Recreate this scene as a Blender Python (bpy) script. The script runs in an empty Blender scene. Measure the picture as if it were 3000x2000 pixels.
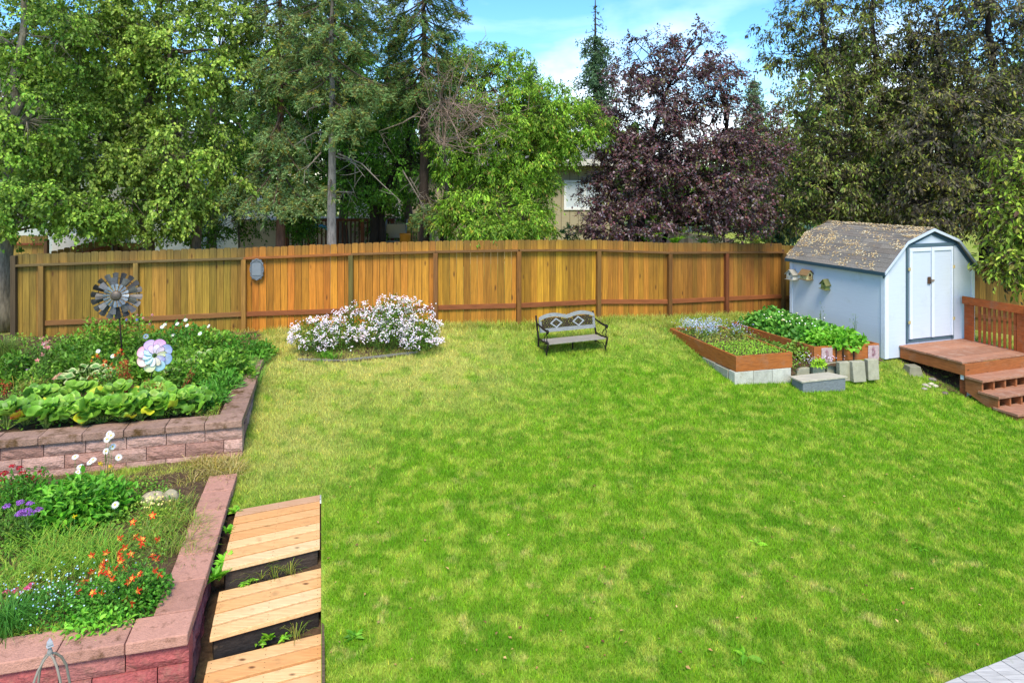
import bpy, math, random
import numpy as np
from math import sin, cos, pi, radians
random.seed(11)
rng = np.random.default_rng(11)
SC = bpy.context.scene
COL = SC.collection

# ---------------------------------------------------------------- camera
H, F, HY = 3.4, 2000.0, 530.0      # eye height, focal length in photo pixels, horizon row
cam = bpy.data.cameras.new("camera")
cam.sensor_width = 36; cam.lens = 24.0
cam.shift_y = -(1000 - HY) / 3000.0
cam.clip_start = 0.05; cam.clip_end = 3000
co = bpy.data.objects.new("camera", cam); COL.objects.link(co)
co.location = (0, 0, H); co.rotation_euler = (pi / 2, 0, 0)
SC.camera = co

# ---------------------------------------------------------------- world, sun, exposure
SUN_EL, SUN_AZ = 54.0, 177.0       # azimuth clockwise from +Y
w = bpy.data.worlds.new("World"); SC.world = w; w.use_nodes = True
nt = w.node_tree; nt.nodes.clear()
N = nt.nodes.new; L = nt.links.new
out = N('ShaderNodeOutputWorld'); bg = N('ShaderNodeBackground'); bg.inputs[1].default_value = 0.069
sky = N('ShaderNodeTexSky'); sky.sky_type = 'NISHITA'; sky.sun_disc = False
sky.sun_elevation = radians(SUN_EL); sky.sun_rotation = radians(SUN_AZ)
sky.air_density = 1.0; sky.dust_density = 0.3; sky.ozone_density = 4.0
tc = N('ShaderNodeTexCoord')
mp = N('ShaderNodeMapping'); mp.inputs['Scale'].default_value = (1.2, 1.0, 7.0); mp.inputs['Rotation'].default_value = (0, 0.12, 0)
nz = N('ShaderNodeTexNoise'); nz.inputs['Scale'].default_value = 1.7; nz.inputs['Detail'].default_value = 7; nz.inputs['Roughness'].default_value = 0.55
rp = N('ShaderNodeValToRGB'); rp.color_ramp.elements[0].position = 0.50; rp.color_ramp.elements[1].position = 0.78
rp.color_ramp.elements[0].color = (0.02, 0.02, 0.02, 1); rp.color_ramp.elements[1].color = (0.32, 0.32, 0.32, 1)
# puffy low cloud
mp2 = N('ShaderNodeMapping'); mp2.inputs['Scale'].default_value = (1.0, 1.0, 2.2); mp2.inputs['Location'].default_value = (0.35, 0.2, 0)
nz2 = N('ShaderNodeTexNoise'); nz2.inputs['Scale'].default_value = 3.0; nz2.inputs['Detail'].default_value = 6
rp2 = N('ShaderNodeValToRGB'); rp2.color_ramp.elements[0].position = 0.5; rp2.color_ramp.elements[1].position = 0.62
sep = N('ShaderNodeSeparateXYZ'); mr = N('ShaderNodeMapRange')
mr.inputs[1].default_value = 0.30; mr.inputs[2].default_value = 0.02; mr.inputs[3].default_value = 0; mr.inputs[4].default_value = 1
mm = N('ShaderNodeMath'); mm.operation = 'MULTIPLY'; mx = N('ShaderNodeMath'); mx.operation = 'MAXIMUM'
mix = N('ShaderNodeMixRGB'); mix.inputs[2].default_value = (7.6, 8.0, 8.6, 1)
L(tc.outputs['Generated'], mp.inputs[0]); L(mp.outputs[0], nz.inputs['Vector']); L(nz.outputs[0], rp.inputs[0])
L(tc.outputs['Generated'], mp2.inputs[0]); L(mp2.outputs[0], nz2.inputs['Vector']); L(nz2.outputs[0], rp2.inputs[0])
L(tc.outputs['Generated'], sep.inputs[0]); L(sep.outputs[2], mr.inputs[0])
L(rp2.outputs[0], mm.inputs[0]); L(mr.outputs[0], mm.inputs[1]); L(mm.outputs[0], mx.inputs[0]); L(rp.outputs[0], mx.inputs[1])
hs_ = N('ShaderNodeHueSaturation'); hs_.inputs['Saturation'].default_value = 1.3; L(sky.outputs[0], hs_.inputs['Color']); L(mx.outputs[0], mix.inputs[0]); L(hs_.outputs[0], mix.inputs[1]); L(mix.outputs[0], bg.inputs[0]); L(bg.outputs[0], out.inputs[0])

sl = bpy.data.lights.new("sun", 'SUN'); sl.energy = 3.0; sl.angle = radians(24); sl.color = (1.0, 0.92, 0.76)
sl.energy = 1.2
so = bpy.data.objects.new("sun", sl); COL.objects.link(so)
so.rotation_euler = (radians(90 - SUN_EL), 0, radians(180 - SUN_AZ) )
SC.view_settings.view_transform = 'Standard'; SC.view_settings.look = 'None'
SC.view_settings.exposure = 2.12; SC.view_settings.gamma = 1.0

# ---------------------------------------------------------------- colour and material helpers
def lin(c):
    if isinstance(c, str):
        c = [int(c[i:i + 2], 16) / 255 for i in (0, 2, 4)]
        return tuple(v / 12.92 if v <= 0.04045 else ((v + 0.055) / 1.055) ** 2.4 for v in c)
    return tuple(c)

MATS = {}
def mk(name, base=None, noise=None, amt=0.3, dark=None, rough=0.75, bump=0.0, bscale=None, metal=0.0, trans=0.0,
       second=None, spec=0.3, knots=None):
    """base None = use the mesh colour attribute 'Col'.  noise=(sx,sy,sz) object-space noise, mixing towards `dark`.
       second=(scale, colour, lo, hi): a further blotchy stain."""
    m = bpy.data.materials.new(name); m.use_nodes = True; t = m.node_tree; t.nodes.clear()
    n = t.nodes.new; l = t.links.new
    o = n('ShaderNodeOutputMaterial'); p = n('ShaderNodeBsdfPrincipled')
    p.inputs['Roughness'].default_value = rough; p.inputs['Metallic'].default_value = metal
    p.inputs['Specular IOR Level'].default_value = spec
    if base is None:
        a = n('ShaderNodeAttribute'); a.attribute_name = 'Col'; c = a.outputs['Color']
    else:
        a = n('ShaderNodeRGB'); a.outputs[0].default_value = (*lin(base), 1); c = a.outputs[0]
    g = n('ShaderNodeTexCoord'); vec = g.outputs['Object']
    geo = n('ShaderNodeNewGeometry'); vec = geo.outputs['Position']
    if noise:
        mpn = n('ShaderNodeMapping'); mpn.inputs['Scale'].default_value = noise; l(vec, mpn.inputs[0])
        z = n('ShaderNodeTexNoise'); z.inputs['Scale'].default_value = 1; z.inputs['Detail'].default_value = 6
        z.inputs['Roughness'].default_value = 0.65; l(mpn.outputs[0], z.inputs['Vector'])
        r = n('ShaderNodeValToRGB'); r.color_ramp.elements[0].position = 0.35; r.color_ramp.elements[1].position = 0.65
        l(z.outputs[0], r.inputs[0])
        mu = n('ShaderNodeMath'); mu.operation = 'MULTIPLY'; mu.inputs[1].default_value = amt; l(r.outputs[0], mu.inputs[0])
        x = n('ShaderNodeMixRGB'); l(mu.outputs[0], x.inputs[0]); l(c, x.inputs[1])
        if dark is None:
            x.blend_type = 'MULTIPLY'; x.inputs[2].default_value = (0.25, 0.25, 0.25, 1)
        else: x.inputs[2].default_value = (*lin(dark), 1)
        c = x.outputs[0]
    if second:
        z2 = n('ShaderNodeTexNoise'); z2.inputs['Scale'].default_value = second[0]; z2.inputs['Detail'].default_value = 8
        z2.inputs['Roughness'].default_value = 0.7
        l(vec, z2.inputs['Vector'])
        r2 = n('ShaderNodeValToRGB'); r2.color_ramp.elements[0].position = second[2]; r2.color_ramp.elements[1].position = second[3]
        l(z2.outputs[0], r2.inputs[0])
        x2 = n('ShaderNodeMixRGB'); l(r2.outputs[0], x2.inputs[0]); l(c, x2.inputs[1]); x2.inputs[2].default_value = (*lin(second[1]), 1)
        c = x2.outputs[0]
    if knots:
        mk_ = n('ShaderNodeMapping'); mk_.inputs['Scale'].default_value = knots; l(vec, mk_.inputs[0])
        vo = n('ShaderNodeTexVoronoi'); vo.inputs['Scale'].default_value = 1; l(mk_.outputs[0], vo.inputs['Vector'])
        r3 = n('ShaderNodeValToRGB'); r3.color_ramp.elements[0].position = 0.05; r3.color_ramp.elements[1].position = 0.13
        r3.color_ramp.elements[0].color = (.85, .85, .85, 1); r3.color_ramp.elements[1].color = (0, 0, 0, 1)
        l(vo.outputs['Distance'], r3.inputs[0]); x3 = n('ShaderNodeMixRGB'); l(r3.outputs[0], x3.inputs[0]); l(c, x3.inputs[1]); x3.inputs[2].default_value = (*lin('4f2f16'), 1)
        c = x3.outputs[0]
    l(c, p.inputs['Base Color'])
    if bump:
        mb = n('ShaderNodeMapping'); mb.inputs['Scale'].default_value = bscale or noise or (20, 20, 20); l(vec, mb.inputs[0])
        zb = n('ShaderNodeTexNoise'); zb.inputs['Scale'].default_value = 1; zb.inputs['Detail'].default_value = 5
        l(mb.outputs[0], zb.inputs['Vector'])
        bu = n('ShaderNodeBump'); bu.inputs['Strength'].default_value = bump; bu.inputs['Distance'].default_value = 0.02
        l(zb.outputs[0], bu.inputs['Height']); l(bu.outputs[0], p.inputs['Normal'])
    if trans:
        tr = n('ShaderNodeBsdfTranslucent'); hs = n('ShaderNodeHueSaturation'); hs.inputs['Value'].default_value = 1.25
        l(c, hs.inputs['Color']); l(hs.outputs[0], tr.inputs[0])
        ms = n('ShaderNodeMixShader'); ms.inputs[0].default_value = trans
        l(p.outputs[0], ms.inputs[1]); l(tr.outputs[0], ms.inputs[2]); l(ms.outputs[0], o.inputs[0])
    else: l(p.outputs[0], o.inputs[0])
    MATS[name] = m
    return m

# ---------------------------------------------------------------- mesh helpers
class MB:
    def __init__(s): s.v = []; s.f = []; s.c = []; s.n = 0
    def add(s, V, Fc, C=(0.5, 0.5, 0.5)):
        V = np.asarray(V, float).reshape(-1, 3)
        C = np.asarray(C, float)
        if C.ndim == 1: C = np.tile(C[:3], (len(V), 1))
        if isinstance(Fc, np.ndarray): s.f.append(Fc + s.n)
        else:
            by = {}
            for f in Fc: by.setdefault(len(f), []).append(f)
            for k, a in by.items(): s.f.append(np.array(a) + s.n)
        s.v.append(V); s.c.append(C); s.n += len(V)
    def hexa(s, p, C=(.5, .5, .5)):       # 8 corners: bottom 4 ccw, top 4 ccw
        s.add(p, [(3, 2, 1, 0), (4, 5, 6, 7), (0, 1, 5, 4), (1, 2, 6, 5), (2, 3, 7, 6), (3, 0, 4, 7)], C)
    def box(s, c, d, C=(.5, .5, .5), rz=0.0, R=None):
        x, y, z = np.array(d) / 2
        P_ = np.array([(-x, -y, -z), (x, -y, -z), (x, y, -z), (-x, y, -z), (-x, -y, z), (x, -y, z), (x, y, z), (-x, y, z)])
        if R is None:
            R = np.array([(cos(rz), -sin(rz), 0), (sin(rz), cos(rz), 0), (0, 0, 1)])
        s.hexa(P_ @ R.T + np.array(c), C)
    def obox(s, o, d, n, s0, s1, n0, n1, z0, z1, C=(.5, .5, .5)):   # box in a plan frame: origin o, directions d and n
        o = np.array(o[:2]); d = np.array(d); n = np.array(n)
        q = [o + d * a + n * b for a, b in ((s0, n0), (s1, n0), (s1, n1), (s0, n1))]
        if d[0] * n[1] - d[1] * n[0] < 0: q = q[::-1]
        s.hexa([(x, y, z0) for x, y in q] + [(x, y, z1) for x, y in q], C)
    def tube(s, pts, rad, k=6, C=(.5, .5, .5), cap=True):
        pts = np.asarray(pts, float); m = len(pts)
        rad = np.full(m, rad) if np.isscalar(rad) else np.asarray(rad)
        t = np.gradient(pts, axis=0); t /= np.linalg.norm(t, axis=1)[:, None] + 1e-9
        ref = np.array([0, 0, 1.0]) if abs(t[0][2]) < 0.9 else np.array([1.0, 0, 0])
        a = np.cross(t, ref); a /= np.linalg.norm(a, axis=1)[:, None] + 1e-9; b = np.cross(t, a)
        an = np.linspace(0, 2 * pi, k, endpoint=False)
        V = pts[:, None] + rad[:, None, None] * (a[:, None] * np.cos(an)[None, :, None] + b[:, None] * np.sin(an)[None, :, None])
        fs = []
        for i in range(m - 1):
            for j in range(k):
                fs.append((i * k + j, i * k + (j + 1) % k, (i + 1) * k + (j + 1) % k, (i + 1) * k + j))
        CC = np.asarray(C, float)
        if CC.ndim == 2: CC = np.repeat(CC, k, axis=0)
        s.add(V.reshape(-1, 3), np.array(fs), CC)
        if cap and k > 2:
            b0 = s.n - m * k
            s.f.append(np.array([tuple(range(b0 + k - 1, b0 - 1, -1))])); s.f.append(np.array([tuple(range(b0 + (m - 1) * k, b0 + m * k))]))
    def prism(s, poly, o, ux, uy, un, th, C=(.5, .5, .5)):   # 2-D polygon extruded by th along un
        poly = np.asarray(poly, float); k = len(poly)
        o, ux, uy, un = [np.asarray(q, float) for q in (o, ux, uy, un)]
        A = o + poly[:, :1] * ux + poly[:, 1:2] * uy
        V = np.vstack([A, A + un * th])
        s.add(V, [tuple(range(k - 1, -1, -1)), tuple(range(k, 2 * k))] + [(i, (i + 1) % k, k + (i + 1) % k, k + i) for i in range(k)], C)
    def mesh(s, name, org):
        me = bpy.data.meshes.new(name)
        V = np.vstack(s.v) - np.array(org)
        C = np.vstack(s.c)
        me.vertices.add(len(V)); me.vertices.foreach_set('co', V.astype(np.float32).ravel())
        loops = np.concatenate([f.ravel() for f in s.f]).astype(np.int32)
        tot = np.concatenate([np.full(len(f), f.shape[1]) for f in s.f]).astype(np.int32)
        st = np.concatenate([[0], np.cumsum(tot)[:-1]]).astype(np.int32)
        me.loops.add(len(loops)); me.polygons.add(len(tot))
        me.polygons.foreach_set('loop_start', st); me.loops.foreach_set('vertex_index', loops)
        me.update(calc_edges=True)
        a = me.color_attributes.new('Col', 'FLOAT_COLOR', 'POINT')
        a.data.foreach_set('color', np.hstack([C, np.ones((len(C), 1))]).astype(np.float32).ravel())
        return me

ORG = {}
def setp(o, label=None, cat=None, group=None, kind=None):
    if label: o['label'] = label
    if cat: o['category'] = cat
    if group: o['group'] = group
    if kind: o['kind'] = kind
    return o
def thing(name, loc, label, cat, group=None):
    o = bpy.data.objects.new(name, None); COL.objects.link(o); o.location = [float(q) for q in loc]
    o.empty_display_size = 0.1
    ORG[o.name] = np.array(loc, float)
    return setp(o, label, cat, group)
def obj(name, mb, mat, parent=None, label=None, cat=None, group=None, kind=None, bevel=0.0, smooth=False, loc=None):
    if parent is not None: org = ORG[parent.name]
    elif loc is not None: org = np.array(loc, float)
    else:
        V = np.vstack(mb.v); org = np.array([V[:, 0].mean(), V[:, 1].mean(), V[:, 2].min()])
        if kind == 'structure': org = np.zeros(3)
    me = mb.mesh(name, org); me.materials.append(MATS[mat])
    me.polygons.foreach_set('use_smooth', np.full(len(me.polygons), bool(smooth)))
    o = bpy.data.objects.new(name, me); COL.objects.link(o)
    ORG[o.name] = org
    if parent is not None: o.parent = parent
    else: o.location = org
    setp(o, label, cat, group, kind)
    if bevel:
        b = o.modifiers.new('bevel', 'BEVEL'); b.width = bevel; b.segments = 2; b.limit_method = 'ANGLE'
    return o
def kids(o): return list(o.children)
def copy_tree(o, parent=None):
    c = o.copy(); COL.objects.link(c); c.parent = parent
    for ch in kids(o): copy_tree(ch, c)
    return c

# ---------------------------------------------------------------- placing helpers
def P(px, py, Y): return np.array([(px - 1500) / F * Y, Y, H - (py - HY) / F * Y])
def PZ(px, py, z):
    Y = (H - z) * F / (py - HY); return np.array([(px - 1500) / F * Y, Y, z])

# lawn surface: thin-plate spline through surveyed spots
_ctl = [P(45, 1005, 13.1), P(400, 985, 13.4), P(730, 973, 13.7), P(1280, 955, 13.65), P(1500, 949, 13.8), P(1740, 935, 14.5),
        P(1960, 932, 15.2), P(2124, 922, 15.9), P(2291, 912, 16.6),
        P(1600, 1027, 12.5), P(1500, 1200, 10.15), P(1500, 1500, 7.1), P(2200, 1500, 7.4), P(2600, 1300, 9.6),
        P(2164, 1130, 11.5), P(2046, 1047, 12.65), P(1985, 992, 13.4),
        P(2593, 1058, 13.27), P(2807, 1162, 12.13), P(2954, 1232, 11.3), P(2700, 1085, 13.0),
        PZ(941, 1445, -0.04), PZ(1000, 1300, -0.02), PZ(800, 1200, 0.14), PZ(1000, 1100, 0.22), PZ(750, 1100, 0.3), PZ(941, 1776, -0.14), PZ(941, 2000, -0.22),
        np.array([0, 4, -.2]), np.array([3, 4.2, -.3]), np.array([5.5, 5, -.45]), np.array([7, 7, -.5]), np.array([9, 9, -.6]), np.array([12, 12, -.6]),
        np.array([12, 18, -.3]), np.array([6.5, 18, .1]), np.array([0, 18, .5]), np.array([-6, 18, .3]), np.array([-14, 18, .3]),
        np.array([-12, 11, .2]), np.array([-6, 7, -.1]), np.array([-10, 4, -.2]), np.array([-3.4, 8.4, .0]), np.array([-4.0, 11.0, .33])]
_c = np.array([q[:2] for q in _ctl]); _z = np.array([q[2] for q in _ctl])
def _k(r2): return np.where(r2 > 1e-9, r2 * np.log(np.maximum(r2, 1e-9)) * 0.5, 0)
_n = len(_c); _A = np.zeros((_n + 3, _n + 3))
_A[:_n, :_n] = _k(((_c[:, None] - _c[None]) ** 2).sum(-1)) + np.eye(_n) * 0.25
_A[:_n, _n] = 1; _A[:_n, _n + 1:] = _c; _A[_n:, :_n] = _A[:_n, _n:].T
_w = np.linalg.solve(_A, np.concatenate([_z, [0, 0, 0]]))
def gz(X, Y):
    X = np.clip(np.asarray(X, float), -14, 13); Y = np.clip(np.asarray(Y, float), 3, 18.5)
    q = np.stack([X.ravel(), Y.ravel()], 1)
    r = np.zeros(len(q))
    for i0 in range(0, len(q), 20000):
        qq = q[i0:i0 + 20000]
        r[i0:i0 + 20000] = _k(((qq[:, None] - _c[None]) ** 2).sum(-1)) @ _w[:_n] + _w[_n] + qq @ _w[_n + 1:]
    return r.reshape(X.shape)
def G(px, py):                     # where the ray through a photo pixel meets the lawn
    Y = 3.0; 
    for Y in np.arange(3.5, 17, 0.02):
        p = P(px, py, Y)
        if p[2] <= float(gz(p[0], p[1])): break
    return P(px, py, Y)
def inpoly(X, Y, poly):
    X = np.asarray(X); Y = np.asarray(Y); r = np.zeros(X.shape, bool); n = len(poly)
    for i in range(n):
        x0, y0 = poly[i]; x1, y1 = poly[(i + 1) % n]
        c = ((y0 > Y) != (y1 > Y)) & (X < (x1 - x0) * (Y - y0) / (y1 - y0 + 1e-12) + x0)
        r ^= c
    return r
def nrm(a): a = np.asarray(a, float); return a / np.linalg.norm(a)
def hsv(c, dv=0.0, dh=0.0):
    c = np.array(lin(c)); return np.clip(c * (1 + dv) * np.array([1 + dh, 1, 1 - dh]), 0, 1)

# ---------------------------------------------------------------- materials
mk('leaf', None, rough=0.5, trans=0.3, spec=0.3)
mk('leaf_gloss', None, rough=0.42, trans=0.25, spec=0.35, noise=(40, 40, 40), amt=0.15)
mk('petal', None, rough=0.6, trans=0.25, spec=0.2)
mk('needle', None, rough=0.6, trans=0.12, spec=0.25)
mk('bark', None, noise=(22, 22, 5), amt=0.75, rough=0.9, bump=0.9, bscale=(30, 30, 8))
mk('wood', None, noise=(40, 40, 1.8), amt=0.62, rough=0.75, bump=0.25, bscale=(60, 60, 3), second=(5.5, '7a5a26', 0.58, 0.95), knots=(5.5, 5.5, 1.7))
mk('wood_rail', None, noise=(3, 3, 40), amt=0.45, rough=0.75, bump=0.2)
mk('pine', None, noise=(5, 60, 60), amt=0.4, dark='a8713c', rough=0.7, bump=0.15, second=(7, 'a07a50', 0.56, 0.8), knots=(3.5, 6, 6))
mk('timber', None, noise=(6, 40, 50), amt=0.6, rough=0.85, bump=0.5, second=(12, '5b4c3c', 0.6, 0.75))
mk('stain', None, noise=(7, 7, 50), amt=0.5, rough=0.75, bump=0.2, second=(4, '9a7458', 0.52, 0.85), knots=(3, 3, 6))
mk('stain_top', None, noise=(5, 45, 45), amt=0.5, rough=0.8, bump=0.25, second=(5, 'b59682', 0.5, 0.85))
mk('block', None, noise=(35, 35, 35), amt=0.35, rough=0.95, bump=0.8, bscale=(38, 38, 55), second=(10, '8d6a58', 0.5, 0.8))
mk('cap', None, noise=(30, 30, 30), amt=0.25, rough=0.95, bump=0.5, bscale=(90, 90, 90), second=(7, '5f4228', 0.55, 0.7))
mk('cap_moss', None, noise=(30, 30, 30), amt=0.35, rough=0.95, bump=0.7, bscale=(70, 70, 70), second=(5, '5c4324', 0.48, 0.64))
mk('concrete', None, noise=(9, 9, 9), amt=0.3, rough=0.95, bump=0.4, bscale=(70, 70, 70), second=(6, '8a8468', 0.55, 0.8))
mk('soil', '5c4632', noise=(25, 25, 25), amt=0.7, rough=1.0, bump=1.0, bscale=(30, 30, 30), second=(5, '7a6a45', 0.5, 0.75))
mk('siding', None, noise=(3, 3, 90), amt=0.09, rough=0.85, spec=0.08, bump=0.06, bscale=(10, 10, 220), second=(3.2, 'a9ada8', 0.58, 1.0))
mk('paint', None, noise=(20, 20, 20), amt=0.12, rough=0.7, bump=0.05, spec=0.15)
mk('shingle', None, noise=(60, 60, 60), amt=0.6, rough=0.95, bump=0.6, bscale=(160, 160, 160), second=(4, '6d6658', 0.5, 0.8))
mk('litter', None, rough=0.9)
mk('iron', '2b2621', noise=(30, 30, 30), amt=0.5, rough=0.6, metal=0.4, bump=0.2, second=(14, '4c3524', 0.55, 0.7))
mk('iron_bronze', '403626', noise=(30, 30, 30), amt=0.5, rough=0.6, metal=0.3)
mk('steel', None, noise=(18, 18, 18), amt=0.5, rough=0.5, metal=0.5, second=(10, '5a4632', 0.6, 0.75))
mk('grey_wood', None, noise=(4, 60, 60), amt=0.45, rough=0.85, bump=0.3, second=(8, '8a8f70', 0.6, 0.8))
mk('glass', '2c3438', rough=0.08, spec=0.8)
mk('plain', None, rough=0.6)
mk('stone', None, noise=(20, 20, 20), amt=0.4, rough=0.9, bump=0.4, bscale=(40, 40, 40))
mk('film', None, rough=0.3, trans=0.35, spec=0.5)
mk('house', None, noise=(3, 3, 30), amt=0.1, rough=0.8)
# ================================================================ GROUND
KS = -0.2795                       # direction of the steps' right edge: X = KS*Y + u
def vfun(u): return 0.395 * np.clip(u, -1.05, 0)
def axis(fine0, fine1, step, far0, far1):
    a = list(np.arange(fine0, fine1 + 1e-6, step)); s = step
    while a[-1] < far1: s *= 1.6; a.append(a[-1] + s)
    s = step
    while a[0] > far0: s *= 1.6; a.insert(0, a[0] - s)
    return np.array(a)
us = axis(-9.0, 18.0, 0.15, -900, 900); vs = axis(3.0, 18.0, 0.15, -200, 900)
U, V_ = np.meshgrid(us, vs, indexing='ij')
Yg = V_ + vfun(U); Xg = KS * np.clip(Yg, -5, 30) + U
Zg = gz(Xg, Yg)
nu, nv = U.shape
idx = np.arange(nu * nv).reshape(nu, nv)
quads = np.stack([idx[:-1, :-1], idx[1:, :-1], idx[1:, 1:], idx[:-1, 1:]], -1).reshape(-1, 4)
uc = (0.5 * (U[:-1, :-1] + U[1:, 1:])).ravel(); vc = (0.5 * (V_[:-1, :-1] + V_[1:, 1:])).ravel()
keep = ~((uc > -8.8) & (uc < 0) & (vc > 2.9) & (vc < 7.5))
g = MB(); g.add(np.stack([Xg, Yg, Zg], -1).reshape(-1, 3), quads[keep], (.2, .3, .1))

def lawn_material(name, blade):
    m = bpy.data.materials.new(name); m.use_nodes = True; t = m.node_tree; t.nodes.clear(); n = t.nodes.new; l = t.links.new
    o = n('ShaderNodeOutputMaterial'); p = n('ShaderNodeBsdfPrincipled'); p.inputs['Roughness'].default_value = 0.6
    p.inputs['Specular IOR Level'].default_value = 0.15
    geo = n('ShaderNodeNewGeometry'); sp = n('ShaderNodeSeparateXYZ'); l(geo.outputs['Position'], sp.inputs[0])
    flat = n('ShaderNodeCombineXYZ'); l(sp.outputs[0], flat.inputs[0]); l(sp.outputs[1], flat.inputs[1])
    def noise(s, d, a, b, rough=.6):
        z = n('ShaderNodeTexNoise'); z.inputs['Scale'].default_value = s; z.inputs['Detail'].default_value = d; z.inputs['Roughness'].default_value = rough
        l(flat.outputs[0], z.inputs['Vector']); r = n('ShaderNodeMapRange'); r.interpolation_type = 'SMOOTHSTEP'
        r.inputs[1].default_value = a; r.inputs[2].default_value = b; l(z.outputs[0], r.inputs[0]); return r.outputs[0]
    def rgb(c): q = n('ShaderNodeRGB'); q.outputs[0].default_value = (*lin(c), 1); return q.outputs[0]
    def mx(f, a, b):
        q = n('ShaderNodeMixRGB')
        if isinstance(f, float): q.inputs[0].default_value = f
        else: l(f, q.inputs[0])
        l(a, q.inputs[1]); l(b, q.inputs[2]); return q.outputs[0]
    def ma(op, a, b):
        q = n('ShaderNodeMath'); q.operation = op; q.use_clamp = op != 'MULTIPLY_RAW'
        for i, v in enumerate((a, b)):
            if isinstance(v, (int, float)): q.inputs[i].default_value = v
            else: l(v, q.inputs[i])
        return q.outputs[0]
    def rng_(src, a, b):
        r = n('ShaderNodeMapRange'); r.interpolation_type = 'SMOOTHSTEP'; r.inputs[1].default_value = a; r.inputs[2].default_value = b
        l(src, r.inputs[0]); return r.outputs[0]
    deep, mid, lt, dry = rgb('68a01a'), rgb('8cba28'), rgb('b8cc4e'), rgb('e2d67e')
    c = mx(noise(1.6, 4, .30, .66), deep, mid)
    c = mx(noise(4.5, 5, .45, .66), c, lt)
    # worn, straw-coloured grass: rear left and along the fence, plus small thin spots everywhere
    left = ma('MULTIPLY', rng_(sp.outputs[1], 8.3, 12.0), rng_(sp.outputs[0], 1.5, -1.8))
    rear = rng_(sp.outputs[1], 11.5, 14.2)
    edge = ma('MULTIPLY', rng_(sp.outputs[0], -1.2, -2.8), rng_(sp.outputs[1], 6.5, 8.5))
    dm = ma('MAXIMUM', ma('MULTIPLY', left, .8), ma('MAXIMUM', ma('MULTIPLY', rear, .5), ma('MULTIPLY', edge, .6)))
    dm = ma('MULTIPLY', dm, ma('ADD', noise(2.6, 5, .3, .6), .15))
    near = ma('MULTIPLY', rng_(sp.outputs[1], 9.5, 5.5), noise(0.45, 2, .3, .6))
    spots = ma('MULTIPLY', noise(3.4, 6, .55, .72, .65), ma('ADD', near, .30))
    dm = ma('MAXIMUM', dm, spots)
    c = mx(dm, c, dry)
    if blade:
        a = n('ShaderNodeAttribute'); a.attribute_name = 'Col'; q = n('ShaderNodeMixRGB'); q.blend_type = 'MULTIPLY'; q.inputs[0].default_value = 1
        l(c, q.inputs[1]); l(a.outputs[0], q.inputs[2]); c = q.outputs[0]
    else:
        q = n('ShaderNodeMixRGB'); q.inputs[0].default_value = .45; q.inputs[2].default_value = (*lin('4d4a22'), 1); l(c, q.inputs[1]); c = q.outputs[0]
        zb = n('ShaderNodeTexNoise'); zb.inputs['Scale'].default_value = 45; zb.inputs['Detail'].default_value = 6; l(flat.outputs[0], zb.inputs['Vector'])
        bu = n('ShaderNodeBump'); bu.inputs['Strength'].default_value = .8; bu.inputs['Distance'].default_value = .03; l(zb.outputs[0], bu.inputs['Height']); l(bu.outputs[0], p.inputs['Normal'])
    l(c, p.inputs['Base Color'])
    if blade:
        tr = n('ShaderNodeBsdfTranslucent'); l(c, tr.inputs[0]); ms = n('ShaderNodeMixShader'); ms.inputs[0].default_value = .3
        l(p.outputs[0], ms.inputs[1]); l(tr.outputs[0], ms.inputs[2]); l(ms.outputs[0], o.inputs[0])
    else: l(p.outputs[0], o.inputs[0])
    MATS[name] = m
lawn_material('lawn_ground', False); lawn_material('grass_blade', True)
obj('ground', g, 'lawn_ground', kind='structure', smooth=True)

# terrace frame (walls and steps share it)
DA = np.array((-0.262, 0.965)); DA /= np.linalg.norm(DA)      # away from the camera
DL = np.array((-DA[1], DA[0]))                                 # to the left
LC = np.array((-2.40, 5.06))          # outer cap corner of the lower wall
UC = np.array((-3.32, 8.40))          # outer cap corner of the upper wall
def pl(o, a, b): return o + DA * a + DL * b
# lower bed soil, upper bed soil, soil round the steps
def sheet(name, poly, z, mat, amp=0.02, step=.2, seed=3, zf=None):
    poly = [tuple(q) for q in poly]; A = np.array(poly)
    xs = np.arange(A[:, 0].min(), A[:, 0].max() + step, step); ys = np.arange(A[:, 1].min(), A[:, 1].max() + step, step)
    XX, YY = np.meshgrid(xs, ys, indexing='ij'); ii = np.arange(XX.size).reshape(XX.shape)
    q = np.stack([ii[:-1, :-1], ii[1:, :-1], ii[1:, 1:], ii[:-1, 1:]], -1).reshape(-1, 4)
    cx = (XX[:-1, :-1] + step / 2).ravel(); cy = (YY[:-1, :-1] + step / 2).ravel()
    k = inpoly(cx, cy, poly)
    ZZ = (z + np.zeros_like(XX)) if zf is None else zf(XX, YY)
    ZZ = ZZ + np.random.default_rng(seed).normal(0, amp, XX.shape)
    m = MB(); m.add(np.stack([XX, YY, ZZ], -1).reshape(-1, 3), q[k]); return obj(name, m, mat, kind='structure', smooth=True)
sheet('bed_soil', [pl(LC, .12, .12), pl(LC, 3.6, .12), pl(LC, 3.6, 9), pl(LC, .12, 9)], 0.0, 'soil')
sheet('bed_soil', [pl(UC, .12, .12), pl(UC, 3.2, .12), (-5.1, 13.6), (-9.6, 13.1), (-13, 12.9), pl(UC, .12, 9)], 0.41, 'soil')
sheet('path_soil', [(-3.3, 7.9), (-2.7, 2.6), (-1.55 + .75, 2.6), (-1.9, 7.4), (-2.12, 7.46)], 0, 'soil', amp=.012, step=.1,
      zf=lambda X, Y: np.interp(Y, [3, 5.1, 5.75, 6.4, 7.2, 8.0], [-.72, -.58, -.40, -.215, -.10, -.06]))

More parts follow.
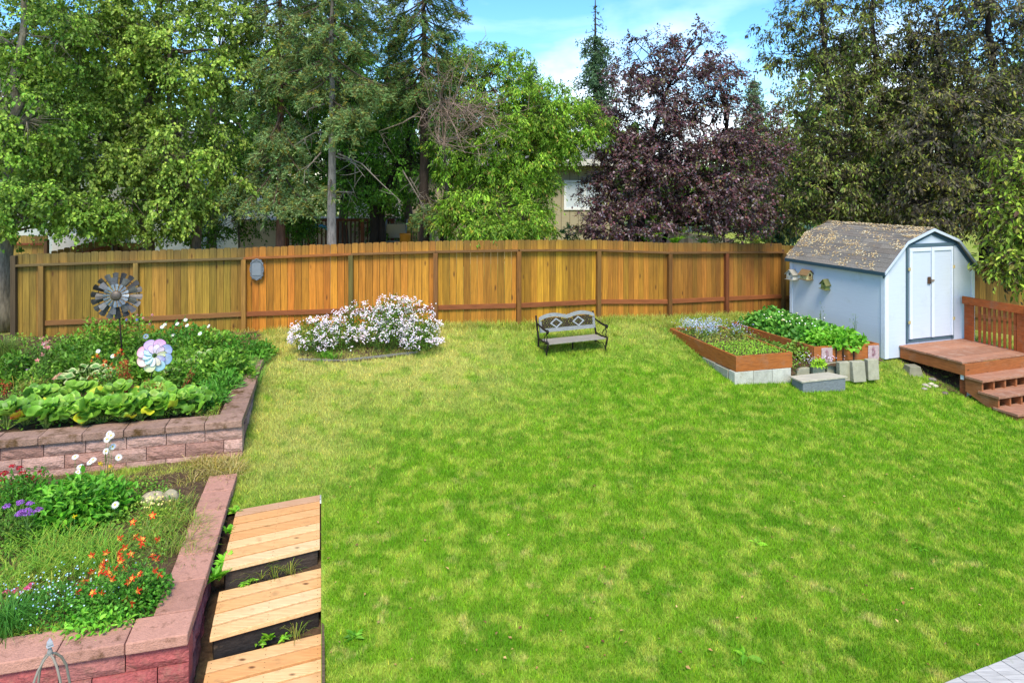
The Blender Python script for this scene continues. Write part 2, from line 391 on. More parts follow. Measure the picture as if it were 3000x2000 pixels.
# ================================================================ RETAINING WALLS
def wall(name, corner, ztop, rows, len_a, len_l, colA, colB, capcol, label, capmat, rowh=0.155, caph=0.09, bl=0.43, seed=1, zslope=0.0):
    r = random.Random(seed); t = thing(name, (*corner, ztop - rows * rowh - caph), label, 'retaining wall')
    jit = lambda c, a=.16: np.array(lin(c)) * (1 + r.uniform(-a, a))
    # face runs: 0 = along DL (faces camera), 1 = along DA (faces lawn)
    for run, (d, n, ln) in enumerate(((DL, DA, len_l), (DA, DL, len_a))):
        for k in range(rows):
            z1 = ztop - caph - k * rowh; z0 = z1 - rowh + .006
            s = 0.0 if run == 0 else .205; s += 0 
            off = (bl / 2 if k % 2 else 0.0); first = True
            set_back = .035 - .012 * k
            while s < ln:
                e = min(ln, s + (off if (first and off) else bl)); first = False
                m = MB()
                # split face: subdivided front
                nx, nz_ = 7, 4
                xs = np.linspace(s + .004, e - .004, nx); zs = np.linspace(z0, z1, nz_)
                fr = []
                for zi in zs:
                    for xi in xs:
                        edge = (zi in (zs[0], zs[-1])) or (xi in (xs[0], xs[-1]))
                        b = set_back + (.012 if edge else r.uniform(-.012, .006))
                        q = corner + d * xi + n * b; fr.append((q[0], q[1], zi))
                nb = len(fr); bk = []
                for zi in (z0, z1):
                    for xi in (xs[0], xs[-1]):
                        q = corner + d * xi + n * .2; bk.append((q[0], q[1], zi))
                fc = []
                for a in range(nz_ - 1):
                    for b in range(nx - 1):
                        i = a * nx + b; fc.append((i, i + 1, i + nx + 1, i + nx))
                top = [(nz_ - 1) * nx + b for b in range(nx)]; bot = list(range(nx))
                fc += [tuple(top) + (nb + 3, nb + 2), tuple(bot[::-1]) + (nb, nb + 1)]
                fc += [tuple([a * nx for a in range(nz_)]) + (nb + 2, nb), tuple([a * nx + nx - 1 for a in range(nz_ - 1, -1, -1)]) + (nb + 1, nb + 3),
                       (nb, nb + 2, nb + 3, nb + 1)]
                m.add(fr + bk, fc, jit(colA if r.random() < .7 else colB))
                obj('block', m, 'block', t)
                s = e
        # capstones
        s = 0.0 if run == 0 else .30
        while s < ln + .1:
            e = s + bl + r.uniform(-.01, .02); m = MB()
            ov = r.uniform(-.006, .006)
            m.obox(corner, d, n, s + .003, e - .003, ov, .30 + ov, ztop - caph + .002, ztop + r.uniform(-.003, .003), jit(capcol, .12))
            obj('cap_stone', m, capmat, t, bevel=.009); s = e
    return t
wall('retaining_wall', LC, .05, 4, 2.62, 2.6, 'b5605c', 'a86a62', 'bd8a76', 'red block retaining wall round the lower flower bed beside the cedar steps', 'cap', seed=4)
wall('retaining_wall', UC, .46, 3, 3.05, 5.2, 'c0998a', 'ae8374', 'a48270', 'brown block retaining wall with mossy caps round the upper flower bed', 'cap_moss', seed=9)

# ================================================================ CEDAR STEPS
def step_box(c4, z, nb, riser, label, seed, stop=None):
    """c4: back-left, back-right, front-right, front-left"""
    BLc, BRc, FRc, FLc = [np.array(q) for q in c4]; r = random.Random(seed)
    t = thing('garden_step', (*((BLc + BRc + FRc + FLc) / 4), z - .04), label, 'step', 'cedar garden steps beside the lower wall')
    for k in range(nb):
        a = k / nb + .16 / nb; b = (k + 1) / nb - .0
        q = [BLc + (FLc - BLc) * b, BRc + (FRc - BRc) * b, BRc + (FRc - BRc) * a, BLc + (FLc - BLc) * a]
        m = MB(); dz = r.uniform(-.003, .003)
        c = np.array(lin(r.choice(['ecc089', 'e3ae74', 'f0ca96', 'dfa368', 'eabb85']))) * (1 + r.uniform(-.06, .06))
        if seed == 1 and k == 0: c = np.array(lin('c49a78'))
        m.hexa([(*p_, z - .038 + dz) for p_ in q] + [(*p_, z + dz) for p_ in q], c)
        for e_ in (.035, .5, .965):                     # screw heads
            for f_ in (.28, .72):
                A_ = q[0] + (q[1] - q[0]) * e_; B_ = q[3] + (q[2] - q[3]) * e_; c_ = A_ + (B_ - A_) * f_
                m.add([(c_[0] + .0045 * cos(v), c_[1] + .0045 * sin(v), z + dz + .0006) for v in np.linspace(0, 2 * pi, 7)[:-1]], [tuple(range(6))], lin('4a3828'))
        obj('plank', m, 'pine', t, bevel=.004)
    dd = nrm(FRc - FLc); n = np.array((-dd[1], dd[0]))
    m = MB()
    for k in range(2):
        pass
    L_ = np.linalg.norm(FRc - FLc)
    m.obox(FLc, dd, n, .03, L_ - .012, .03, .16, z - riser, z - .042, lin('4a4038' if seed == 1 else '302b29'))
    obj('riser_timber', m, 'timber', t, bevel=.008)
    m = MB(); e = nrm(BRc - FRc); m.obox(FRc, e, -n if False else np.array((-e[1], e[0])), .17, np.linalg.norm(BRc - FRc) - .02, .02, .1, z - .14, z - .042, lin('4a4038'))
    m.obox(FLc, nrm(BLc - FLc), -np.array((-nrm(BLc - FLc)[1], nrm(BLc - FLc)[0])), .17, np.linalg.norm(BLc - FLc) - .02, .02, .1, z - .14, z - .042, lin('4a4038'))
    obj('side_timber', m, 'timber', t)
    return t
def XY(px, py, z): return PZ(px, py, z)[:2]
step_box([XY(693, 1489, -.02), XY(937, 1445, -.02), XY(937, 1597, -.02), XY(650, 1666, -.02)], -.02, 7, .22, 'topmost cedar garden step, seven pale planks over a brown timber riser', 1)
step_box([XY(643, 1728, -.2), XY(941, 1659, -.2), XY(941, 1776, -.2), XY(614, 1867, -.2)], -.2, 4, .22, 'middle cedar garden step, four planks over a blackened timber riser', 2)
a_, b_ = XY(610, 1929, -.38), XY(942, 1848, -.38); dv = nrm(np.array((-KS, -1.0))) ; dvl = nrm(XY(614, 1867, -.2) - XY(643, 1728, -.2))
step_box([a_, b_, b_ + dv * .78, a_ + dvl * .78], -.38, 5, .22, 'lowest cedar garden step in the bottom corner of the photo', 3)
m = MB(); m.obox((0, 0), (KS / 1.0383, 1 / 1.0383), (-1 / 1.0383 * -1, KS / 1.0383 * 1), 4.2, 7.66, .004, .03, -.75, -.16, lin('6a5842'))
obj('lawn_edging', m, 'timber', label='thin dark timber edging board between the cedar steps and the lawn', cat='edging')

# ================================================================ BACK FENCE
posts = [45, 126, 402, 717, 1030, 1277, 1518, 1750, 1958, 2124, 2291]
tops  = [745, 742, 734, 725, 713, 706, 702, 703, 712, 712, 713]
bots  = [1005, 1003, 990, 974, 964, 955, 949, 935, 932, 922, 912]
ymap_x = [45, 730, 1280, 1518, 1740, 1960, 2124, 2291]; ymap_y = [13.1, 13.7, 13.72, 13.8, 14.5, 15.2, 15.85, 16.6]
tints = ['a07c34', 'ac8634', 'b48c34', 'd6882c', 'd08a2e', 'c88e2c', 'cc902a', 'c4882c', 'b47a2c', 'ac742e']
fence = thing('wooden_fence', P(1518, 949, 13.8), 'long orange-brown picket fence across the back of the yard', 'fence')
rf = random.Random(5)
def picket(m, o, d, nrm_, w_, z0, z1, th, col, moss=.5):
    r = rf; ear = w_ * .15; hh = z1 - z0
    lv = [0, .12, .5, .82, .9, 1.0]; V = []; C = []
    base = np.array(lin(col)) * (.88 + r.uniform(-.30, .26)) * np.array([1, 1 + r.uniform(-.14, .10), 1])
    ms = np.array(lin('655a34')) if moss > 0 else base
    for side in (0, 1):
        for i, f in enumerate(lv):
            z = z0 + (hh - ear) * f if i < 5 else z1 - ear
            xs = (0, w_)
            for x in xs:
                q = o[:2] + d * x + nrm_ * (th * side); V.append((q[0], q[1], z))
                mfac = {4: .45, 5: .8}.get(i, 0) * moss + (.25 * moss if i == 3 else 0)
                C.append(base * (1 - mfac) + ms * mfac)
        for x in (ear, w_ - ear):
            q = o[:2] + d * x + nrm_ * (th * side); V.append((q[0], q[1], z1)); C.append(ms * moss + base * (1 - moss))
    k = 14; fc = []
    for i in range(5):
        fc += [(2 * i, 2 * i + 1, 2 * i + 3, 2 * i + 2), (k + 2 * i + 1, k + 2 * i, k + 2 * i + 2, k + 2 * i + 3),
               (2 * i, 2 * i + 2, k + 2 * i + 2, k + 2 * i), (2 * i + 3, 2 * i + 1, k + 2 * i + 1, k + 2 * i + 3)]
    fc += [(10, 11, 13, 12), (k + 11, k + 10, k + 12, k + 13), (10, 12, k + 12, k + 10), (13, 11, k + 11, k + 13), (12, 13, k + 13, k + 12)]
    m.add(V, fc, C)
def bay(par, A, B, zA, zB, gA, gB, tint, pw, gap, moss=.5, rail_c='8a5a2c', top_rail=True, bot_rail=True, rb=.36, side=-1, rail_top_c=None):
    """A,B plan points, pickets standing on the far side of the rails"""
    d = B - A; L_ = np.linalg.norm(d); d = d / L_; n = np.array((-d[1], d[0])) * (1 if (-d[1] * 0 + d[0]) * side < 0 else -1)
    # n points away from camera
    cnt = max(1, round(L_ / (pw + gap))); st = L_ / cnt; m = MB()
    for i in range(cnt):
        f = (i + .5) / cnt; o = A + d * (i * st + gap / 2)
        picket(m, o, d, n, st - gap, gA * (1 - f) + gB * f - .06, zA * (1 - f) + zB * f + rf.uniform(-.009, .009), .018, tint, moss)
    obj('picket_panel', m, 'wood', par)
    def rail(za, zb, h, y0, y1, c, name, a=0., b=0.):
        m = MB(); p0 = A + d * a; p1 = B - d * b
        q = [p0 + n * y0, p1 + n * y0, p1 + n * y1, p0 + n * y1]; zz = [za, zb, zb, za]
        m.hexa([(*p_, z_) for p_, z_ in zip(q, zz)] + [(*p_, z_ + h) for p_, z_ in zip(q, zz)], np.array(lin(c)) * (1 + rf.uniform(-.1, .1)))
        obj(name, m, 'wood_rail', par, bevel=.004)
    if top_rail: rail(zA - .235, zB - .235, .042, -.092, -.004, rail_top_c or rail_c, 'top_rail')
    if bot_rail: rail(gA + rb, gB + rb, .092, -.044, -.004, rail_c, 'bottom_rail', .05, .05)
pts = []
for px, yt, yb in zip(posts, tops, bots):
    Y = float(np.interp(px, ymap_x, ymap_y)); pt = P(px, yt, Y); pb = P(px, yb, Y); pts.append((pt[:2], pt[2], min(pb[2], pt[2] - 1.5)))
for i in range(len(pts) - 1):
    A, zA, gA = pts[i]; B, zB, gB = pts[i + 1]
    bay(fence, A, B, zA, zB, gA, gB, tints[i], .132 if i < 7 else .125, .006 if i not in (3, 4) else .009, moss=.85 if i < 3 else .62,
        rail_c='93552e' if i > 2 else '8a5f34', rail_top_c='6f5c38' if i < 3 else ('93592c' if i < 4 else '7a5630'), rb=.33, bot_rail=(i > 0))
pcol = ['5a4a34', '8a6a34', '94783c', 'a87a38', '6f6230', '8a5c30', '8c5c28', '86602e', '7a5226', '7a4424', '6c5228']
for i, (A, zA, gA) in enumerate(pts):
    a = pts[max(i - 1, 0)][0]; b = pts[min(i + 1, len(pts) - 1)][0]; d = nrm(b - a); n = np.array((d[1], -d[0]))
    m = MB(); m.obox(A, d, n, -.045, .045, .004, .094, gA - .3, zA - (.237 if i else 0.02), np.array(lin(pcol[i])))
    obj('post', m, 'wood', fence, bevel=.005)
# metal mirror-like plaque frame on the fence
def plaque():
    c = P(753, 789, 13.62); A = pts[3][0]; B = pts[4][0]; d = nrm(B - A); n = np.array((d[1], -d[0], 0)); ux = np.array((d[0], d[1], 0)); uz = np.array((0, 0, 1.))
    t = thing('wall_plaque', c, 'ornate grey cast plaque hanging on the orange fence', 'plaque')
    hw, hh = .135, .19
    m = MB(); out_ = []
    for k in range(64):
        th = 2 * pi * k / 64; ex = 3.2
        x = abs(cos(th)) ** (2 / ex) * math.copysign(1, cos(th)) * hw; y = abs(sin(th)) ** (2 / ex) * math.copysign(1, sin(th)) * hh
        s = 1 + .05 * cos(th * 12); out_.append((x * s, y * s * (1 + .1 * max(0, abs(sin(th)) - .8) * 5)))
    m.prism(out_, c - n * .0, ux, uz, n, .022, lin('6f7478')); obj('frame', m, 'paint', t, bevel=.006)
    m = MB(); m.prism([(x * .66, y * .62) for x, y in [(-hw, -hh), (hw, -hh), (hw, hh), (-hw, hh)]], c + n * .0222, ux, uz, n, .008, lin('7d8286')); obj('panel', m, 'paint', t, bevel=.003)
    r = random.Random(3); m = MB()
    for k in range(46):
        th = 2 * pi * k / 46; rr = .86 + .05 * sin(k * 3)
        q = c + ux * hw * rr * (abs(cos(th)) ** .6) * math.copysign(1, cos(th)) + uz * hh * .9 * (abs(sin(th)) ** .6) * math.copysign(1, sin(th)) + n * .026
        a = th * 3; m.tube([q + (ux * cos(a) + uz * sin(a)) * s_ * .013 + n * (.006 * cos(s_ * 1.5)) for s_ in (-1, -.4, .4, 1)], [.002, .006, .006, .002], 5, lin('80868a'))
    for k in range(5):
        q = c + uz * (hh * 1.02) + ux * (k - 2) * .022 - uz * abs(k - 2) * .012 + n * .026; m.tube([q, q + uz * .02, q + uz * .028], [.008, .008, .001], 6, lin('7a8084'))
        q = c - uz * (hh * 1.02) + ux * (k - 2) * .022 + uz * abs(k - 2) * .012 + n * .026; m.tube([q, q - uz * .02, q - uz * .028], [.008, .008, .001], 6, lin('7a8084'))
    for k in range(5): 
        q = c - ux * hw * .45 + uz * (k - 2) * .022 + n * .03; m.tube([q, q + ux * .02 + uz * .006], [.005, .002], 5, lin('8d9396'))
    obj('ornament', m, 'paint', t, smooth=True)
plaque()

# short green-grey fence at the far left edge, right-hand fence behind the deck, neighbour fences
def mini_fence(name, pl_, zt, zb, tint, label, pw=.13, gap=.006, moss=.4, rail='8a4a30', **k):
    t = thing('wooden_fence', (*pl_[0], zb[0]), label, 'fence')
    for i in range(len(pl_) - 1):
        bay(t, np.array(pl_[i]), np.array(pl_[i + 1]), zt[i], zt[i + 1], zb[i], zb[i + 1], tint, pw, gap, moss=moss, rail_c=rail, **k)
    for i, q in enumerate(pl_):
        m = MB(); m.box((q[0], q[1] - .05, (zt[i] + zb[i]) / 2 - .1), (.09, .09, zt[i] - zb[i] - .0), lin('6a4a30')); obj('post', m, 'wood', t, bevel=.004)
    return t
mini_fence('f', [(-11.6, 12.4), (-9.88, 13.0)], [1.62, 1.70], [.3, .3], '9a9c7e', 'weathered pale green side fence with a red top rail at the left edge', rail='a0502c')
mini_fence('f', [tuple(pts[-1][0] + np.array((.02, .1))), (8.9, 17.45), (11.0, 17.0), (14.5, 15.6)], [1.83, 1.65, 1.45, 1.3], [.15, -.1, -.3, -.5], '9a7a34', 'amber side fence behind the white shed and its deck', rail='7a5226')
mini_fence('f', [P(150, 740, 16.5)[:2], P(345, 690, 17.6)[:2]], [P(0, 738, 16.5)[2], P(0, 688, 17.6)[2]], [.3, .3], 'a8843c', 'short leaning run of neighbour fence behind the left end', rail='8a4a2c', bot_rail=False)
mini_fence('f', [P(-60, 700, 17.5)[:2], P(140, 700, 17.5)[:2]], [P(0, 690, 17.5)[2]] * 2, [.3, .3], 'b08c44', 'neighbour fence panel seen behind the top left corner post', rail='7a4028', bot_rail=False)
mini_fence('f', [P(345, 730, 17.8)[:2], P(420, 730, 17.8)[:2]], [P(0, 712, 17.8)[2]] * 2, [.3, .3], 'b58438', 'narrow neighbour fence panel beside the birch trunks', rail='7a4028', bot_rail=False)
mini_fence('f', [P(1790, 650, 20.5)[:2], P(2150, 650, 20.5)[:2]], [P(0, 655, 20.5)[2], P(0, 700, 20.5)[2]], [.3, .3], '9c9484', 'grey weathered neighbour fence under the purple tree', rail='8f8778', moss=.1, bot_rail=False, top_rail=False)
# ================================================================ SHED
SO = np.array((7.25, 13.27)); E1 = nrm((1, .363)); E2 = nrm((-.363, 1)); SW, SL = 2.435, 2.545
ZB, ZE, ZK, ZR = -.06, 1.66, 2.20, 2.44; KO = .68; EV = 1.30; C0 = SW / 2
shed = thing('garden_shed', (*SO, ZB), 'pale blue-white barn-roofed shed with double doors and dark trim', 'shed')
white = lin('c9d1de')
def s3(s, t, z): q = SO + E1 * s + E2 * t; return np.array((q[0], q[1], z))
e1 = np.array((*E1, 0)); e2 = np.array((*E2, 0)); ez = np.array((0, 0, 1.))
prof = [(C0 - C0, ZE), (C0 - KO, ZK - .035), (C0, ZR - .04), (C0 + KO, ZK - .035), (SW, ZE)]
m = MB(); m.prism([(SW, ZB), (SW, ZE), (C0 + KO, ZK - .05), (C0, ZR - .055), (C0 - KO, ZK - .05), (0, ZE), (0, ZB)][::-1], (*SO, 0), e1, ez, e2, SL, white)
obj('wall', m, 'siding', shed)
# corner boards
m = MB()
for s0, s1, t0, t1 in ((-.012, .085, -.014, -.001), (-.014, -.001, .0, .085), (SW - .085, SW + .012, -.014, -.001)):
    m = MB(); m.obox(SO, E1, E2, s0, s1, t0, t1, ZB, ZE - .02, lin('dde3ee')); obj('corner_board', m, 'paint', shed, bevel=.002)
m = MB(); m.obox(SO, E1, E2, -.014, -.001, SL - .08, SL, ZB, ZE - .02, lin('dde3ee'))
obj('corner_board', m, 'paint', shed, bevel=.002)
# roof: sheathing (profile extruded), shingle courses
OV = .07
def rp_(off, z): return (C0 + off, z)
outer = [(-EV, ZE - .03), (-KO - .02, ZK + .01), (0, ZR + .01), (KO + .02, ZK + .01), (EV, ZE - .03)]
inner = [(o * .985, z - .03) for o, z in outer][::-1]
m = MB(); m.prism([rp_(o, z) for o, z in (outer + inner)][::-1], s3(0, -OV, 0) * np.array((1, 1, 0)), e1, ez, e2, SL + 2 * OV, lin('8b8a86'))
# non-convex n-gon ends are fine as thin strips
roof = obj('roof', m, 'paint', shed)
m = MB(); rs = random.Random(8)
for (o0, z0), (o1, z1) in ((outer[0], outer[1]), (outer[1], outer[2]), (outer[4], outer[3]), (outer[3], outer[2])):
    ln = math.hypot(o1 - o0, z1 - z0); nc = max(1, round(ln / .125)); dx, dz = (o1 - o0) / ln, (z1 - z0) / ln
    nx_, nz2 = -dz * (1 if dx > 0 else -1), dx * (1 if dx > 0 else -1)
    for k in range(nc):
        a = k * ln / nc - .006; b = (k + 1) * ln / nc + .02; tt = 0.0; first = True
        while tt < SL + 2 * OV:
            w_ = .33
            if first and k % 2: w_ *= .5
            first = False; te = min(tt + w_, SL + 2 * OV)
            c = np.array(lin(rs.choice(['8a847c', '928b82', '827b74', '988f84', '8a8076']))) * rs.uniform(.95, 1.05)
            def q(l_, h, t_): return s3(C0 + o0 + dx * l_ + nx_ * h, t_ - OV, z0 + dz * l_ + nz2 * h)
            l0 = a + rs.uniform(-.004, .004); t0, t1 = tt + .002, te - .002
            pp = [q(l0, .004, t0), q(l0, .004, t1), q(b, .001, t1), q(b, .001, t0), q(l0, .007, t0), q(l0, .007, t1), q(b, .002, t1), q(b, .002, t0)]
            m.hexa(pp if dx * 1 < 0 else [pp[i] for i in (1, 0, 3, 2, 5, 4, 7, 6)], c); tt = te
obj('shingles', m, 'shingle', roof)
m = MB()      # ridge caps
for k in range(9):
    t0 = -OV + k * (SL + 2 * OV) / 9; t1 = t0 + (SL + 2 * OV) / 9 - .004
    for sg in (-1, 1):
        a = [s3(C0, t0, ZR + .028), s3(C0 + sg * .12, t0, ZR - .008), s3(C0 + sg * .12, t1, ZR - .016), s3(C0, t1, ZR + .02)]
        m.hexa([p_ - ez * .008 for p_ in a] + a, lin('7a7164'))
obj('ridge_cap', m, 'shingle', roof)
# rake: white band on the overhang edge, dark trim below on the wall; dark fascia along eaves
for sg in (-1, 1):
    for (o0, z0), (o1, z1) in (((EV, ZE - .03), (KO + .02, ZK + .01)), ((KO + .02, ZK + .01), (0, ZR + .01))):
        m = MB(); m.prism([(C0 + sg * o0, z0 + .004), (C0 + sg * o1, z1 + .004), (C0 + sg * o1, z1 - .052), (C0 + sg * o0, z0 - .052)], s3(0, -OV - .018, 0) * np.array((1, 1, 0)), e1, ez, e2, .016, lin('c6ced9'))
        obj('rake_board', m, 'paint', roof)
        m = MB(); m.prism([(C0 + sg * (o0 - .01), z0 - .045), (C0 + sg * o1, z1 - .045), (C0 + sg * o1, z1 - .125), (C0 + sg * (o0 - .03), z0 - .125)], s3(0, -.022, 0) * np.array((1, 1, 0)), e1, ez, e2, .018, lin('3f5563'))
        obj('gable_trim', m, 'paint', shed)
for sg in (-1, 1):
    m = MB(); m.obox(SO, E1, E2, C0 + sg * EV - .012, C0 + sg * EV + .012, -OV, SL + OV, ZE - .10, ZE - .028, lin('3a515c')); obj('fascia', m, 'paint', roof, bevel=.002)
# door surround, doors
D0, D1, DB, DT = .54, 1.83, .20, 2.085
m = MB()
for s0, s1, z0, z1 in ((D0, D0 + .045, DB, DT), (D1 - .045, D1, DB, DT)): m.obox(SO, E1, E2, s0, s1, -.026, -.001, z0, z1, lin('50656f'))
obj('door_trim', m, 'paint', shed, bevel=.002)
m = MB(); m.obox(SO, E1, E2, D0 - .01, D1 + .01, -.028, -.001, DT + .001, DT + .07, lin('50656f')); obj('door_header', m, 'paint', shed, bevel=.002)
m = MB(); m.obox(SO, E1, E2, D0 + .046, D1 - .046, -.020, -.001, DB + .01, DB + .075, lin('50656f')); obj('door_sill', m, 'paint', shed, bevel=.002)
m = MB(); m.obox(SO, E1, E2, D0 + .046, D1 - .046, -.010, -.001, DB + .076, DT, lin('17191b')); obj('door_gap', m, 'plain', shed)
mid = D0 + (D1 - D0) * .49
for k, (s0, s1, lean) in enumerate(((D0 + .052, mid - .006, .004), (mid + .01, D1 - .052, -.006))):
    m = MB(); z0, z1 = DB + .085 - .004 * k, DT - .008
    q = [s3(s0, -.036, z0), s3(s1, -.036, z0), s3(s1, -.012, z0), s3(s0, -.012, z0), s3(s0, -.036, z1), s3(s1 + (.008 if k == 0 else 0), -.036, z1), s3(s1 + (.008 if k == 0 else 0), -.012, z1), s3(s0 - (.002 if k else 0), -.012, z1)]
    m.hexa(q, lin('c6ceda')); dr = obj('door', m, 'siding', shed, label='left shed door with a rusty hasp' if k == 0 else 'right shed door')
    m = MB(); z1 -= .003; z0 += .003
    fr = [(s0 + .002, s1 - .002, z1 - .07, z1)] + ([(s0 + .002, s0 + .07, z0, z1 - .071)] if True else []) + [(s1 - .06, s1 - .003, z0, z1 - .071)]
    if k == 0: fr = fr[:2]
    if k == 1: fr = [fr[0], (s0 + .002, s0 + .07, z0, z1 - .071), (s1 - .05, s1 - .003, z0, z1 - .071)]
    for a, b, c, d in fr: m.obox(SO, E1, E2, a, b, -.056, -.037, c, d, lin('d8dfea'))
    obj('door_frame', m, 'paint', dr, bevel=.002) if False else obj('door_frame', m, 'paint', shed, bevel=.002)
    sh = (s0 - .012) if k == 0 else (s1 + .012)
    for z in (DB + .42, DT - .42):
        m = MB(); m.obox(SO, E1, E2, sh - .03, sh + .03, -.060, -.0565, z - .03, z + .03, lin('c9b684')); m.tube([s3(sh, -.063, z - .035), s3(sh, -.063, z + .035)], .006, 8, lin('b09a68'))
        obj('hinge', m, 'paint', shed)
hz_ = 1.42
m = MB(); m.obox(SO, E1, E2, mid - .1, mid - .02, -.062, -.0485, hz_ - .07, hz_ + .07, lin('5a4334')); obj('hasp_plate', m, 'paint', shed, bevel=.003)
m = MB(); m.obox(SO, E1, E2, mid - .04, mid + .055, -.078, -.0625, hz_ - .02, hz_ + .015, lin('8c7c6c')); m.tube([s3(mid - .05, -.085, hz_ - .03), s3(mid - .05, -.085, hz_ + .03)], .014, 8, lin('6b6058')); obj('latch', m, 'paint', shed, bevel=.003)
# skid beams under the shed
m = MB()
for s0 in (.15, SW - .3): m.obox(SO, E1, E2, s0, s0 + .12, .05, SL, ZB - .12, ZB, lin('5f5648'))
obj('skid', m, 'timber', shed)
# leaf litter on the roof
m = MB(); rl = np.random.default_rng(5)
cent = [(rl.uniform(.05, .98), rl.uniform(-OV, SL + OV)) for _ in range(75)] + [(.97, q) for q in np.linspace(0, SL, 16)] + [(.93, .15), (.9, .2), (.88, .1)]
for (u_, t_) in cent:
    for _ in range(rl.integers(5, 34)):
        uu = np.clip(u_ + rl.normal(0, .035), .01, .995); tt = np.clip(t_ + rl.normal(0, .10), -OV, SL + OV)
        la = math.hypot(EV - KO, ZK - ZE); lb = math.hypot(KO, ZR - ZK); d_ = uu * (la + lb)
        if d_ < la: off = -EV + (EV - KO) * d_ / la; z = ZE - .03 + (ZK + .04 - ZE) * d_ / la; nn = nrm((-(ZK - ZE), (EV - KO)))
        else: f = (d_ - la) / lb; off = -KO + KO * f; z = ZK + .01 + (ZR - ZK) * f; nn = nrm((-(ZR - ZK), KO))
        c = s3(C0 + off + nn[0] * .022, tt, z + nn[1] * .022); a = rl.uniform(0, 2 * pi); sz = rl.uniform(.008, .020)
        ax = (e1 * nn[1] - ez * nn[0]) ; ax = nrm(ax); bx = e2
        d1 = ax * cos(a) + bx * sin(a); d2 = -ax * sin(a) + bx * cos(a); up = e1 * nn[0] + ez * nn[1]
        m.add([c - d1 * sz * 1.3, c + d2 * sz * .8 + up * .004, c + d1 * sz * 1.3, c - d2 * sz * .8 + up * .004], [(0, 1, 2, 3)], lin(['d9c49a', 'c8a870', 'e6d8b4', 'b8935c', 'd0b48a'][rl.integers(0, 5)]))
obj('leaf_litter', m, 'litter', label='dry tan leaves and seed husks scattered over the shed roof', cat='leaf litter', kind='stuff')

# ================================================================ BIRDHOUSES on the shed's left wall
def birdhouse(px, py, w_, h_, dp, cw, cr, label, axis_, open_=False, tilt=0.0, roofover=.03):
    # centre on wall: find t where ray px meets wall plane
    best = min(np.linspace(0, SL, 400), key=lambda t: abs((SO + E2 * t)[0] / (SO + E2 * t)[1] * F + 1500 - px))
    q = SO + E2 * best; z = H - (py - HY) / F * q[1]; c = np.array((q[0], q[1], z))
    t_ = thing('birdhouse', c, label, 'birdhouse', 'birdhouses on the shed wall')
    o = -e1; u = e2 * cos(tilt) + ez * sin(tilt); v = -e2 * sin(tilt) + ez * cos(tilt)
    wz = h_ * .58
    if axis_ == 'out':   # gable faces outwards from the wall
        pr = [(-w_ / 2, 0), (w_ / 2, 0), (w_ / 2, wz), (0, h_), (-w_ / 2, wz)]
        m = MB(); m.prism(pr[::-1], c + o * .003, u, v, o, dp, lin(cw)); obj('body', m, 'grey_wood', t_, bevel=.003)
        ga = [(c + o * (dp + .004)), u]
        hc = c + o * (dp + .001) + v * wz * .95
        for sg in (-1, 1):
            m = MB(); th = .012; a = np.array([sg * (w_ / 2 + roofover), wz - roofover * (h_ - wz) / (w_ / 2)]); b = np.array([0, h_ + .002])
            m.prism([a, b, b + (0, th), a + (sg * .003, th)] if sg < 0 else [a, a + (sg * .003, th), b + (0, th), b], c + o * .002, u, v, o, dp + roofover, lin(cr)); obj('roof', m, 'grey_wood', t_)
        du = u
    else:                # gable faces along the wall (towards the camera)
        pr = [(0, 0), (dp, 0), (dp, wz), (dp / 2, h_), (0, wz)]
        m = MB(); m.prism(pr, c - u * w_ / 2 + o * .003, o, v, u, w_, lin(cw)); obj('body', m, 'grey_wood', t_, bevel=.003)
        for sg in (0, 1):
            th = .012; rv = (h_ - wz) / (dp / 2)
            a = np.array([-.0 if sg == 0 else dp + roofover, wz - (0 if sg == 0 else roofover) * rv]); b = np.array([dp / 2, h_ + .002])
            m = MB(); m.prism([a, b, b + (0, th), a + (0, th)], c - u * (w_ / 2 + roofover) + o * .003, o, v, u, w_ + 2 * roofover, lin(cr)); obj('roof', m, 'grey_wood', t_)
        hc = c - u * (w_ / 2 + .001) + o * dp / 2 + v * wz * .9; du = o
    nn = o if axis_ == 'out' else -u
    m = MB(); m.tube([hc - nn * .001, hc + nn * .002], w_ * .16, 14, lin('14100c')); obj('entrance_hole', m, 'plain', t_)
    m = MB(); m.tube([hc - v * wz * .45, hc - v * wz * .45 + nn * .05], .005, 6, lin(cr)); obj('perch', m, 'plain', t_)
    m = MB(); cc = c - v * .006 + o * (dp / 2 + .01); R = np.stack([nrm(u), nrm(o), nrm(v)], 1); m.box(cc, (w_ + .05, dp + .05, .010), lin(cr), R=R); obj('base', m, 'grey_wood', t_, bevel=.002)
    # small decorations
    if open_:
        m = MB()
        for k in range(4):
            b0 = c - u * (w_ / 2 + .006) + o * (dp * (.15 + .22 * k)) + v * wz * .1; m.tube([b0, b0 + v * wz * .75], .007, 5, lin('5f4426'))
        obj('branch_trim', m, 'plain', t_)
        m = MB(); d_ = c + o * (dp + .0065) + u * w_ * .12
        sg = [[(-.022, .085), (.02, .085)], [(-.02, .085), (-.02, .06)], [(-.02, .06), (.008, .058), (.02, .042), (.014, .024), (-.012, .02)]]
        for s_ in sg: m.tube([d_ + u * -x + v * y for x, y in s_], .0045, 5, lin('33261a'))
        obj('numeral', m, 'plain', t_)
    else:
        m = MB(); b0 = c + o * (dp + .006) + u * w_ * .25; m.tube([b0 + v * .02, b0 + v * .07], .010, 6, lin('8d8a76' if 'white' in label else '5b6a34')); m.tube([b0 - u * w_ * .5 + v * .02, b0 - u * w_ * .5 + v * .05], .008, 6, lin('6b4a2a')); obj('trim', m, 'plain', t_)
    return t_
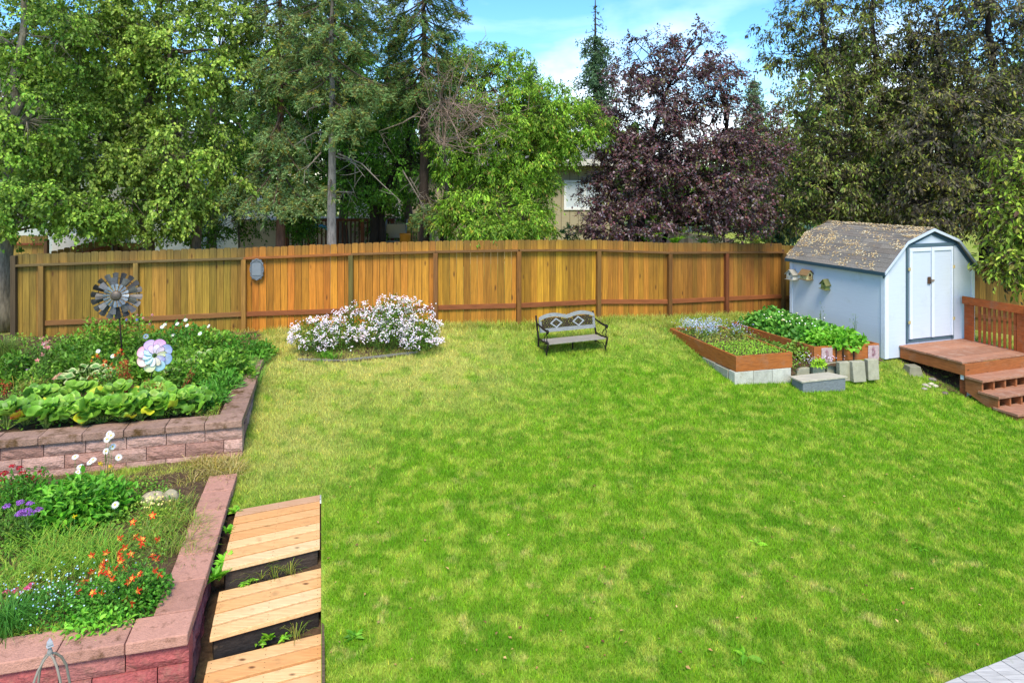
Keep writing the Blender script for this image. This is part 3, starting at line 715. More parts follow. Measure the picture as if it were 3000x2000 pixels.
birdhouse(2329, 817, .20, .21, .15, 'd8d6cc', 'a8a294', 'weathered white birdhouse nearest the fence end of the shed wall', 'out')
birdhouse(2371, 817, .21, .20, .17, 'd8cf98', '8c6f4a', 'cream birdhouse with a brown roof and a painted numeral 5', 'along', open_=True)
birdhouse(2424, 845, .13, .20, .12, '8f9a56', '77784a', 'small green birdhouse hanging crooked on the shed wall', 'out', tilt=.12)

# ================================================================ SHED DECK, STAIRS, RAILING
ZD = .175
deck = thing('deck', s3(1.2, -.7, ZD - .2), 'red-brown stained deck platform in front of the shed doors', 'deck')
A0, A1, T1 = .37, 2.13, -1.30
nb = 9; w_ = 1.29 / nb
for k in range(nb):
    m = MB(); t0 = -.012 - k * w_; m.obox(SO, E1, E2, A0 - .015, A1 + .02, t0 - w_ + .006, t0, ZD - .036, ZD + rs.uniform(-.002, .002), np.array(lin('b07c60')) * rs.uniform(.85, 1.15)); obj('deck_board', m, 'stain_top', deck, bevel=.004)
for nm, args in (('rim_board', (A0, A0 + .04, T1, -.02)), ('rim_board', (A0 + .001, A1, T1 - .04, T1 - .001)), ('rim_board', (A1 - .04, A1, T1, -.02))):
    m = MB(); m.obox(SO, E1, E2, *args, ZD - .24, ZD - .038, lin('aa6434')); obj(nm, m, 'stain', deck, bevel=.003)
def gs(s, t): q = SO + E1 * s + E2 * t; return float(gz(q[0], q[1]))
for s_, t_ in ((A0 + .03, T1 - .035), (A1 - .12, T1 + .05)):
    m = MB(); m.obox(SO, E1, E2, s_, s_ + .12, t_, t_ + .12, gs(s_, t_) - .05, ZD - .239, lin('8f4e2a')); po = obj('post', m, 'stain', deck, bevel=.004)
m = MB(); m.obox(SO, E1, E2, A0 + .05, A0 + .152, T1 - .046, T1 - .036, gs(A0, T1) - .0, gs(A0, T1) + .08, lin('d9dde0')); m.obox(SO, E1, E2, A0 + .018, A0 + .029, T1, T1 + .06, gs(A0, T1) + .28, gs(A0, T1) + .42, lin('d9dde0')); obj('metal_bracket', m, 'paint', deck)
# railing on the far right side of the deck
rail = thing('deck_railing', s3(A1, -.6, ZD), 'orange-brown railing with square balusters along the far side of the shed deck', 'railing')
R0 = A1 - .06
m = MB(); m.obox(SO, E1, E2, R0 - .05, R0 - .012, T1 - .03, -.05, 1.055 - .15, 1.055, lin('bc622c')); obj('top_rail', m, 'stain', rail, bevel=.004)
for t0, t1 in ((-.26, -.07), (T1 + .02, T1 + .2)):
    m = MB(); m.obox(SO, E1, E2, R0 - .011, R0 + .03, t0, t1, ZD, 1.04, lin('b05a2a')); obj('post', m, 'stain', rail, bevel=.004)
for k in range(8):
    t = -.37 - k * .098; m = MB(); m.obox(SO, E1, E2, R0 - .011, R0 + .027, t - .03, t + .01, ZD, 1.03, np.array(lin('aa562a')) * rs.uniform(.85, 1.15)); obj('baluster', m, 'stain', rail, bevel=.003)
m = MB(); hp = [s3(R0 - .09, T1 - .0, 1.06), s3(R0 - .09, T1 - .12, 1.0), s3(R0 - .09, T1 - .5, .75), s3(R0 - .09, T1 - 1.0, .42)]
m.tube(hp, .028, 8, lin('b8743c')); obj('handrail', m, 'stain', rail, smooth=True)
m = MB(); m.obox(SO, E1, E2, R0 - .12, R0 - .04, T1 - 1.02, T1 - .94, -.6, .42, lin('9a4a24')); obj('handrail_post', m, 'stain', rail, bevel=.004)
# stairs
st = thing('deck_stairs', s3(A0 + .7, T1 - .5, -.6), 'open-backed red-brown stairs going down from the shed deck', 'stairs')
runs = [(-.055, .0, .33), (-.255, .24, .61), (-.455, .50, .92)]
for k, (z, a, b) in enumerate(runs):
    for j in range(2):
        w2 = (b - a) / 2; m = MB(); m.obox(SO, E1, E2, A0 - .02, A1 + .03, T1 - .045 - a - (j + 1) * w2 + .004, T1 - .045 - a - j * w2, z - .042, z + rs.uniform(-.001, .001), np.array(lin('b07c60')) * rs.uniform(.9, 1.1))
        obj('tread', m, 'stain_top', st, bevel=.004)
for k in range(7):
    s_ = A0 + .0 + k * .285; m = MB(); tf = -(T1 - .045)
    pr = [(0, ZD - .26), (.33 - .03, -.099), (.33 - .03, -.30), (.58, -.30), (.58, -.50), (.86, -.50), (.90, -.66), (.80, -.68), (.0, -.27 - .18)]
    pr = [(0, -.10), (.295, -.10), (.295, -.299), (.575, -.299), (.575, -.499), (.875, -.499), (.875, -.66), (.78, -.66), (0, -.33)]
    m.prism(pr, s3(s_, T1 - .045, 0) * np.array((1, 1, 0)), -e2, ez, e1, .04, lin('a8663c')); obj('stringer', m, 'stain', st)
m = MB(); m.obox(SO, E1, E2, A0 + .04, A1, T1 - .045 - .89, T1 - .045 - .855 , -.66, -.50, lin('8a4a2c')); obj('bottom_riser', m, 'stain', st)
# brick-red paver at the foot of the stairs
q = [PZ(2950, 1243, -.58), PZ(3010, 1234, -.58), PZ(3080, 1262, -.58), PZ(3010, 1278, -.58)]
m = MB(); m.hexa([p_ - (0, 0, .05) for p_ in q[::-1]] + [p_ for p_ in q[::-1]], lin('b07064')); obj('paver', m, 'cap', label='flat brick-red paver in the grass below the deck stairs', cat='paver', bevel=.006)

# concrete footing, soil, stones, hose under deck
def rock(name, c, r, col, label, cat, group=None, seed=0, mat='stone', flat=.6, k=12):
    rr = np.random.default_rng(seed); m = MB(); V = []; n1, n2 = 8, 12
    ph = rr.uniform(0, 6, 6)
    for i in range(n1 + 1):
        th = pi * i / n1
        for j in range(n2):
            a = 2 * pi * j / n2; s = 1 + .10 * sin(2 * a + ph[0]) + .08 * sin(3 * a + ph[1]) * sin(th) + .07 * cos(2 * th + ph[2])
            V.append((c[0] + r[0] * s * sin(th) * cos(a), c[1] + r[1] * s * sin(th) * sin(a), c[2] + r[2] * (1 if len(r) > 2 else flat) * s * cos(th)))
    fc = [(i * n2 + j, (i + 1) * n2 + j, (i + 1) * n2 + (j + 1) % n2, i * n2 + (j + 1) % n2) for i in range(n1) for j in range(n2)]
    m.add(V, fc, lin(col)); return obj(name, m, mat, label=label, cat=cat, group=group, smooth=True)
fb = G(2684, 1103); zb = fb[2] + .02
m = MB(); fb = fb + np.array((0, .12, 0)); 
lo = [(fb[0] + x * .15, fb[1] + y * .15, zb - .1) for x, y in ((-1, -1), (1, -1), (1, 1), (-1, 1))]; hi = [(fb[0] + x * .10, fb[1] + y * .10, zb + .16) for x, y in ((-1, -1), (1, -1), (1, 1), (-1, 1))]
m.hexa(lo + hi, lin('8d8872')); obj('pier_block', m, 'concrete', label='tapered concrete pier block under the shed deck edge', cat='pier block', bevel=.012)
sheet('bare_soil', [tuple((SO + E1 * a + E2 * b)) for a, b in ((.35, -.02), (.35, -.75), (.2, -1.0), (.45, -1.5), (.7, -2.1), (2.4, -2.1), (2.4, -.02))], 0, 'soil', amp=.01, step=.09, zf=lambda X, Y: gz(X, Y) + .012)
sc = ['d8cbb0', 'cfc3ac', 'b8ab98', 'a89a92', '8d8278', 'c9b79a', '7a6a62']
lb = ['round cream stone on the soil beside the deck post', 'second cream stone touching the first beside the deck post', 'pale flat stone behind the cream pair under the deck', 'pinkish grey stone left of the cream pair', 'dark mossy stone under the deck', 'tan stone nearest the lawn under the deck', 'brownish stone by the foot of the deck post']
for k, (px, py, r_) in enumerate([(2727, 1128, .055), (2740, 1134, .06), (2711, 1131, .06), (2708, 1142, .05), (2732, 1115, .07), (2722, 1136, .04), (2768, 1155, .06)]):
    q = G(px, py); rock('stone', (q[0], q[1], q[2] + .02), (r_, r_ * .8, r_ * .5), sc[k], lb[k], 'stone', 'stones under the shed deck', seed=k + 3)

# ================================================================ PLANTER BOXES
def planter(FL, FR, BR, BL, zt, h, label, th=.035):
    t = thing('planter_box', (*((FL + BR) / 2), zt - h), label, 'planter')
    ring = [FL, FR, BR, BL]; cen = sum(ring) / 4
    for i, (a, b) in enumerate(((FL, FR), (FR, BR), (BR, BL), (BL, FL))):
        d = nrm(b - a); n = np.array((-d[1], d[0]));
        if np.dot(n, cen - a) < 0: n = -n
        L_ = np.linalg.norm(b - a); m = MB(); e = .0 if i % 2 == 0 else th + .001
        m.obox(a, d, n, e, L_ - e, 0, th, zt - h, zt, np.array(lin('b0662e')) * random.uniform(.92, 1.08)); obj('side_board', m, 'stain', t, bevel=.004)
    inn = [q + (cen - q) * .06 for q in ring]
    m = MB(); n_ = 14; V = []
    for i in range(n_ + 1):
        for j in range(n_ + 1):
            u, v = i / n_, j / n_; q = inn[0] * (1 - u) * (1 - v) + inn[1] * u * (1 - v) + inn[2] * u * v + inn[3] * (1 - u) * v
            V.append((q[0], q[1], zt - .045 + random.uniform(-.015, .02)))
    m.add(V, [(i * (n_ + 1) + j, (i + 1) * (n_ + 1) + j, (i + 1) * (n_ + 1) + j + 1, i * (n_ + 1) + j + 1) for i in range(n_) for j in range(n_)]); obj('soil_fill', m, 'soil', t, smooth=True)
    return t, inn
p1 = [np.array(q) for q in ((3.79, 11.55), (4.86, 11.83), (4.28, 14.05), (3.18, 13.78))]
planter1, in1 = planter(*p1, .432, .262, 'stained planter box nearer the bench, with forget-me-nots and weeds')
p2 = [XY(2385, 1016, .43), XY(2576, 1006, .43)]; p2 = [p2[0], p2[1], p2[1] + E2 * 2.3 * 1.0, p2[0] + E2 * 2.3]
planter2, in2 = planter(*p2, .43, .275, 'stained planter box against the shed, overflowing with leafy plants')
# decorative tiles, black straps on its front
dfr = nrm(p2[1] - p2[0]); nfr = np.array((dfr[1], -dfr[0])); Lf = np.linalg.norm(p2[1] - p2[0])
def tile(s, label):
    c = p2[0] + dfr * s + nfr * .004; cz = .43 - .145
    t = thing('tile', (*c, cz - .12), label, 'tile', 'sun tiles on the planter')
    m = MB(); m.obox(p2[0], dfr, nfr, s - .11, s + .11, .004, .016, cz - .135, cz + .12, lin('c3a9a8')); obj('tile_body', m, 'stone', t, bevel=.003)
    m = MB(); ux = np.array((*dfr, 0)); o = np.array((*(p2[0] + dfr * s + nfr * .0175), cz)); n3 = np.array((*nfr, 0))
    m.tube([o + ux * (-.045 + .03 * cos(a)) + ez * .05 * sin(a) for a in np.linspace(-1.3, 1.3, 8)], .004, 5, lin('6d2f44'))
    for a in np.linspace(-1.2, 1.2, 9):
        for r0, r1 in ((.045, .085),): m.tube([o + ux * (-.04 + r0 * cos(a)) + ez * r0 * sin(a) * 1.2, o + ux * (-.04 + r1 * cos(a)) + ez * r1 * 1.25 * sin(a)], [.006, .002], 5, lin('7a2c48'))
    obj('sun_motif', m, 'plain', t)
tile(.25, 'pinkish sun-motif tile at the left of the leafy planter front'); tile(Lf - .13, 'pinkish sun-motif tile at the right corner of the leafy planter')
for k, s in enumerate((.44, .58, .80)):
    t = MB(); t.obox(p2[0], dfr, nfr, s - .011, s + .011, .002, .010, .15, .44, lin('2a2622')); t.obox(p2[0], dfr, nfr, s - .011, s + .011, -.06, .010, .4405, .4455, lin('2a2622'))
    obj('strap', t, 'plain', label=['left', 'middle', 'right'][k] + 'most black strap on the front of the leafy planter' if k != 1 else 'middle black strap on the front of the leafy planter', cat='strap', group='black straps on the planter')
# concrete blocks
def cblock(p0, d, L_, dep, z0, z1, label, lean=0., col='b3b0a0'):
    d = nrm(d); n = np.array((-d[1], d[0])); n = n if n[1] > 0 else -n; p0 = np.array(p0[:2]); m = MB()
    q0 = [p0, p0 + d * L_, p0 + d * L_ + n * dep, p0 + n * dep]; sh = n * lean
    m.hexa([(*a, z0) for a in q0] + [(*(a + sh), z1) for a in q0], np.array(lin(col)) * random.uniform(.9, 1.08))
    obj('concrete_block', m, 'concrete', label=label, cat='concrete block', group='concrete blocks round the planters', bevel=.008)
d1_ = nrm(p1[1] - p1[0]); s = -.005
for k, (wd, lb_) in enumerate(((.36, 'corner'), (.365, 'middle'), (.365, 'right-hand'))):
    cblock(p1[0] + d1_ * s + np.array((-.02, -.01)), d1_, wd, .18, -.12, .165, f'{lb_} concrete block under the front of the forget-me-not planter', col='c4c1b2'); s += wd + .006
dl_ = nrm(p1[3] - p1[0])
cblock(p1[0] + dl_ * .20 + np.array((-.03, 0)), dl_, .40, .15, -.1, .155, 'grey concrete block under the left side of the forget-me-not planter', col='9c9b8a')
cblock(p1[0] + dl_ * .62 + np.array((-.03, 0)), dl_, .40, .15, -.1, .165, 'farther grey concrete block under the left side of the forget-me-not planter', col='9c9b8a')
m = MB(); q = p1[0] + dl_ * 1.0; m.obox(q, dl_, np.array((dl_[1], -dl_[0])), 0, .6, 0.02, .1, .0, .168, lin('5a4a3a')); obj('support_board', m, 'timber', label='dark board propping up the left side of the forget-me-not planter', cat='board')
for k, (x0, y0, w3, zt, lb_) in enumerate(((2335, 1099, .26, .09, 'left one of the small blocks behind the step stool'), (2382, 1096, .25, .12, 'middle one of the small blocks behind the step stool'), (2424, 1092, .24, .14, 'small block behind the right end of the step stool'))):
    q = PZ(x0, y0, -.03); cblock(q, (1, .25), w3, .12, -.1, zt, lb_, col='a9a48c')
for k, (x0, y0, w3, zt, ln_, lb_) in enumerate(((2461, 1104, .235, .19, .012, 'upright block right of the step stool'), (2502, 1107, .25, .21, .045, 'tilted pale block between two upright blocks'), (2545, 1101, .22, .22, .02, 'upright block by the shed corner'))):
    q = PZ(x0, y0, -.06); cblock(q, (1, .2), w3, .10, -.14, zt, lb_, lean=ln_, col='b0ab93')
# mulch path between the planters
sheet('mulch', [tuple(p1[1]), tuple(p1[2]), tuple(p2[3]), tuple(p2[0]), tuple(p2[1] + np.array((.1, .0))), tuple(XY(2568, 1070, .1)), tuple(XY(2340, 1074, .1))], 0, 'soil', amp=.015, step=.08, zf=lambda X, Y: np.interp(Y, [11.8, 12.3, 14.2], [.05, .13, .36]))
# step stool (grey-topped box)
def xyz(px, py, z): q = PZ(px, py, z); return np.array((q[0], q[1], z))
stl = thing('step_stool', G(2410, 1135), 'low blue-grey wooden step with a weathered flat top before the blocks', 'step stool')
q = [xyz(2349, 1117, .055), xyz(2484, 1102, .055), xyz(2424, 1089, .055), xyz(2313, 1101, .055)]
zs_ = min(float(gz(v[0], v[1])) for v in q) - .05
m = MB(); m.hexa([v - ez * .03 for v in q] + q, lin('c2b9a4')); obj('top_board', m, 'grey_wood', stl, bevel=.005)
c_ = sum(q) / 4; qi = [c_ + (v - c_) * .92 for v in q]
m = MB(); m.hexa([np.array((*v[:2], zs_)) for v in qi] + [np.array((*v[:2], .0245)) for v in qi], lin('7e8486')); obj('box_body', m, 'grey_wood', stl, bevel=.004)

# ================================================================ BENCH
bt_ang = radians(12)
BD = np.array((cos(bt_ang), sin(bt_ang))); BN = np.array((-sin(bt_ang), cos(bt_ang)))      # along, backwards
# measured feet: left front (1607,1030), right front (1771,1013)
bl0 = P(1606, 1030, 12.2); br0 = P(1773, 1014, 12.55); BD = nrm((br0 - bl0)[:2]); BN = np.array((-BD[1], BD[0])); BW = np.linalg.norm((br0 - bl0)[:2])
bz = float(gz(bl0[0], bl0[1])) ; zr = float(gz(br0[0], br0[1]))
bench = thing('garden_bench', ((bl0[0] + br0[0]) / 2, (bl0[1] + br0[1]) / 2, bz), 'weathered bench with grey wood slats, iron sides and diamond back', 'bench')
bd3 = np.array((*BD, 0)); bn3 = np.array((*BN, 0)); bo = np.array((bl0[0], bl0[1], bz - .09)); tiltr = (zr - bz) / BW
bd3 = nrm(np.array((BD[0], BD[1], max(tiltr, .02))))
bc = lin('9c988e')
def bq(x, y, z): return bo + bd3 * x + bn3 * y + ez * z
SH = .34
for k, (y0, y1, z) in enumerate(((-.02, .09, SH), (.105, .20, SH - .012), (.215, .31, SH - .018), (.325, .42, SH - .02))):
    m = MB(); m.hexa([bq(-.0, y0, z - .022), bq(BW, y0, z - .022), bq(BW, y1, z - .022), bq(0, y1, z - .022), bq(0, y0, z), bq(BW, y0, z), bq(BW, y1, z), bq(0, y1, z)], lin('9c9488')); obj('seat_slat', m, 'grey_wood', bench, bevel=.004)
# back plane: leaning
def bk(x, h, off=0): return bq(x, .42 + (h - SH) * .22 + off, h)
def strip(poly, off, th, mat, name, col, par=None):
    m = MB(); V = [bk(x, h, off) for x, h in poly] + [bk(x, h, off - th) for x, h in poly]; n = len(poly)
    m.add(V, [tuple(range(n - 1, -1, -1)), tuple(range(n, 2 * n))] + [(i, (i + 1) % n, n + (i + 1) % n, n + i) for i in range(n)], col)
    obj(name, m, mat, par or bench)
def topcurve(f):      # f 0..1 : two humps
    u = (f * 2) % 1.0 if f < 1 else 1.0
    e = .04; h = sin(pi * min(max(u, 0), 1))
    return .70 + .07 * max(0, h) ** .75 + (.014 if .45 < f < .55 else 0)
m = MB(); n = 40; BT = [topcurve(i / n) for i in range(n + 1)]
V = []
for i in range(n + 1):
    x = BW * i / n; V += [bk(x, BT[i]), bk(x, BT[i] - .062), bk(x, BT[i], -.028), bk(x, BT[i] - .062, -.028)]
fc = []
for i in range(n):
    a = 4 * i; b = a + 4; fc += [(a + 2, a + 3, b + 3, b + 2), (a, b, b + 1, a + 1), (a, a + 2, b + 2, b), (a + 1, b + 1, b + 3, a + 3)]
fc += [(0, 1, 3, 2), (4 * n, 4 * n + 2, 4 * n + 3, 4 * n + 1)]
m.add(V, fc, lin('939592')); obj('crest_rail', m, 'grey_wood', bench)
strip([(0, SH + .10), (.045, SH + .10), (.045, .637), (0, .637)], 0, .028, 'grey_wood', 'back_stile', lin('8e908e'))
strip([(BW - .045, SH + .10), (BW, SH + .10), (BW, .637), (BW - .045, .637)], 0, .028, 'grey_wood', 'back_stile', lin('8e908e'))
strip([(.046, SH + .10), (BW - .046, SH + .10), (BW - .046, SH + .165), (.046, SH + .165)], 0, .028, 'grey_wood', 'lower_back_rail', lin('8e908e'))
for cx in (.30, .70):
    x0, z0 = BW * cx, .590; R_, r_ = .125, .088; t0 = None
    for a in range(4):
        c0, s0 = cos(a * pi / 2), sin(a * pi / 2); c1, s1 = cos((a + 1) * pi / 2), sin((a + 1) * pi / 2); kz = .72
        strip([(x0 + R_ * c0, z0 + R_ * s0 * kz), (x0 + R_ * c1, z0 + R_ * s1 * kz), (x0 + r_ * c1, z0 + r_ * s1 * kz), (x0 + r_ * c0, z0 + r_ * s0 * kz)], -.002, .026, 'grey_wood', 'diamond_inlay', lin('a0a4a4'))
# cast lattice: rings and vines
m = MB(); rb_ = random.Random(4)
x = .07
gx, gz_n = 30, 7
for i in range(gx):
    for j in range(gz_n):
        xx = .05 + (BW - .1) * (i + .5 * (j % 2)) / gx; zz = SH + .19 + j * .034
        top = topcurve(min(max(xx / BW, 0), 1)) - .07
        if zz > top - .01: continue
        inside = any(abs(xx - BW * cx) / .095 + abs(zz - .590) / (.095 * .72) < 1.0 and abs(xx - BW * cx) / .095 + abs(zz - .590) / (.095 * .72) > .99 for cx in (.3, .7))
        r_ = .015 + rb_.uniform(-.003, .004)
        m.tube([bk(xx + r_ * cos(a), zz + r_ * sin(a), -.012) for a in np.linspace(0, 2 * pi, 8)], .0105, 4, lin('4a4232'), cap=False)
for z_ in (SH + .175,): m.tube([bk(.04, z_, -.012), bk(BW - .04, z_, -.012)], .006, 5)
obj('iron_lattice', m, 'iron_bronze', bench)
# iron sides
for x in (-.02, BW + .02):
    m = MB(); T = lambda y, z, dx=0: bq(x + dx, y, z)
    m.tube([T(.58, .73), T(.555, .66), T(.50, .48), T(.44, SH), T(.45, .2), T(.50, 0.0), T(.52, -.06)], [.017, .017, .018, .02, .018, .017, .016], 7)
    m.tube([T(-.05, .35), T(.0, .35), T(.2, .33), T(.43, .34)], .016, 7)
    m.tube([T(-.06, .36), T(-.02, .26), T(.03, .15), T(.0, .04), T(-.04, -.06)], [.014, .02, .016, .014, .018], 7)
    m.tube([T(.03, .15), T(.15, .22), T(.3, .18), T(.45, .2)], .009, 6)
    m.tube([T(.54, .60), T(.40, .585), T(.2, .56), T(.05, .555), T(-.02, .57), T(-.05, .55), T(-.035, .52), T(-.01, .53)], [.014, .016, .02, .02, .022, .022, .016, .01], 7)
    m.tube([T(.02, .55), T(.03, .50), T(-.01, .45), T(.02, .40), T(-.01, .35)], [.012, .01, .009, .01, .012], 6)
    m.tube([T(.02, .5), T(.1, .46), T(.16, .40), T(.12, .36)], .008, 5)
    obj('iron_side', m, 'iron', bench, smooth=True)
m = MB(); m.tube([bq(BW * .5, .2, SH - .05), bq(BW * .5, .2, -.03)], .014, 6); m.tube([bq(-.0, .2, SH - .06), bq(BW, .2, SH - .06)], .01, 6)
m.tube([bq(BW * .5, -.0, -.02), bq(BW * .5, .1, .04), bq(BW * .5, .2, .1)], .01, 5); obj('centre_brace', m, 'iron', bench)

# ================================================================ METAL WINDMILL
def windmill():
    base = PZ(362, 1085, .42); Yc = base[1]; c = P(341, 866, Yc); t = thing('garden_windmill', base, 'dark metal garden windmill with two rings of blades on a tall stake', 'garden spinner')
    nrm3 = nrm(np.array((.35, -1, .12))); ux = nrm(np.cross(ez, nrm3)); ux = -ux; uy = nrm(np.cross(nrm3, ux)); uy = uy if uy[2] > 0 else -uy
    m = MB(); m.tube([base - ez * .1, base + (c - base) * .5 + np.array((.01, 0, 0)), c - nrm3 * .12], [.013, .012, .010], 8, lin('5a5044')); obj('stake', m, 'iron', t, smooth=True)
    m = MB(); m.tube([c - nrm3 * .14, c + nrm3 * .03], .018, 8); obj('axle', m, 'iron', t)
    def ring(n_, r0, r1, w0, w1, off, pitch, cols, nm, ph):
        for k in range(n_):
            a = 2 * pi * k / n_ + ph; rd = ux * cos(a) + uy * sin(a); td = -ux * sin(a) + uy * cos(a)
            tt = td * cos(pitch) + nrm3 * sin(pitch); bb = nrm3 * cos(pitch) - td * sin(pitch)
            m = MB(); V = []
            for i, (r_, w_) in enumerate(((r0, w0), ((r0 + r1) / 2, (w0 + w1) / 2), (r1, w1))):
                for j in (-1, 0, 1): V.append(c + nrm3 * off + rd * (r_ - (.012 if (i == 2 and j) else 0)) + tt * w_ * j / 2 + bb * (.004 if j == 0 else 0))
            V2 = [v - bb * .002 for v in V]; f = [(i * 3 + j, (i + 1) * 3 + j, (i + 1) * 3 + j + 1, i * 3 + j + 1) for i in range(2) for j in range(2)]
            m.add(V + V2, f + [tuple(9 + q for q in ff[::-1]) for ff in f] + [(0, 1, 10, 9), (1, 2, 11, 10), (2, 5, 14, 11), (5, 8, 17, 14), (8, 7, 16, 17), (7, 6, 15, 16), (6, 3, 12, 15), (3, 0, 9, 12)], lin(random.choice(cols)))
            obj(nm, m, 'steel', t)
    ring(18, .18, .365, .05, .098, -.035, .35, ['4a4846', '5b5856', '3a3836', '6a6866'], 'outer_blade', .1)
    ring(9, .15, .295, .055, .108, -.005, -.3, ['6a6866', '7a7772', '4b4946'], 'middle_blade', .0)
    ring(16, .08, .185, .027, .055, .03, .35, ['8a949c', '7a848c', '98a2aa', '6e777e'], 'inner_blade', .05)
    m = MB()
    for r_, o_ in ((.27, -.05), (.135, .015)): m.tube([c + nrm3 * o_ + (ux * cos(a) + uy * sin(a)) * r_ for a in np.linspace(0, 2 * pi, 40)], .006, 5, cap=False)
    obj('hoop', m, 'iron', t)
    m = MB(); V = []
    for i in range(5):
        for j in range(20): a = 2 * pi * j / 20; rr = .078 * cos(i / 4 * pi / 2 * .98); V.append(c + nrm3 * (.035 + .03 * sin(i / 4 * pi / 2)) + (ux * cos(a) + uy * sin(a)) * rr)
    m.add(V, [(i * 20 + j, i * 20 + (j + 1) % 20, (i + 1) * 20 + (j + 1) % 20, (i + 1) * 20 + j) for i in range(4) for j in range(20)] + [tuple(range(19, -1, -1))], lin('6a5f55')); obj('hub', m, 'steel', t, smooth=True)
windmill()

# ================================================================ PASTEL PINWHEEL FLOWER
def pinwheel():
    base = PZ(425, 1170, .42); c = P(453, 1041, base[1]); t = thing('pinwheel', base, 'pastel pinwheel flower with rounded wired petals on a stake', 'garden spinner')
    n3 = nrm(np.array((.4, -1, .25))); ux = nrm(np.cross(n3, ez)) * -1; uy = nrm(np.cross(ux, n3)); uy = uy if uy[2] > 0 else -uy
    m = MB(); m.tube([base - ez * .1, c - n3 * .06 - ez * .05, c - n3 * .04], .006, 7, lin('2a2a28')); obj('stake', m, 'plain', t)
    outer = ['f0a8d8', 'e39ad0', 'c9a8e8', 'b0b8f0', '98c8ee', '90d8e4', 'd8e49a', 'f0c0b0', 'f08aa0', 'd8a0e0']
    outer = ['a9b9f0', 'f2a9da', 'd3aee8', 'f08fae', 'f4c2b6', 'dde79c', '9fd8ea', 'a3c4ee']
    inner_ = ['f2f0a0', 'f5d6ea', 'f7e9f4', 'e8c0e8', 'a9d8f0', 'a8e8f0', 'c0f0e8', 'f0f4f8', 'f4e2c0', 'bcb0f0']
    def petals(n_, r0, r1, w_, off, cols, ph, pitch, nm):
        for k in range(n_):
            a = 2 * pi * k / n_ + ph; rd = ux * cos(a) + uy * sin(a); td = -ux * sin(a) + uy * cos(a); td = td * cos(pitch) + n3 * sin(pitch)
            L_ = (r1 - r0) / 2; cc = c + n3 * off + rd * (r0 + r1) / 2; rim = [cc + rd * L_ * cos(q) + td * w_ * sin(q) * (1 + .25 * cos(q)) + n3 * .012 * sin(q) ** 2 for q in np.linspace(0, 2 * pi, 25)[:-1]]
            m = MB(); base_c = np.array(lin(cols[k % len(cols)])); wht = np.array((.85, .85, .85))
            V = [cc + n3 * .004] + rim; C = [base_c * .5 + wht * .5] + [base_c * (.75 + .25 * cos(q)) * 1 + wht * (.25 - .25 * cos(q)) for q in np.linspace(0, 2 * pi, 25)[:-1]]
            m.add(V, [(0, 1 + i, 1 + (i + 1) % 24) for i in range(24)], C); pt = obj(nm, m, 'film', t)
            m = MB(); m.tube(rim + [rim[0]], .0022, 4, lin('4a4a52'), cap=False); obj('wire_rim', m, 'plain', t)
    petals(8, .055, .226, .078, -.015, outer, .4, .3, 'outer_petal'); petals(10, .027, .15, .041, .012, inner_, .1, .4, 'inner_petal')
    m = MB(); m.tube([c, c + n3 * .03], .012, 10, lin('1c1c1e')); obj('hub', m, 'plain', t)
pinwheel()

# ================================================================ OBELISK FINIAL (bottom left)
def finial():
    Yf = 3.7; top = P(146, 1868, Yf); gzv = -.55; t = thing('obelisk_trellis', (top[0], Yf, gzv), 'top of a grey-brown metal plant obelisk with a pointed finial', 'trellis')
    m = MB(); m.tube([top, top - ez * .02, top - ez * .032, top - ez * .045, top - ez * .06], [.002, .016, .019, .010, .008], 4, lin('a8a8ac')); R = [(.015 + .0), .02]
    m.tube([top - ez * .04, top - ez * .044], [.022, .022], 4, lin('b0b0b4')); m.tube([top - ez * .055, top - ez * .075, top - ez * .09], [.008, .014, .012], 8, lin('8d8a86')); obj('finial', m, 'paint', t)
    for k in range(4):
        a = pi / 4 + k * pi / 2 + .35; d = np.array((cos(a), sin(a), 0)); m = MB()
        pts_ = [top - ez * .085 + d * .005, top - ez * .10 + d * .03, top - ez * .14 + d * .062, top - ez * .20 + d * .088, top - ez * .3 + d * .105, top - ez * .6 + d * .14, np.array((top[0], Yf, gzv)) + d * .2]
        m.tube(pts_, [.0065] * 7, 7, lin('8f8578')); obj('leg', m, 'paint', t, smooth=True)
    for z, r_ in ((.45, .125), (.9, .155), (1.2, .18)):
        m = MB(); m.tube([top - ez * z + np.array((cos(a), sin(a), 0)) * r_ for a in np.linspace(0, 2 * pi, 24)], .004, 5, lin('8f8578'), cap=False); obj('ring', m, 'paint', t)
finial()

# ================================================================ PATIO DECK at the lower right
dz_ = .0
e_a, e_b = PZ(2755, 2003, dz_)[:2], PZ(3000, 1905, dz_)[:2]; pd = nrm(e_b - e_a); pn = np.array((pd[1], -pd[0]))
pdk = thing('patio_deck', (*e_b, dz_), 'pale weathered plank deck in the bottom right corner', 'deck')
for k in range(26):
    m = MB(); s = -1.0 + k * .148; m.obox(e_a, pd, pn, s, s + .14, 0 if True else 0, 2.6, dz_ - .04, dz_ + random.uniform(-.002, .002), np.array(lin('c0bab2')) * random.uniform(.9, 1.1)); obj('deck_board', m, 'grey_wood', pdk, bevel=.004)
m = MB(); m.obox(e_a, pd, pn, -1, 2.85, .03, .07, dz_ - .35, dz_ - .042, lin('8f887e')); obj('rim_board', m, 'grey_wood', pdk)
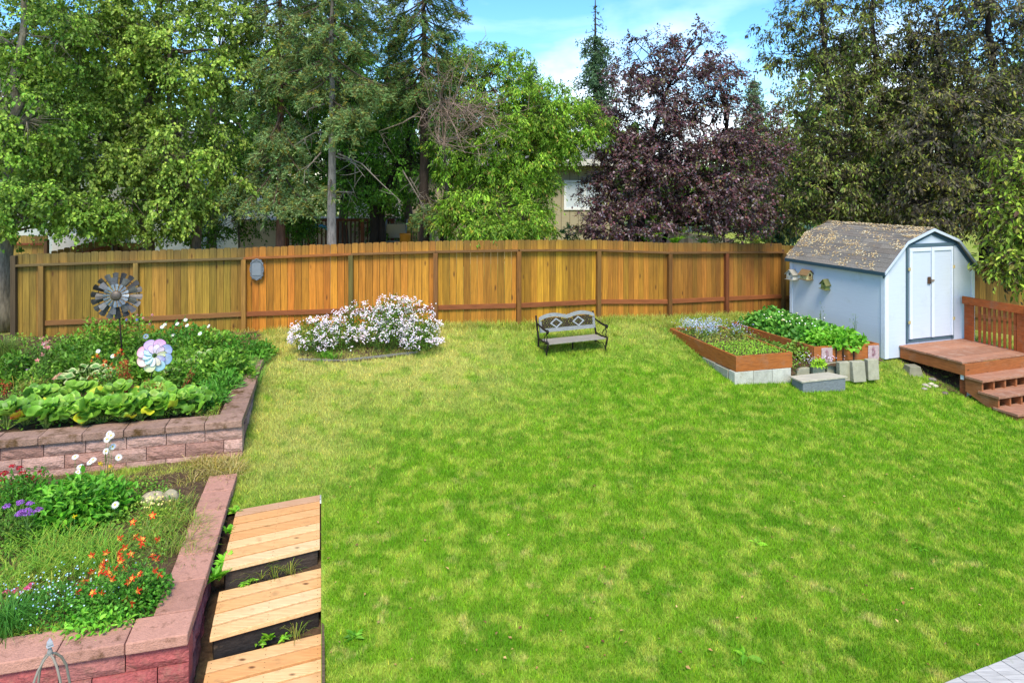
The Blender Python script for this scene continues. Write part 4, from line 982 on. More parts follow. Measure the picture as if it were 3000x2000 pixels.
# ================================================================ LEAF / BLADE / NEEDLE PRIMITIVES (vectorised)
def unit(a): return a / (np.linalg.norm(a, axis=-1, keepdims=True) + 1e-9)
def leaves(mb, pos, ax, nr, L_, wr, col, fold=.18):
    n = len(pos)
    if n == 0: return
    ax = unit(ax); nr = unit(nr - (nr * ax).sum(-1, keepdims=True) * ax); sd = np.cross(ax, nr); L_ = np.asarray(L_)[:, None] * np.ones((n, 1))
    w_ = L_ * wr / 2
    b = pos; t = pos + ax * L_ - nr * L_ * .12; mid = pos + ax * L_ * .42
    l = mid + sd * w_ + nr * w_ * fold; r = mid - sd * w_ + nr * w_ * fold
    V = np.stack([b, l, t, r], 1).reshape(-1, 3)
    mb.add(V, np.arange(4 * n).reshape(-1, 4), np.repeat(col, 4, axis=0))
def leaves6(mb, pos, ax, nr, L_, wr, col, fold=.25, pw=.38):
    """fuller leaf: 6-point outline round a midrib (two quads)"""
    n = len(pos)
    if n == 0: return
    ax = unit(ax); nr = unit(nr - (nr * ax).sum(-1, keepdims=True) * ax); sd = np.cross(ax, nr); L_ = np.asarray(L_)[:, None] * np.ones((n, 1)); w_ = L_ * wr / 2
    b = pos; t = pos + ax * L_ - nr * L_ * .18
    l1 = pos + ax * L_ * .28 + sd * w_ * .85 + nr * w_ * fold; l2 = pos + ax * L_ * .62 + sd * w_ * .8 + nr * (w_ * fold - L_ * .04)
    r1 = l1 - 2 * sd * w_ * .85; r2 = l2 - 2 * sd * w_ * .8
    V = np.stack([b, l1, l2, t, r2, r1], 1).reshape(-1, 3); i = np.arange(n)[:, None] * 6
    mb.add(V, np.vstack([i + np.array([[0, 1, 2, 3]]), i + np.array([[0, 3, 4, 5]])]), np.repeat(col, 6, axis=0))
def blades(mb, pos, dr, L_, w_, col, bend=.5):
    n = len(pos); dr = unit(dr); L_ = np.asarray(L_)[:, None] * np.ones((n, 1)); w_ = np.asarray(w_)[:, None] * np.ones((n, 1)) if not np.isscalar(w_) else np.full((n, 1), w_)
    hor = dr.copy(); hor[:, 2] = 0; hor = unit(hor + rng.normal(0, 1e-3, (n, 3)) * [1, 1, 0]); sd = np.stack([-hor[:, 1], hor[:, 0], np.zeros(n)], 1)
    a = pos; b = pos + dr * L_ * .5; c = pos + dr * L_ * .8 + hor * L_ * bend * .3 - np.array([0, 0, 1]) * L_ * bend * .12; d = pos + dr * L_ * .95 + hor * L_ * bend * .75 - np.array([0, 0, 1]) * L_ * bend * .45
    V = np.stack([a - sd * w_ / 2, a + sd * w_ / 2, b - sd * w_ / 2, b + sd * w_ / 2, c - sd * w_ * .35, c + sd * w_ * .35, d], 1).reshape(-1, 3); i = np.arange(n)[:, None] * 7
    cc = np.repeat(col, 7, axis=0)
    mb.add(V, np.vstack([i + np.array([[0, 1, 3, 2]]), i + np.array([[2, 3, 5, 4]])]), cc)
    o = mb.n - len(V); mb.f.append(i + np.array([[4, 5, 6]]) + o)
def pal(cols, n, var=.15):
    A = np.array([lin(c) for c in cols]); k = rng.integers(0, len(A), n); f = rng.random((n, 1)); k2 = rng.integers(0, len(A), n)
    c = A[k] * f + A[k2] * (1 - f); gr_ = (c[:, 1] > c[:, 0]) & (c[:, 1] > c[:, 2] * 1.15); c[gr_] *= [1.52, 1.24, .82]
    return np.clip(c * (1 + rng.normal(0, var, (n, 1))) * (1 + rng.normal(0, .05, (n, 3))), .002, 1)
def rdir(n): return unit(rng.normal(0, 1, (n, 3)))
def surf_seg(A, B, k, sag): # curved path
    t = np.linspace(0, 1, k)[:, None]; p = A * (1 - t) + B * t; p[:, 2] += (sag * np.sin(pi * t[:, 0])); return p

# ================================================================ LAWN GRASS
def grass():
    n = 1150000
    Y = 3.7 + (15.9 - 3.7) * rng.random(n * 2); acc = rng.random(n * 2) < (3.7 / Y) ** .55; Y = Y[acc][:n]; n = len(Y)
    X = (rng.random(n) * 1.75 - .80) * Y
    u = X - KS * Y
    ok = ~((u < .02) & (u > -9) & (Y < 7.5 + .395 * np.clip(u, -1, 0)))
    ok &= ~inpoly(X, Y, [tuple(pl(UC, .02, .02)), tuple(pl(UC, 3.1, .02)), (-5.0, 13.7), (-14, 13.7), tuple(pl(UC, .02, 11))])
    ok &= ~inpoly(X, Y, [tuple(q) for q in p1]) & ~inpoly(X, Y, [tuple(p1[1]), tuple(p2[0]), tuple(p2[1]), tuple(p2[2]), tuple(p1[2])])
    ok &= ~inpoly(X, Y, [tuple(SO + E1 * a + E2 * b) for a, b in ((0, 0), (SW, 0), (SW, SL), (0, SL))])
    ok &= ~(inpoly(X, Y, [tuple(SO + E1 * a + E2 * b) for a, b in ((.35, 0), (.35, -.8), (.75, -1.6), (1.2, -2.15), (3, -2.15), (3, 0))]) & (rng.random(n) < .93))
    ok &= ~inpoly(X, Y, [tuple(e_a - pd * 1.1), tuple(e_b + pd), tuple(e_b + pd + pn * 3), tuple(e_a - pd + pn * 3)])
    fx = np.array([p_[0][0] for p_ in pts]); fy = np.array([p_[0][1] for p_ in pts]); ok &= Y < np.interp(X, fx, fy) - .02
    X = X[ok]; Y = Y[ok]; n = len(X); Z = gz(X, Y)
    s = (Y / 6.5) ** .45
    tall = np.exp(-np.maximum(0, np.interp(X, fx, fy) - Y) / .35) * 1.5      # uncut strip along the fence
    hgt = rng.uniform(.022, .05, n) * s * (1 + tall); wd = rng.uniform(.0045, .0075, n) * s ** 1.5
    a = rng.uniform(0, 2 * pi, n); lean = np.abs(rng.normal(0, .55, n)); ld = rng.uniform(0, 2 * pi, n)
    b0 = np.stack([X, Y, Z - .003], 1); sd = np.stack([np.cos(a), np.sin(a), np.zeros(n)], 1) * wd[:, None] / 2
    tip = b0 + np.stack([np.cos(ld) * lean, np.sin(ld) * lean, np.ones(n)], 1) * hgt[:, None]
    m = MB(); V = np.stack([b0 - sd, b0 + sd, tip], 1).reshape(-1, 3)
    c = np.clip(rng.normal(1.08, .36, (n, 1)), .3, 2.1) * (1 + rng.normal(0, .06, (n, 3)))
    yel = rng.random(n) < .06; c[yel] *= [1.6, 1.25, 1.1]
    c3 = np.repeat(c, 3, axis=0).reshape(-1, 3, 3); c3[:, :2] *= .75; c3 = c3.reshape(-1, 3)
    m.add(V, np.arange(3 * n).reshape(-1, 3), c3)
    obj('grass', m, 'grass_blade', label='short mown lawn grass, green with straw-coloured worn patches', cat='grass', kind='stuff', loc=(0, 0, 0))
grass()
# coarser tufts and broad-leaved weeds in the lawn
def tufts(name, spots, n_each, L_, cols, label, spread=.08, w_=.006, bend=.6, lean=.8):
    m = MB()
    for q in spots:
        k = n_each; a = rng.uniform(0, 2 * pi, k); r = np.abs(rng.normal(0, spread, k)); p_ = np.stack([q[0] + r * np.cos(a), q[1] + r * np.sin(a), np.full(k, q[2])], 1)
        d = np.stack([np.cos(a) * lean * rng.random(k), np.sin(a) * lean * rng.random(k), np.ones(k)], 1)
        blades(m, p_, d, rng.uniform(.5, 1, k) * L_, w_, pal(cols, k), bend)
    obj(name, m, 'leaf', label=label, cat='grass', kind='stuff', loc=(0, 0, 0))
sp = []
for i in range(len(pts) - 1):
    A, B = pts[i][0], pts[i + 1][0]
    for f in np.linspace(0, 1, 12): q = A + (B - A) * f; sp.append((q[0] + random.uniform(-.05, .05), q[1] - random.uniform(.12, .4), float(gz(q[0], q[1] - .2))))
tufts('grass', sp[26:], 34, .17, ['7c9a34', '5f8428', 'a39a55', 'b5a764', '4e7020'], 'uncut straggly grass along the foot of the back fence', spread=.12)
sp = [G(px, py) for px, py in [(700 + random.gauss(0, 35), 1010 + random.gauss(0, 35)) for _ in range(26)] + [(790, 1010), (830, 1040), (760, 1060), (850, 1000)]]
tufts('grass', sp, 40, .20, ['b5a45c', 'a89a50', '8d9440', 'c4b474'], 'dry straw-coloured grass beside the end of the upper wall', spread=.12, lean=1.4)
sp = [PZ(px, py, .0) for px, py in [(random.uniform(560, 705), random.uniform(1345, 1415)) for _ in range(24)]]
tufts('grass', sp, 40, .17, ['c2ad68', 'ab9a52', '93943f', 'd0bd80'], 'dry pale grass spilling over the end of the lower wall', spread=.09, lean=1.5)
sp = [q for px in (1610, 1640, 1680, 1720, 1770, 1590) for q in (G(px, 1030 + random.uniform(-12, 12)),)] + [G(1580, 1000), G(1570, 960), G(1800, 985)]
tufts('grass', sp, 40, .14, ['54801e', '6f8f30', '877f3c'], 'longer uncut grass round the feet of the bench', spread=.10)
def weed(px, py, label, n=12, s=.09, cols=('6aa834', '4f8c28', '7fbe40'), z=None, up=.5):
    q = G(px, py) if z is None else PZ(px, py, z); m = MB(); a = rng.uniform(0, 2 * pi, n); d = np.stack([np.cos(a), np.sin(a), rng.uniform(.1, 1, n) * up], 1)
    leaves6(m, np.tile(q, (n, 1)) + rng.normal(0, .015, (n, 3)) * [1, 1, .3] + [0, 0, .01], d, np.tile([0, 0, 1.], (n, 1)) + rng.normal(0, .3, (n, 3)), rng.uniform(.6, 1, n) * s, .42, pal(cols, n))
    obj('weed', m, 'leaf', label=label, cat='weed', group='small weeds in the grass and between steps')
weed(2218, 1592, 'bright broad-leaved weed in the lawn right of centre', 14, .10)
weed(2180, 1925, 'pair of long weed leaves low in the lawn at bottom centre', 9, .14)
weed(2858, 1475, 'pale green weed near the right edge of the lawn')
weed(2700, 1610, 'small weed in the darker lawn at right', 10, .07)
weed(1040, 1868, 'dark weed in the lawn right of the lowest cedar step', 12, .1, ('3f7a20', '5b9a30'))
weed(706, 1770, 'leafy weed between the lower wall and the middle cedar step'[:90], 1, .01, z=-.3) if False else None
weed(636, 1696, 'tall bright weed in the gap between wall and topmost step', 34, .13, ('58a02c', '6fb83a', '4a8a24'), z=-.1, up=1.6)
weed(655, 1650, 'second bright weed in the gap beside the topmost step', 26, .11, ('58a02c', '7cc046'), z=-.08, up=1.4)
weed(670, 1560, 'clover-like weed at the left side of the topmost step', 34, .09, ('6fb83a', '58a02c'), z=-.06, up=1.2)
weed(690, 1500, 'pale weed at the far corner of the topmost step', 22, .09, ('8ac24c', '6fae3a'), z=-.04, up=1.2)
weed(735, 1705, 'creeping weed before the topmost step riser', 16, .06, z=-.2)
weed(715, 1712, 'second creeping weed before the topmost step riser', 16, .06, z=-.2)
weed(789, 1872, 'upright weed before the middle step riser', 24, .10, z=-.37, up=1.8)
weed(765, 1885, 'low weed before the middle step riser', 14, .06, z=-.37)
weed(835, 1872, 'creeping weed by the right of the middle step riser', 16, .06, z=-.37)
tufts('grass', [PZ(800, 1690, -.2), PZ(850, 1680, -.2), PZ(765, 1695, -.2), PZ(865, 1868, -.37)], 24, .2, ['6f8a3a', '4f7a28', '8f9a50'], 'thin grass growing before the cedar step risers', spread=.05, lean=1.0, w_=.004)

# ================================================================ TREES
def broadleaf(name, base, trunks, crowns, leaf, per, cr, cols, label, cat='tree', group=None, wr=.62, barkc='6b6258', drop=.5, nlimb=5, twig=True, shell=.45, flat=.7, trans='leaf', litc=None, parent=None, six=False, leafvar=.22):
    """trunks: list of (points, r0, r1).  crowns: list of (centre, radii, clumps)"""
    t = thing(name, base, label, cat, group)
    tp = []
    for pts_, r0, r1 in trunks:
        pts_ = np.array(pts_, float); k = max(10, len(pts_) * 4); s = np.linspace(0, len(pts_) - 1, k); i = np.minimum(s.astype(int), len(pts_) - 2); f = (s - i)[:, None]
        q = pts_[i] * (1 - f) + pts_[i + 1] * f; q[1:-1] += rng.normal(0, r0 * .25, (k - 2, 3)) * [1, 1, 0]; tp.append((q, np.linspace(r0, r1, k)))
        m = MB(); m.tube(q, np.linspace(r0, r1, k) * (1 + rng.normal(0, .05, k)), 10, lin(barkc)); obj('trunk', m, 'bark', t, smooth=True)
    allp = np.vstack([q for q, _ in tp]); lm = MB(); fm = MB()
    for c, R, n in crowns:
        c = np.array(c, float); R = np.array(R, float)
        # limbs
        lp = []
        for _ in range(nlimb):
            e = c + rdir(1)[0] * R * rng.uniform(.3, .75); cand = allp[allp[:, 2] < max(e[2] + .1, allp[:, 2].min() + .5)]
            if len(cand) == 0: cand = allp
            s = cand[np.argmin(np.linalg.norm((cand - e) * [1, 1, .55], axis=1))]
            L_ = np.linalg.norm(e - s); q = surf_seg(s, e, 7, L_ * rng.uniform(-.02, .14)); q[1:-1] += rng.normal(0, L_ * .025, (5, 3)); lp.append(q)
            r0 = min(.05, .012 + L_ * .014); lm.tube(q, np.linspace(r0, r0 * .3, 7), 5, lin(barkc))
        lp = np.vstack(lp)
        d = rdir(n); rr = (shell + (1 - shell) * rng.random(n) ** .8); lump = 1 + .16 * np.sin(d[:, 0] * 5 + c[0]) * np.cos(d[:, 2] * 6 + c[1]) + .1 * np.sin(d[:, 1] * 9 + d[:, 2] * 7)
        cc = c + d * R * (rr * lump)[:, None]
        tint = np.clip(rng.normal(0, .26, n), -.5, .6)
        if twig:
            for j in range(0, n):
                s = lp[np.argmin(np.linalg.norm(lp - cc[j], axis=1))]; q = surf_seg(s, cc[j], 4, rng.uniform(-.05, .1)); lm.tube(q, [.010, .007, .005, .003], 3, lin(barkc), cap=False)
        ns = 6; K = max(2, per // ns)
        sd_ = rdir(n * ns) + np.repeat(d, ns, axis=0) * .6 + np.array([0, 0, -drop * .3]); sd_[:, 2] *= .6; sd_ = unit(sd_); sl_ = rng.uniform(.45, 1.1, n * ns) * cr
        u = rng.uniform(.15, 1, (n * ns, K)); o = np.repeat(cc, ns, axis=0)[:, None] + sd_[:, None] * (u * sl_[:, None])[..., None]
        o[..., 2] -= drop * (u ** 2) * sl_[:, None] * .6; o += rng.normal(0, cr * .08, o.shape)
        o = o.reshape(-1, 3); N_ = len(o)
        ax = np.repeat(sd_, K, axis=0) * .7 + rdir(N_) * .6 + np.array([0, 0, -drop * .8]); nr = rdir(N_) * .55 + np.array([0, 0, 1 - .35 * drop]) + np.repeat(np.repeat(d, ns, axis=0), K, axis=0) * .4
        col = pal(cols, N_, leafvar) * (1 + np.repeat(tint, ns * K)[:, None])
        if litc is not None:
            k = rng.random(N_) < litc[1]; col[k] = pal(litc[0], k.sum(), .15)
        (leaves6 if six else leaves)(fm, o, ax, nr, rng.uniform(.6, 1.15, N_) * leaf * np.repeat(rng.uniform(.75, 1.25, n), ns * K), wr, np.clip(col, .003, 1))
    obj('branches', lm, 'bark', t); obj('foliage', fm, trans, t)
    return t
def C(px, py, Y, rx, ry, rd, n): return (P(px, py, Y), (rx * Y / F, rd, ry * Y / F), n)
def tb(px, Y, z=.3): return ((px - 1500) / F * Y, Y, z)
def tr(Y, *pp, z0=.2):
    q = [P(px, py, Y) for px, py in pp]; q[0][2] = z0; return q
BIR = ['66883c', '769648', '4e6e2c', '8aa85a', '5a7c36']
broadleaf('birch_tree', tb(430, 16.2), [(tr(16.2, (455, 730), (420, 560), (400, 440), (450, 250), (465, 40), (470, -200)), .15, .06), (tr(16.0, (590, 730), (570, 600), (540, 470), (500, 330), (495, 100)), .12, .04)],
          [C(250, 150, 15.6, 290, 190, 1.6, 230), C(560, 130, 15.8, 260, 190, 1.5, 190), C(250, 430, 15.3, 270, 160, 1.4, 190), C(520, 470, 15.4, 200, 170, 1.3, 150), C(420, 600, 15.2, 200, 90, 1.0, 75), C(420, -150, 16, 420, 200, 2.0, 130)],
          .082, 78, .42, BIR, 'tall birch with heart-shaped light green leaves and twin trunks behind the left fence', barkc='7a6a5a', drop=.9, wr=.8, six=True)
broadleaf('birch_tree', tb(18, 14.1, .2), [(tr(14.1, (16, 800), (18, 620), (30, 420), (60, 200), (80, -60)), .16, .05)],
          [C(70, 330, 14.0, 170, 170, 1.2, 110), C(60, 590, 13.7, 190, 95, .9, 95), C(230, 620, 14.0, 110, 45, .6, 34), C(90, 60, 14.2, 220, 170, 1.4, 110)],
          .078, 74, .36, ['587f34', '68903c', '7ca24c', '46682a'], 'birch with a lichen-grey trunk at the very left edge', barkc='8a8272', drop=.8, wr=.8, six=True)
DRK = ['2f5418', '3c661f', '28480f', '4a7a2a']
for px, py, rx, ry, Y, lb_ in ((130, 560, 150, 90, 17.6, 'dark green understorey shrub in front of the white neighbour house'), (700, 610, 110, 90, 17.2, 'dark green shrub between the birch trunks and the near spruce'), (885, 655, 38, 38, 17.3, 'green shrub partly hiding the left end of the neighbour deck railing'), (560, 670, 70, 45, 16.9, 'dark green shrub low behind the orange fence at left'), (330, 650, 90, 40, 16.8, 'green shrub low behind the fence beside the birch trunks')):
    broadleaf('shrub', tb(px, Y), [(tr(Y, (px, 735), (px, py)), .04, .02)], [C(px, py, Y, rx, ry, .8, 48)], .07, 70, .34, DRK if Y > 17 else ['3f6f22', '4f8430'], lb_, cat='shrub', drop=.5, nlimb=4)
# large dark deciduous trees behind the spruces
broadleaf('deciduous_tree', tb(1100, 17.8), [(tr(17.8, (1095, 730), (1100, 640), (1085, 560), (1040, 450), (1010, 300)), .16, .05), (tr(17.8, (1105, 650), (1130, 560), (1190, 440), (1220, 260)), .10, .04)],
          [C(1010, 440, 17.8, 190, 130, 1.3, 130), C(1180, 480, 17.6, 150, 120, 1.2, 95), C(900, 300, 18.6, 220, 170, 1.4, 130), C(1140, 260, 18.6, 200, 130, 1.4, 110), C(1010, 560, 17.4, 210, 40, .9, 55), C(900, 90, 19, 200, 130, 1.3, 70)],
          .085, 70, .42, ['35611a', '427320', '2a4f12', '588c30'], 'dark-leaved deciduous tree with a forked black trunk behind the spruces', barkc='2e2620', drop=.8, wr=.5)
broadleaf('maple_tree', tb(1420, 16.4), [(tr(16.4, (1290, 730), (1300, 600), (1350, 400), (1420, 250)), .11, .03), (tr(16.4, (1300, 720), (1420, 560), (1550, 420)), .07, .02)],
          [C(1420, 260, 16.4, 160, 110, 1.1, 95), C(1550, 330, 16.0, 150, 110, 1.1, 115), C(1430, 470, 16.2, 190, 130, 1.2, 150), C(1670, 370, 16.1, 130, 85, .9, 95), C(1500, 400, 15.8, 170, 120, 1.0, 110), C(1480, 180, 16.4, 80, 60, .6, 26), C(1640, 290, 16.2, 90, 60, .6, 34), C(1520, 520, 16.0, 85, 80, 1.0, 60), C(1430, 620, 15.4, 150, 70, .9, 85), C(1450, 672, 14.3, 85, 38, .4, 44), C(1530, 650, 14.5, 60, 50, .4, 26), C(1380, 600, 15.4, 80, 90, .7, 45), C(1560, 660, 15.6, 50, 55, .5, 34), C(1600, 560, 16.2, 35, 80, .5, 26), C(1640, 440, 16.2, 80, 40, .6, 30), C(1350, 200, 16.6, 70, 70, .7, 26), C(1400, 465, 15.9, 70, 60, .5, 26)],
          .092, 84, .34, ['628f2e', '72a038', '4c7422', '84ac46', '54802c'], 'bright yellow-green maple-like tree spilling over the middle of the fence', barkc='4a3f30', drop=.75, wr=.36, litc=(['a8b84a', 'b89a50'], .05))
PUR = ['5e383e', '6a4246', '4a3636', '7c5c60', '564a3c']
broadleaf('purple_plum_tree', tb(1960, 17.2), [(tr(17.2, (1880, 730), (1880, 560), (1900, 430), (1960, 250)), .13, .04), (tr(17.2, (1890, 620), (2010, 480), (2130, 380)), .07, .02), (tr(17.2, (1885, 640), (1790, 520), (1730, 420)), .06, .02)],
          [C(1890, 330, 17.0, 180, 150, 1.4, 125), C(2080, 360, 17.0, 190, 160, 1.4, 130), C(1900, 170, 17.2, 120, 90, .9, 62), C(2040, 120, 17.3, 60, 55, .5, 16), C(1845, 520, 16.6, 120, 115, 1.1, 95), C(2030, 530, 16.6, 200, 120, 1.3, 165), C(1790, 650, 16.0, 105, 60, .7, 50), C(1745, 570, 16.4, 45, 80, .5, 26), C(2160, 610, 16.2, 120, 70, .8, 75), C(2230, 420, 16.8, 90, 90, .9, 45), C(2100, 205, 17.2, 90, 50, .8, 26), C(1930, 440, 16.4, 170, 110, .9, 100), C(1990, 270, 16.9, 150, 90, .9, 60), C(1810, 400, 16.9, 80, 100, .8, 40), C(2140, 480, 16.3, 150, 110, .9, 80), C(1900, 640, 16.2, 110, 60, .7, 40), C(2030, 620, 16.4, 90, 50, .7, 30)],
          .080, 70, .33, PUR, 'purple-leaved plum tree behind the right half of the fence', nlimb=4, barkc='2c2422', drop=.45, wr=.6, litc=(['a8969a', '8a4048', '64683c', '94808a', '5f6a3c'], .28), trans='leaf_gloss')
BRN = ['5e5440', '606240', '4c4638', '5c7038', '584a40', '66804a']
broadleaf('purple_cherry_tree', tb(2480, 18.5, 0), [(tr(18.5, (2440, 760), (2430, 500), (2425, 250), (2400, -60), z0=0), .12, .05), (tr(18.2, (2600, 760), (2590, 400), (2560, 100), (2550, -80), z0=0), .10, .04)],
          [C(2450, 90, 18.3, 200, 160, 1.5, 105), C(2450, 330, 18.0, 200, 150, 1.5, 135), C(2400, 560, 17.8, 180, 130, 1.3, 120), C(2290, 130, 18.6, 80, 120, .7, 28), C(2620, 480, 17.6, 160, 150, 1.4, 130), C(2600, 250, 18.2, 140, 140, 1.3, 85), C(2500, -60, 18.5, 260, 110, 1.6, 80), C(2540, 200, 18.9, 210, 160, 1.0, 90), C(2520, 640, 18.2, 260, 60, 1, 80), C(2480, 460, 17.2, 230, 180, .8, 110)],
          .112, 60, .42, BRN, 'tall bronze-green cherry tree behind the shed, sky showing through its top', barkc='2f2823', drop=.75, wr=.42, litc=(['7c9848', '708e42', '869658'], .18))
broadleaf('purple_cherry_tree', tb(2860, 17.0, -.2), [(tr(17.0, (2880, 900), (2890, 500), (2900, 200), (2905, -80), z0=-.3), .14, .06), (tr(16.8, (2740, 900), (2760, 420), (2745, 50), z0=-.3), .08, .04)],
          [C(2870, 100, 16.8, 190, 160, 1.4, 115), C(2860, 350, 16.6, 190, 150, 1.3, 140), C(2800, 560, 16.6, 180, 130, 1.2, 120), C(2980, 560, 16.3, 120, 150, 1.0, 85), C(2700, 160, 17.2, 120, 150, 1.0, 85), C(2700, 400, 17.2, 100, 120, 1.0, 65), C(2880, -60, 17, 260, 110, 1.6, 80), C(2860, 200, 18.2, 190, 160, 1.0, 80), C(3050, 250, 16.8, 140, 250, 1.2, 80), C(2800, 400, 15.9, 200, 220, .8, 110), C(2760, 600, 16.0, 150, 100, .8, 60)],
          .115, 58, .40, ['5a5244', '645e46', '4c4238', '66724a', '5c5648'], 'tallest dark bronze cherry tree at the upper right corner', barkc='231d1b', drop=.75, wr=.42, litc=(['849848', '6e8a3c', '8a8c56'], .16))
broadleaf('purple_cherry_tree', tb(3060, 13.6, -.4), [(tr(13.6, (3090, 950), (3090, 500), (3080, 250), z0=-.5), .08, .04)],
          [C(2975, 640, 13.3, 85, 75, .5, 34), C(2985, 770, 13.1, 95, 55, .45, 34), C(2975, 500, 13.5, 80, 80, .5, 26), C(3060, 620, 13.5, 100, 220, .6, 50), C(2925, 735, 13.4, 38, 35, .3, 8)],
          .118, 42, .34, ['4f6a2c', '6a8a3a', '46352a', '7c9c44', '54402f'], 'near cherry branches with large leaves drooping in at the right edge above the railing', barkc='3a2f28', drop=.7, wr=.5, six=True, litc=(['97b84e', '86a848'], .25))
# low things just over the fence
for px, py, rx, ry, Y, n_, lb_ in ((180, 250, 330, 260, 20.5, 190, 'broad green tree standing behind the birches at far left'), (620, 300, 300, 280, 20.5, 190, 'broad green tree behind the twin-trunked birch and the leftmost spruce'), (1000, 250, 260, 260, 20.8, 170, 'broad dark green tree filling the gaps between the spruces'), (1190, 380, 150, 150, 20.2, 110, 'dark green tree behind the rightmost spruce trunk')):
    broadleaf('deciduous_tree', tb(px, Y), [(tr(Y, (px, 740), (px + 10, 500), (px, 200)), .17, .05)], [C(px, py, Y, rx, ry, 1.5, n_), C(px - 40, py + 230, Y, rx * .8, 110, 1.2, n_ // 3)], .12, 66, .5, ['3f6a22', '4c7a2a', '335a1a', '5f8c38'], lb_, drop=.6, wr=.6, group='background trees')
def fern(px, py, Y, n, s, label, cols=('7fc23a', '93d04a', '62a52c')):
    c = P(px, py + 20, Y); t = thing('fern', (c[0], Y, .3), label, 'fern', 'bright ferns over the fence'); m = MB()
    for k in range(n):
        a = rng.uniform(0, 2 * pi); L_ = s * rng.uniform(.7, 1.1); d = np.array((cos(a) * .6, sin(a) * .6, 1.)); q = np.array([c + d * L_ * f + np.array((cos(a), sin(a), -1.2)) * L_ * .45 * f * f for f in np.linspace(0, 1, 14)])
        for sg in (-1, 1):
            sd = np.array((-sin(a), cos(a), 0)) * sg; ln = L_ * .22 * np.sin(np.linspace(.5, pi, 14)) + .01
            leaves(m, q, np.tile(sd, (14, 1)) + np.array([0, 0, .1]), np.tile([0, 0, 1.], (14, 1)), ln, .35, pal(cols, 14))
    obj('fronds', m, 'leaf', t)
    m = MB(); m.tube([(c[0], Y, .2), c + np.array((0, 0, .02))], .03, 6, lin('5a6a30')); obj('stem', m, 'plain', t)
fern(1895, 690, 16.2, 26, .55, 'left bright green fern showing above the fence'); fern(1975, 698, 16.2, 18, .45, 'middle fern above the fence, the lowest of the three'); fern(2060, 700, 16.6, 18, .45, 'right-hand fern above the fence')
broadleaf('shrub', tb(1662, 17.5), [(tr(17.5, (1662, 730), (1662, 690)), .03, .02)], [C(1662, 690, 17.5, 42, 32, .4, 22)], .06, 60, .2, ['3f6f35', '4f8040'], 'small round blue-green shrub against the tan house wall', cat='shrub', drop=.2)
broadleaf('shrub', tb(2120, 16.8), [(tr(16.8, (2120, 740), (2120, 690)), .03, .02)], [C(2150, 690, 17.4, 110, 40, .5, 30)], .06, 60, .25, ['5f7f35', '4f7030', '7a8a3a'], 'olive shrub low behind the fence near the shed', cat='shrub', drop=.2)
broadleaf('deciduous_tree', tb(2300, 22), [(tr(22, (2280, 740), (2280, 500)), .12, .05)], [C(2270, 470, 22, 110, 170, 1.4, 95), C(2330, 620, 21, 90, 90, 1, 55)], .1, 60, .45, ['7a9a40', '8aa24a', '62803a', '9c9a50'], 'yellow-green tree between the purple plum and the cherry', drop=.5)

# ---------------------------------------------------------------- spruces
def shoots(mb, pos, dr, L_, cols, nn=10, w_=.016):
    n = len(pos); dr = unit(dr); P0 = np.repeat(pos, nn, axis=0); D = np.repeat(dr, nn, axis=0); LL = np.repeat(L_, nn)
    u = np.tile(np.linspace(0, .85, nn), n); r = rdir(n * nn); r = unit(r - (r * D).sum(-1, keepdims=True) * D)
    b = P0 + D * (u * LL)[:, None]; nl = rng.uniform(.022, .034, n * nn); tip = b + (D * .75 + r * .75) * nl[:, None] * 1.5; sd = np.cross(D, r) * w_ / 2
    col = np.repeat(pal(cols, n, .2), nn, axis=0)
    V = np.stack([b - sd, b + sd, tip], 1).reshape(-1, 3); mb.add(V, np.arange(3 * n * nn).reshape(-1, 3), np.repeat(col, 3, axis=0))
SPR = ['5f8f72', '4f7f62', '6fa080', '3f6a4e', '79a98a']
def sbranch(lm, fm, A, B, cols, dens=1.0, droop=.25, barkc='6a5c4c', sw=.55):
    A = np.array(A, float); B = np.array(B, float); L_ = np.linalg.norm(B - A); k = 9; q = surf_seg(A, B, k, -L_ * droop * .3 + L_ * .08); lm.tube(q, np.linspace(.012 + L_ * .010, .006, k), 5, lin(barkc))
    ax = unit(B - A); up = np.array([0, 0, 1.]); sd = unit(np.cross(ax, up)); ps, ds = [], []
    nsub = int((6 + L_ * 11) * dens)
    for i in range(nsub):
        f = rng.uniform(.22, 1.0); s = q[0] * 0 + np.array([np.interp(f, np.linspace(0, 1, k), q[:, j]) for j in range(3)]); sg = rng.choice([-1, 1])
        ln = L_ * sw * (1.08 - f) ** .7 * rng.uniform(.5, 1) + .12; dd = unit(ax * .8 + sd * sg * rng.uniform(.4, 1.1) + up * rng.uniform(-.45, .15)); m_ = max(3, int(ln / .05))
        e = s + dd * ln; e[2] -= ln * droop * rng.uniform(.5, 1.5); qq = surf_seg(s, e, 3, .02); lm.tube(qq, [.005, .004, .002], 3, lin('6f5a3a'), cap=False)
        f2 = rng.uniform(.1, 1, m_ * 2)[:, None]; pp = s * (1 - f2) + e * f2 + rng.normal(0, .012, (m_ * 2, 3)); ps.append(pp); ds.append(unit(dd + rng.normal(0, .55, (m_ * 2, 3)) + np.array([0, 0, .1])))
    if ps:
        ps = np.vstack(ps); ds = np.vstack(ds); shoots(fm, ps, ds, rng.uniform(.08, .15, len(ps)), cols)
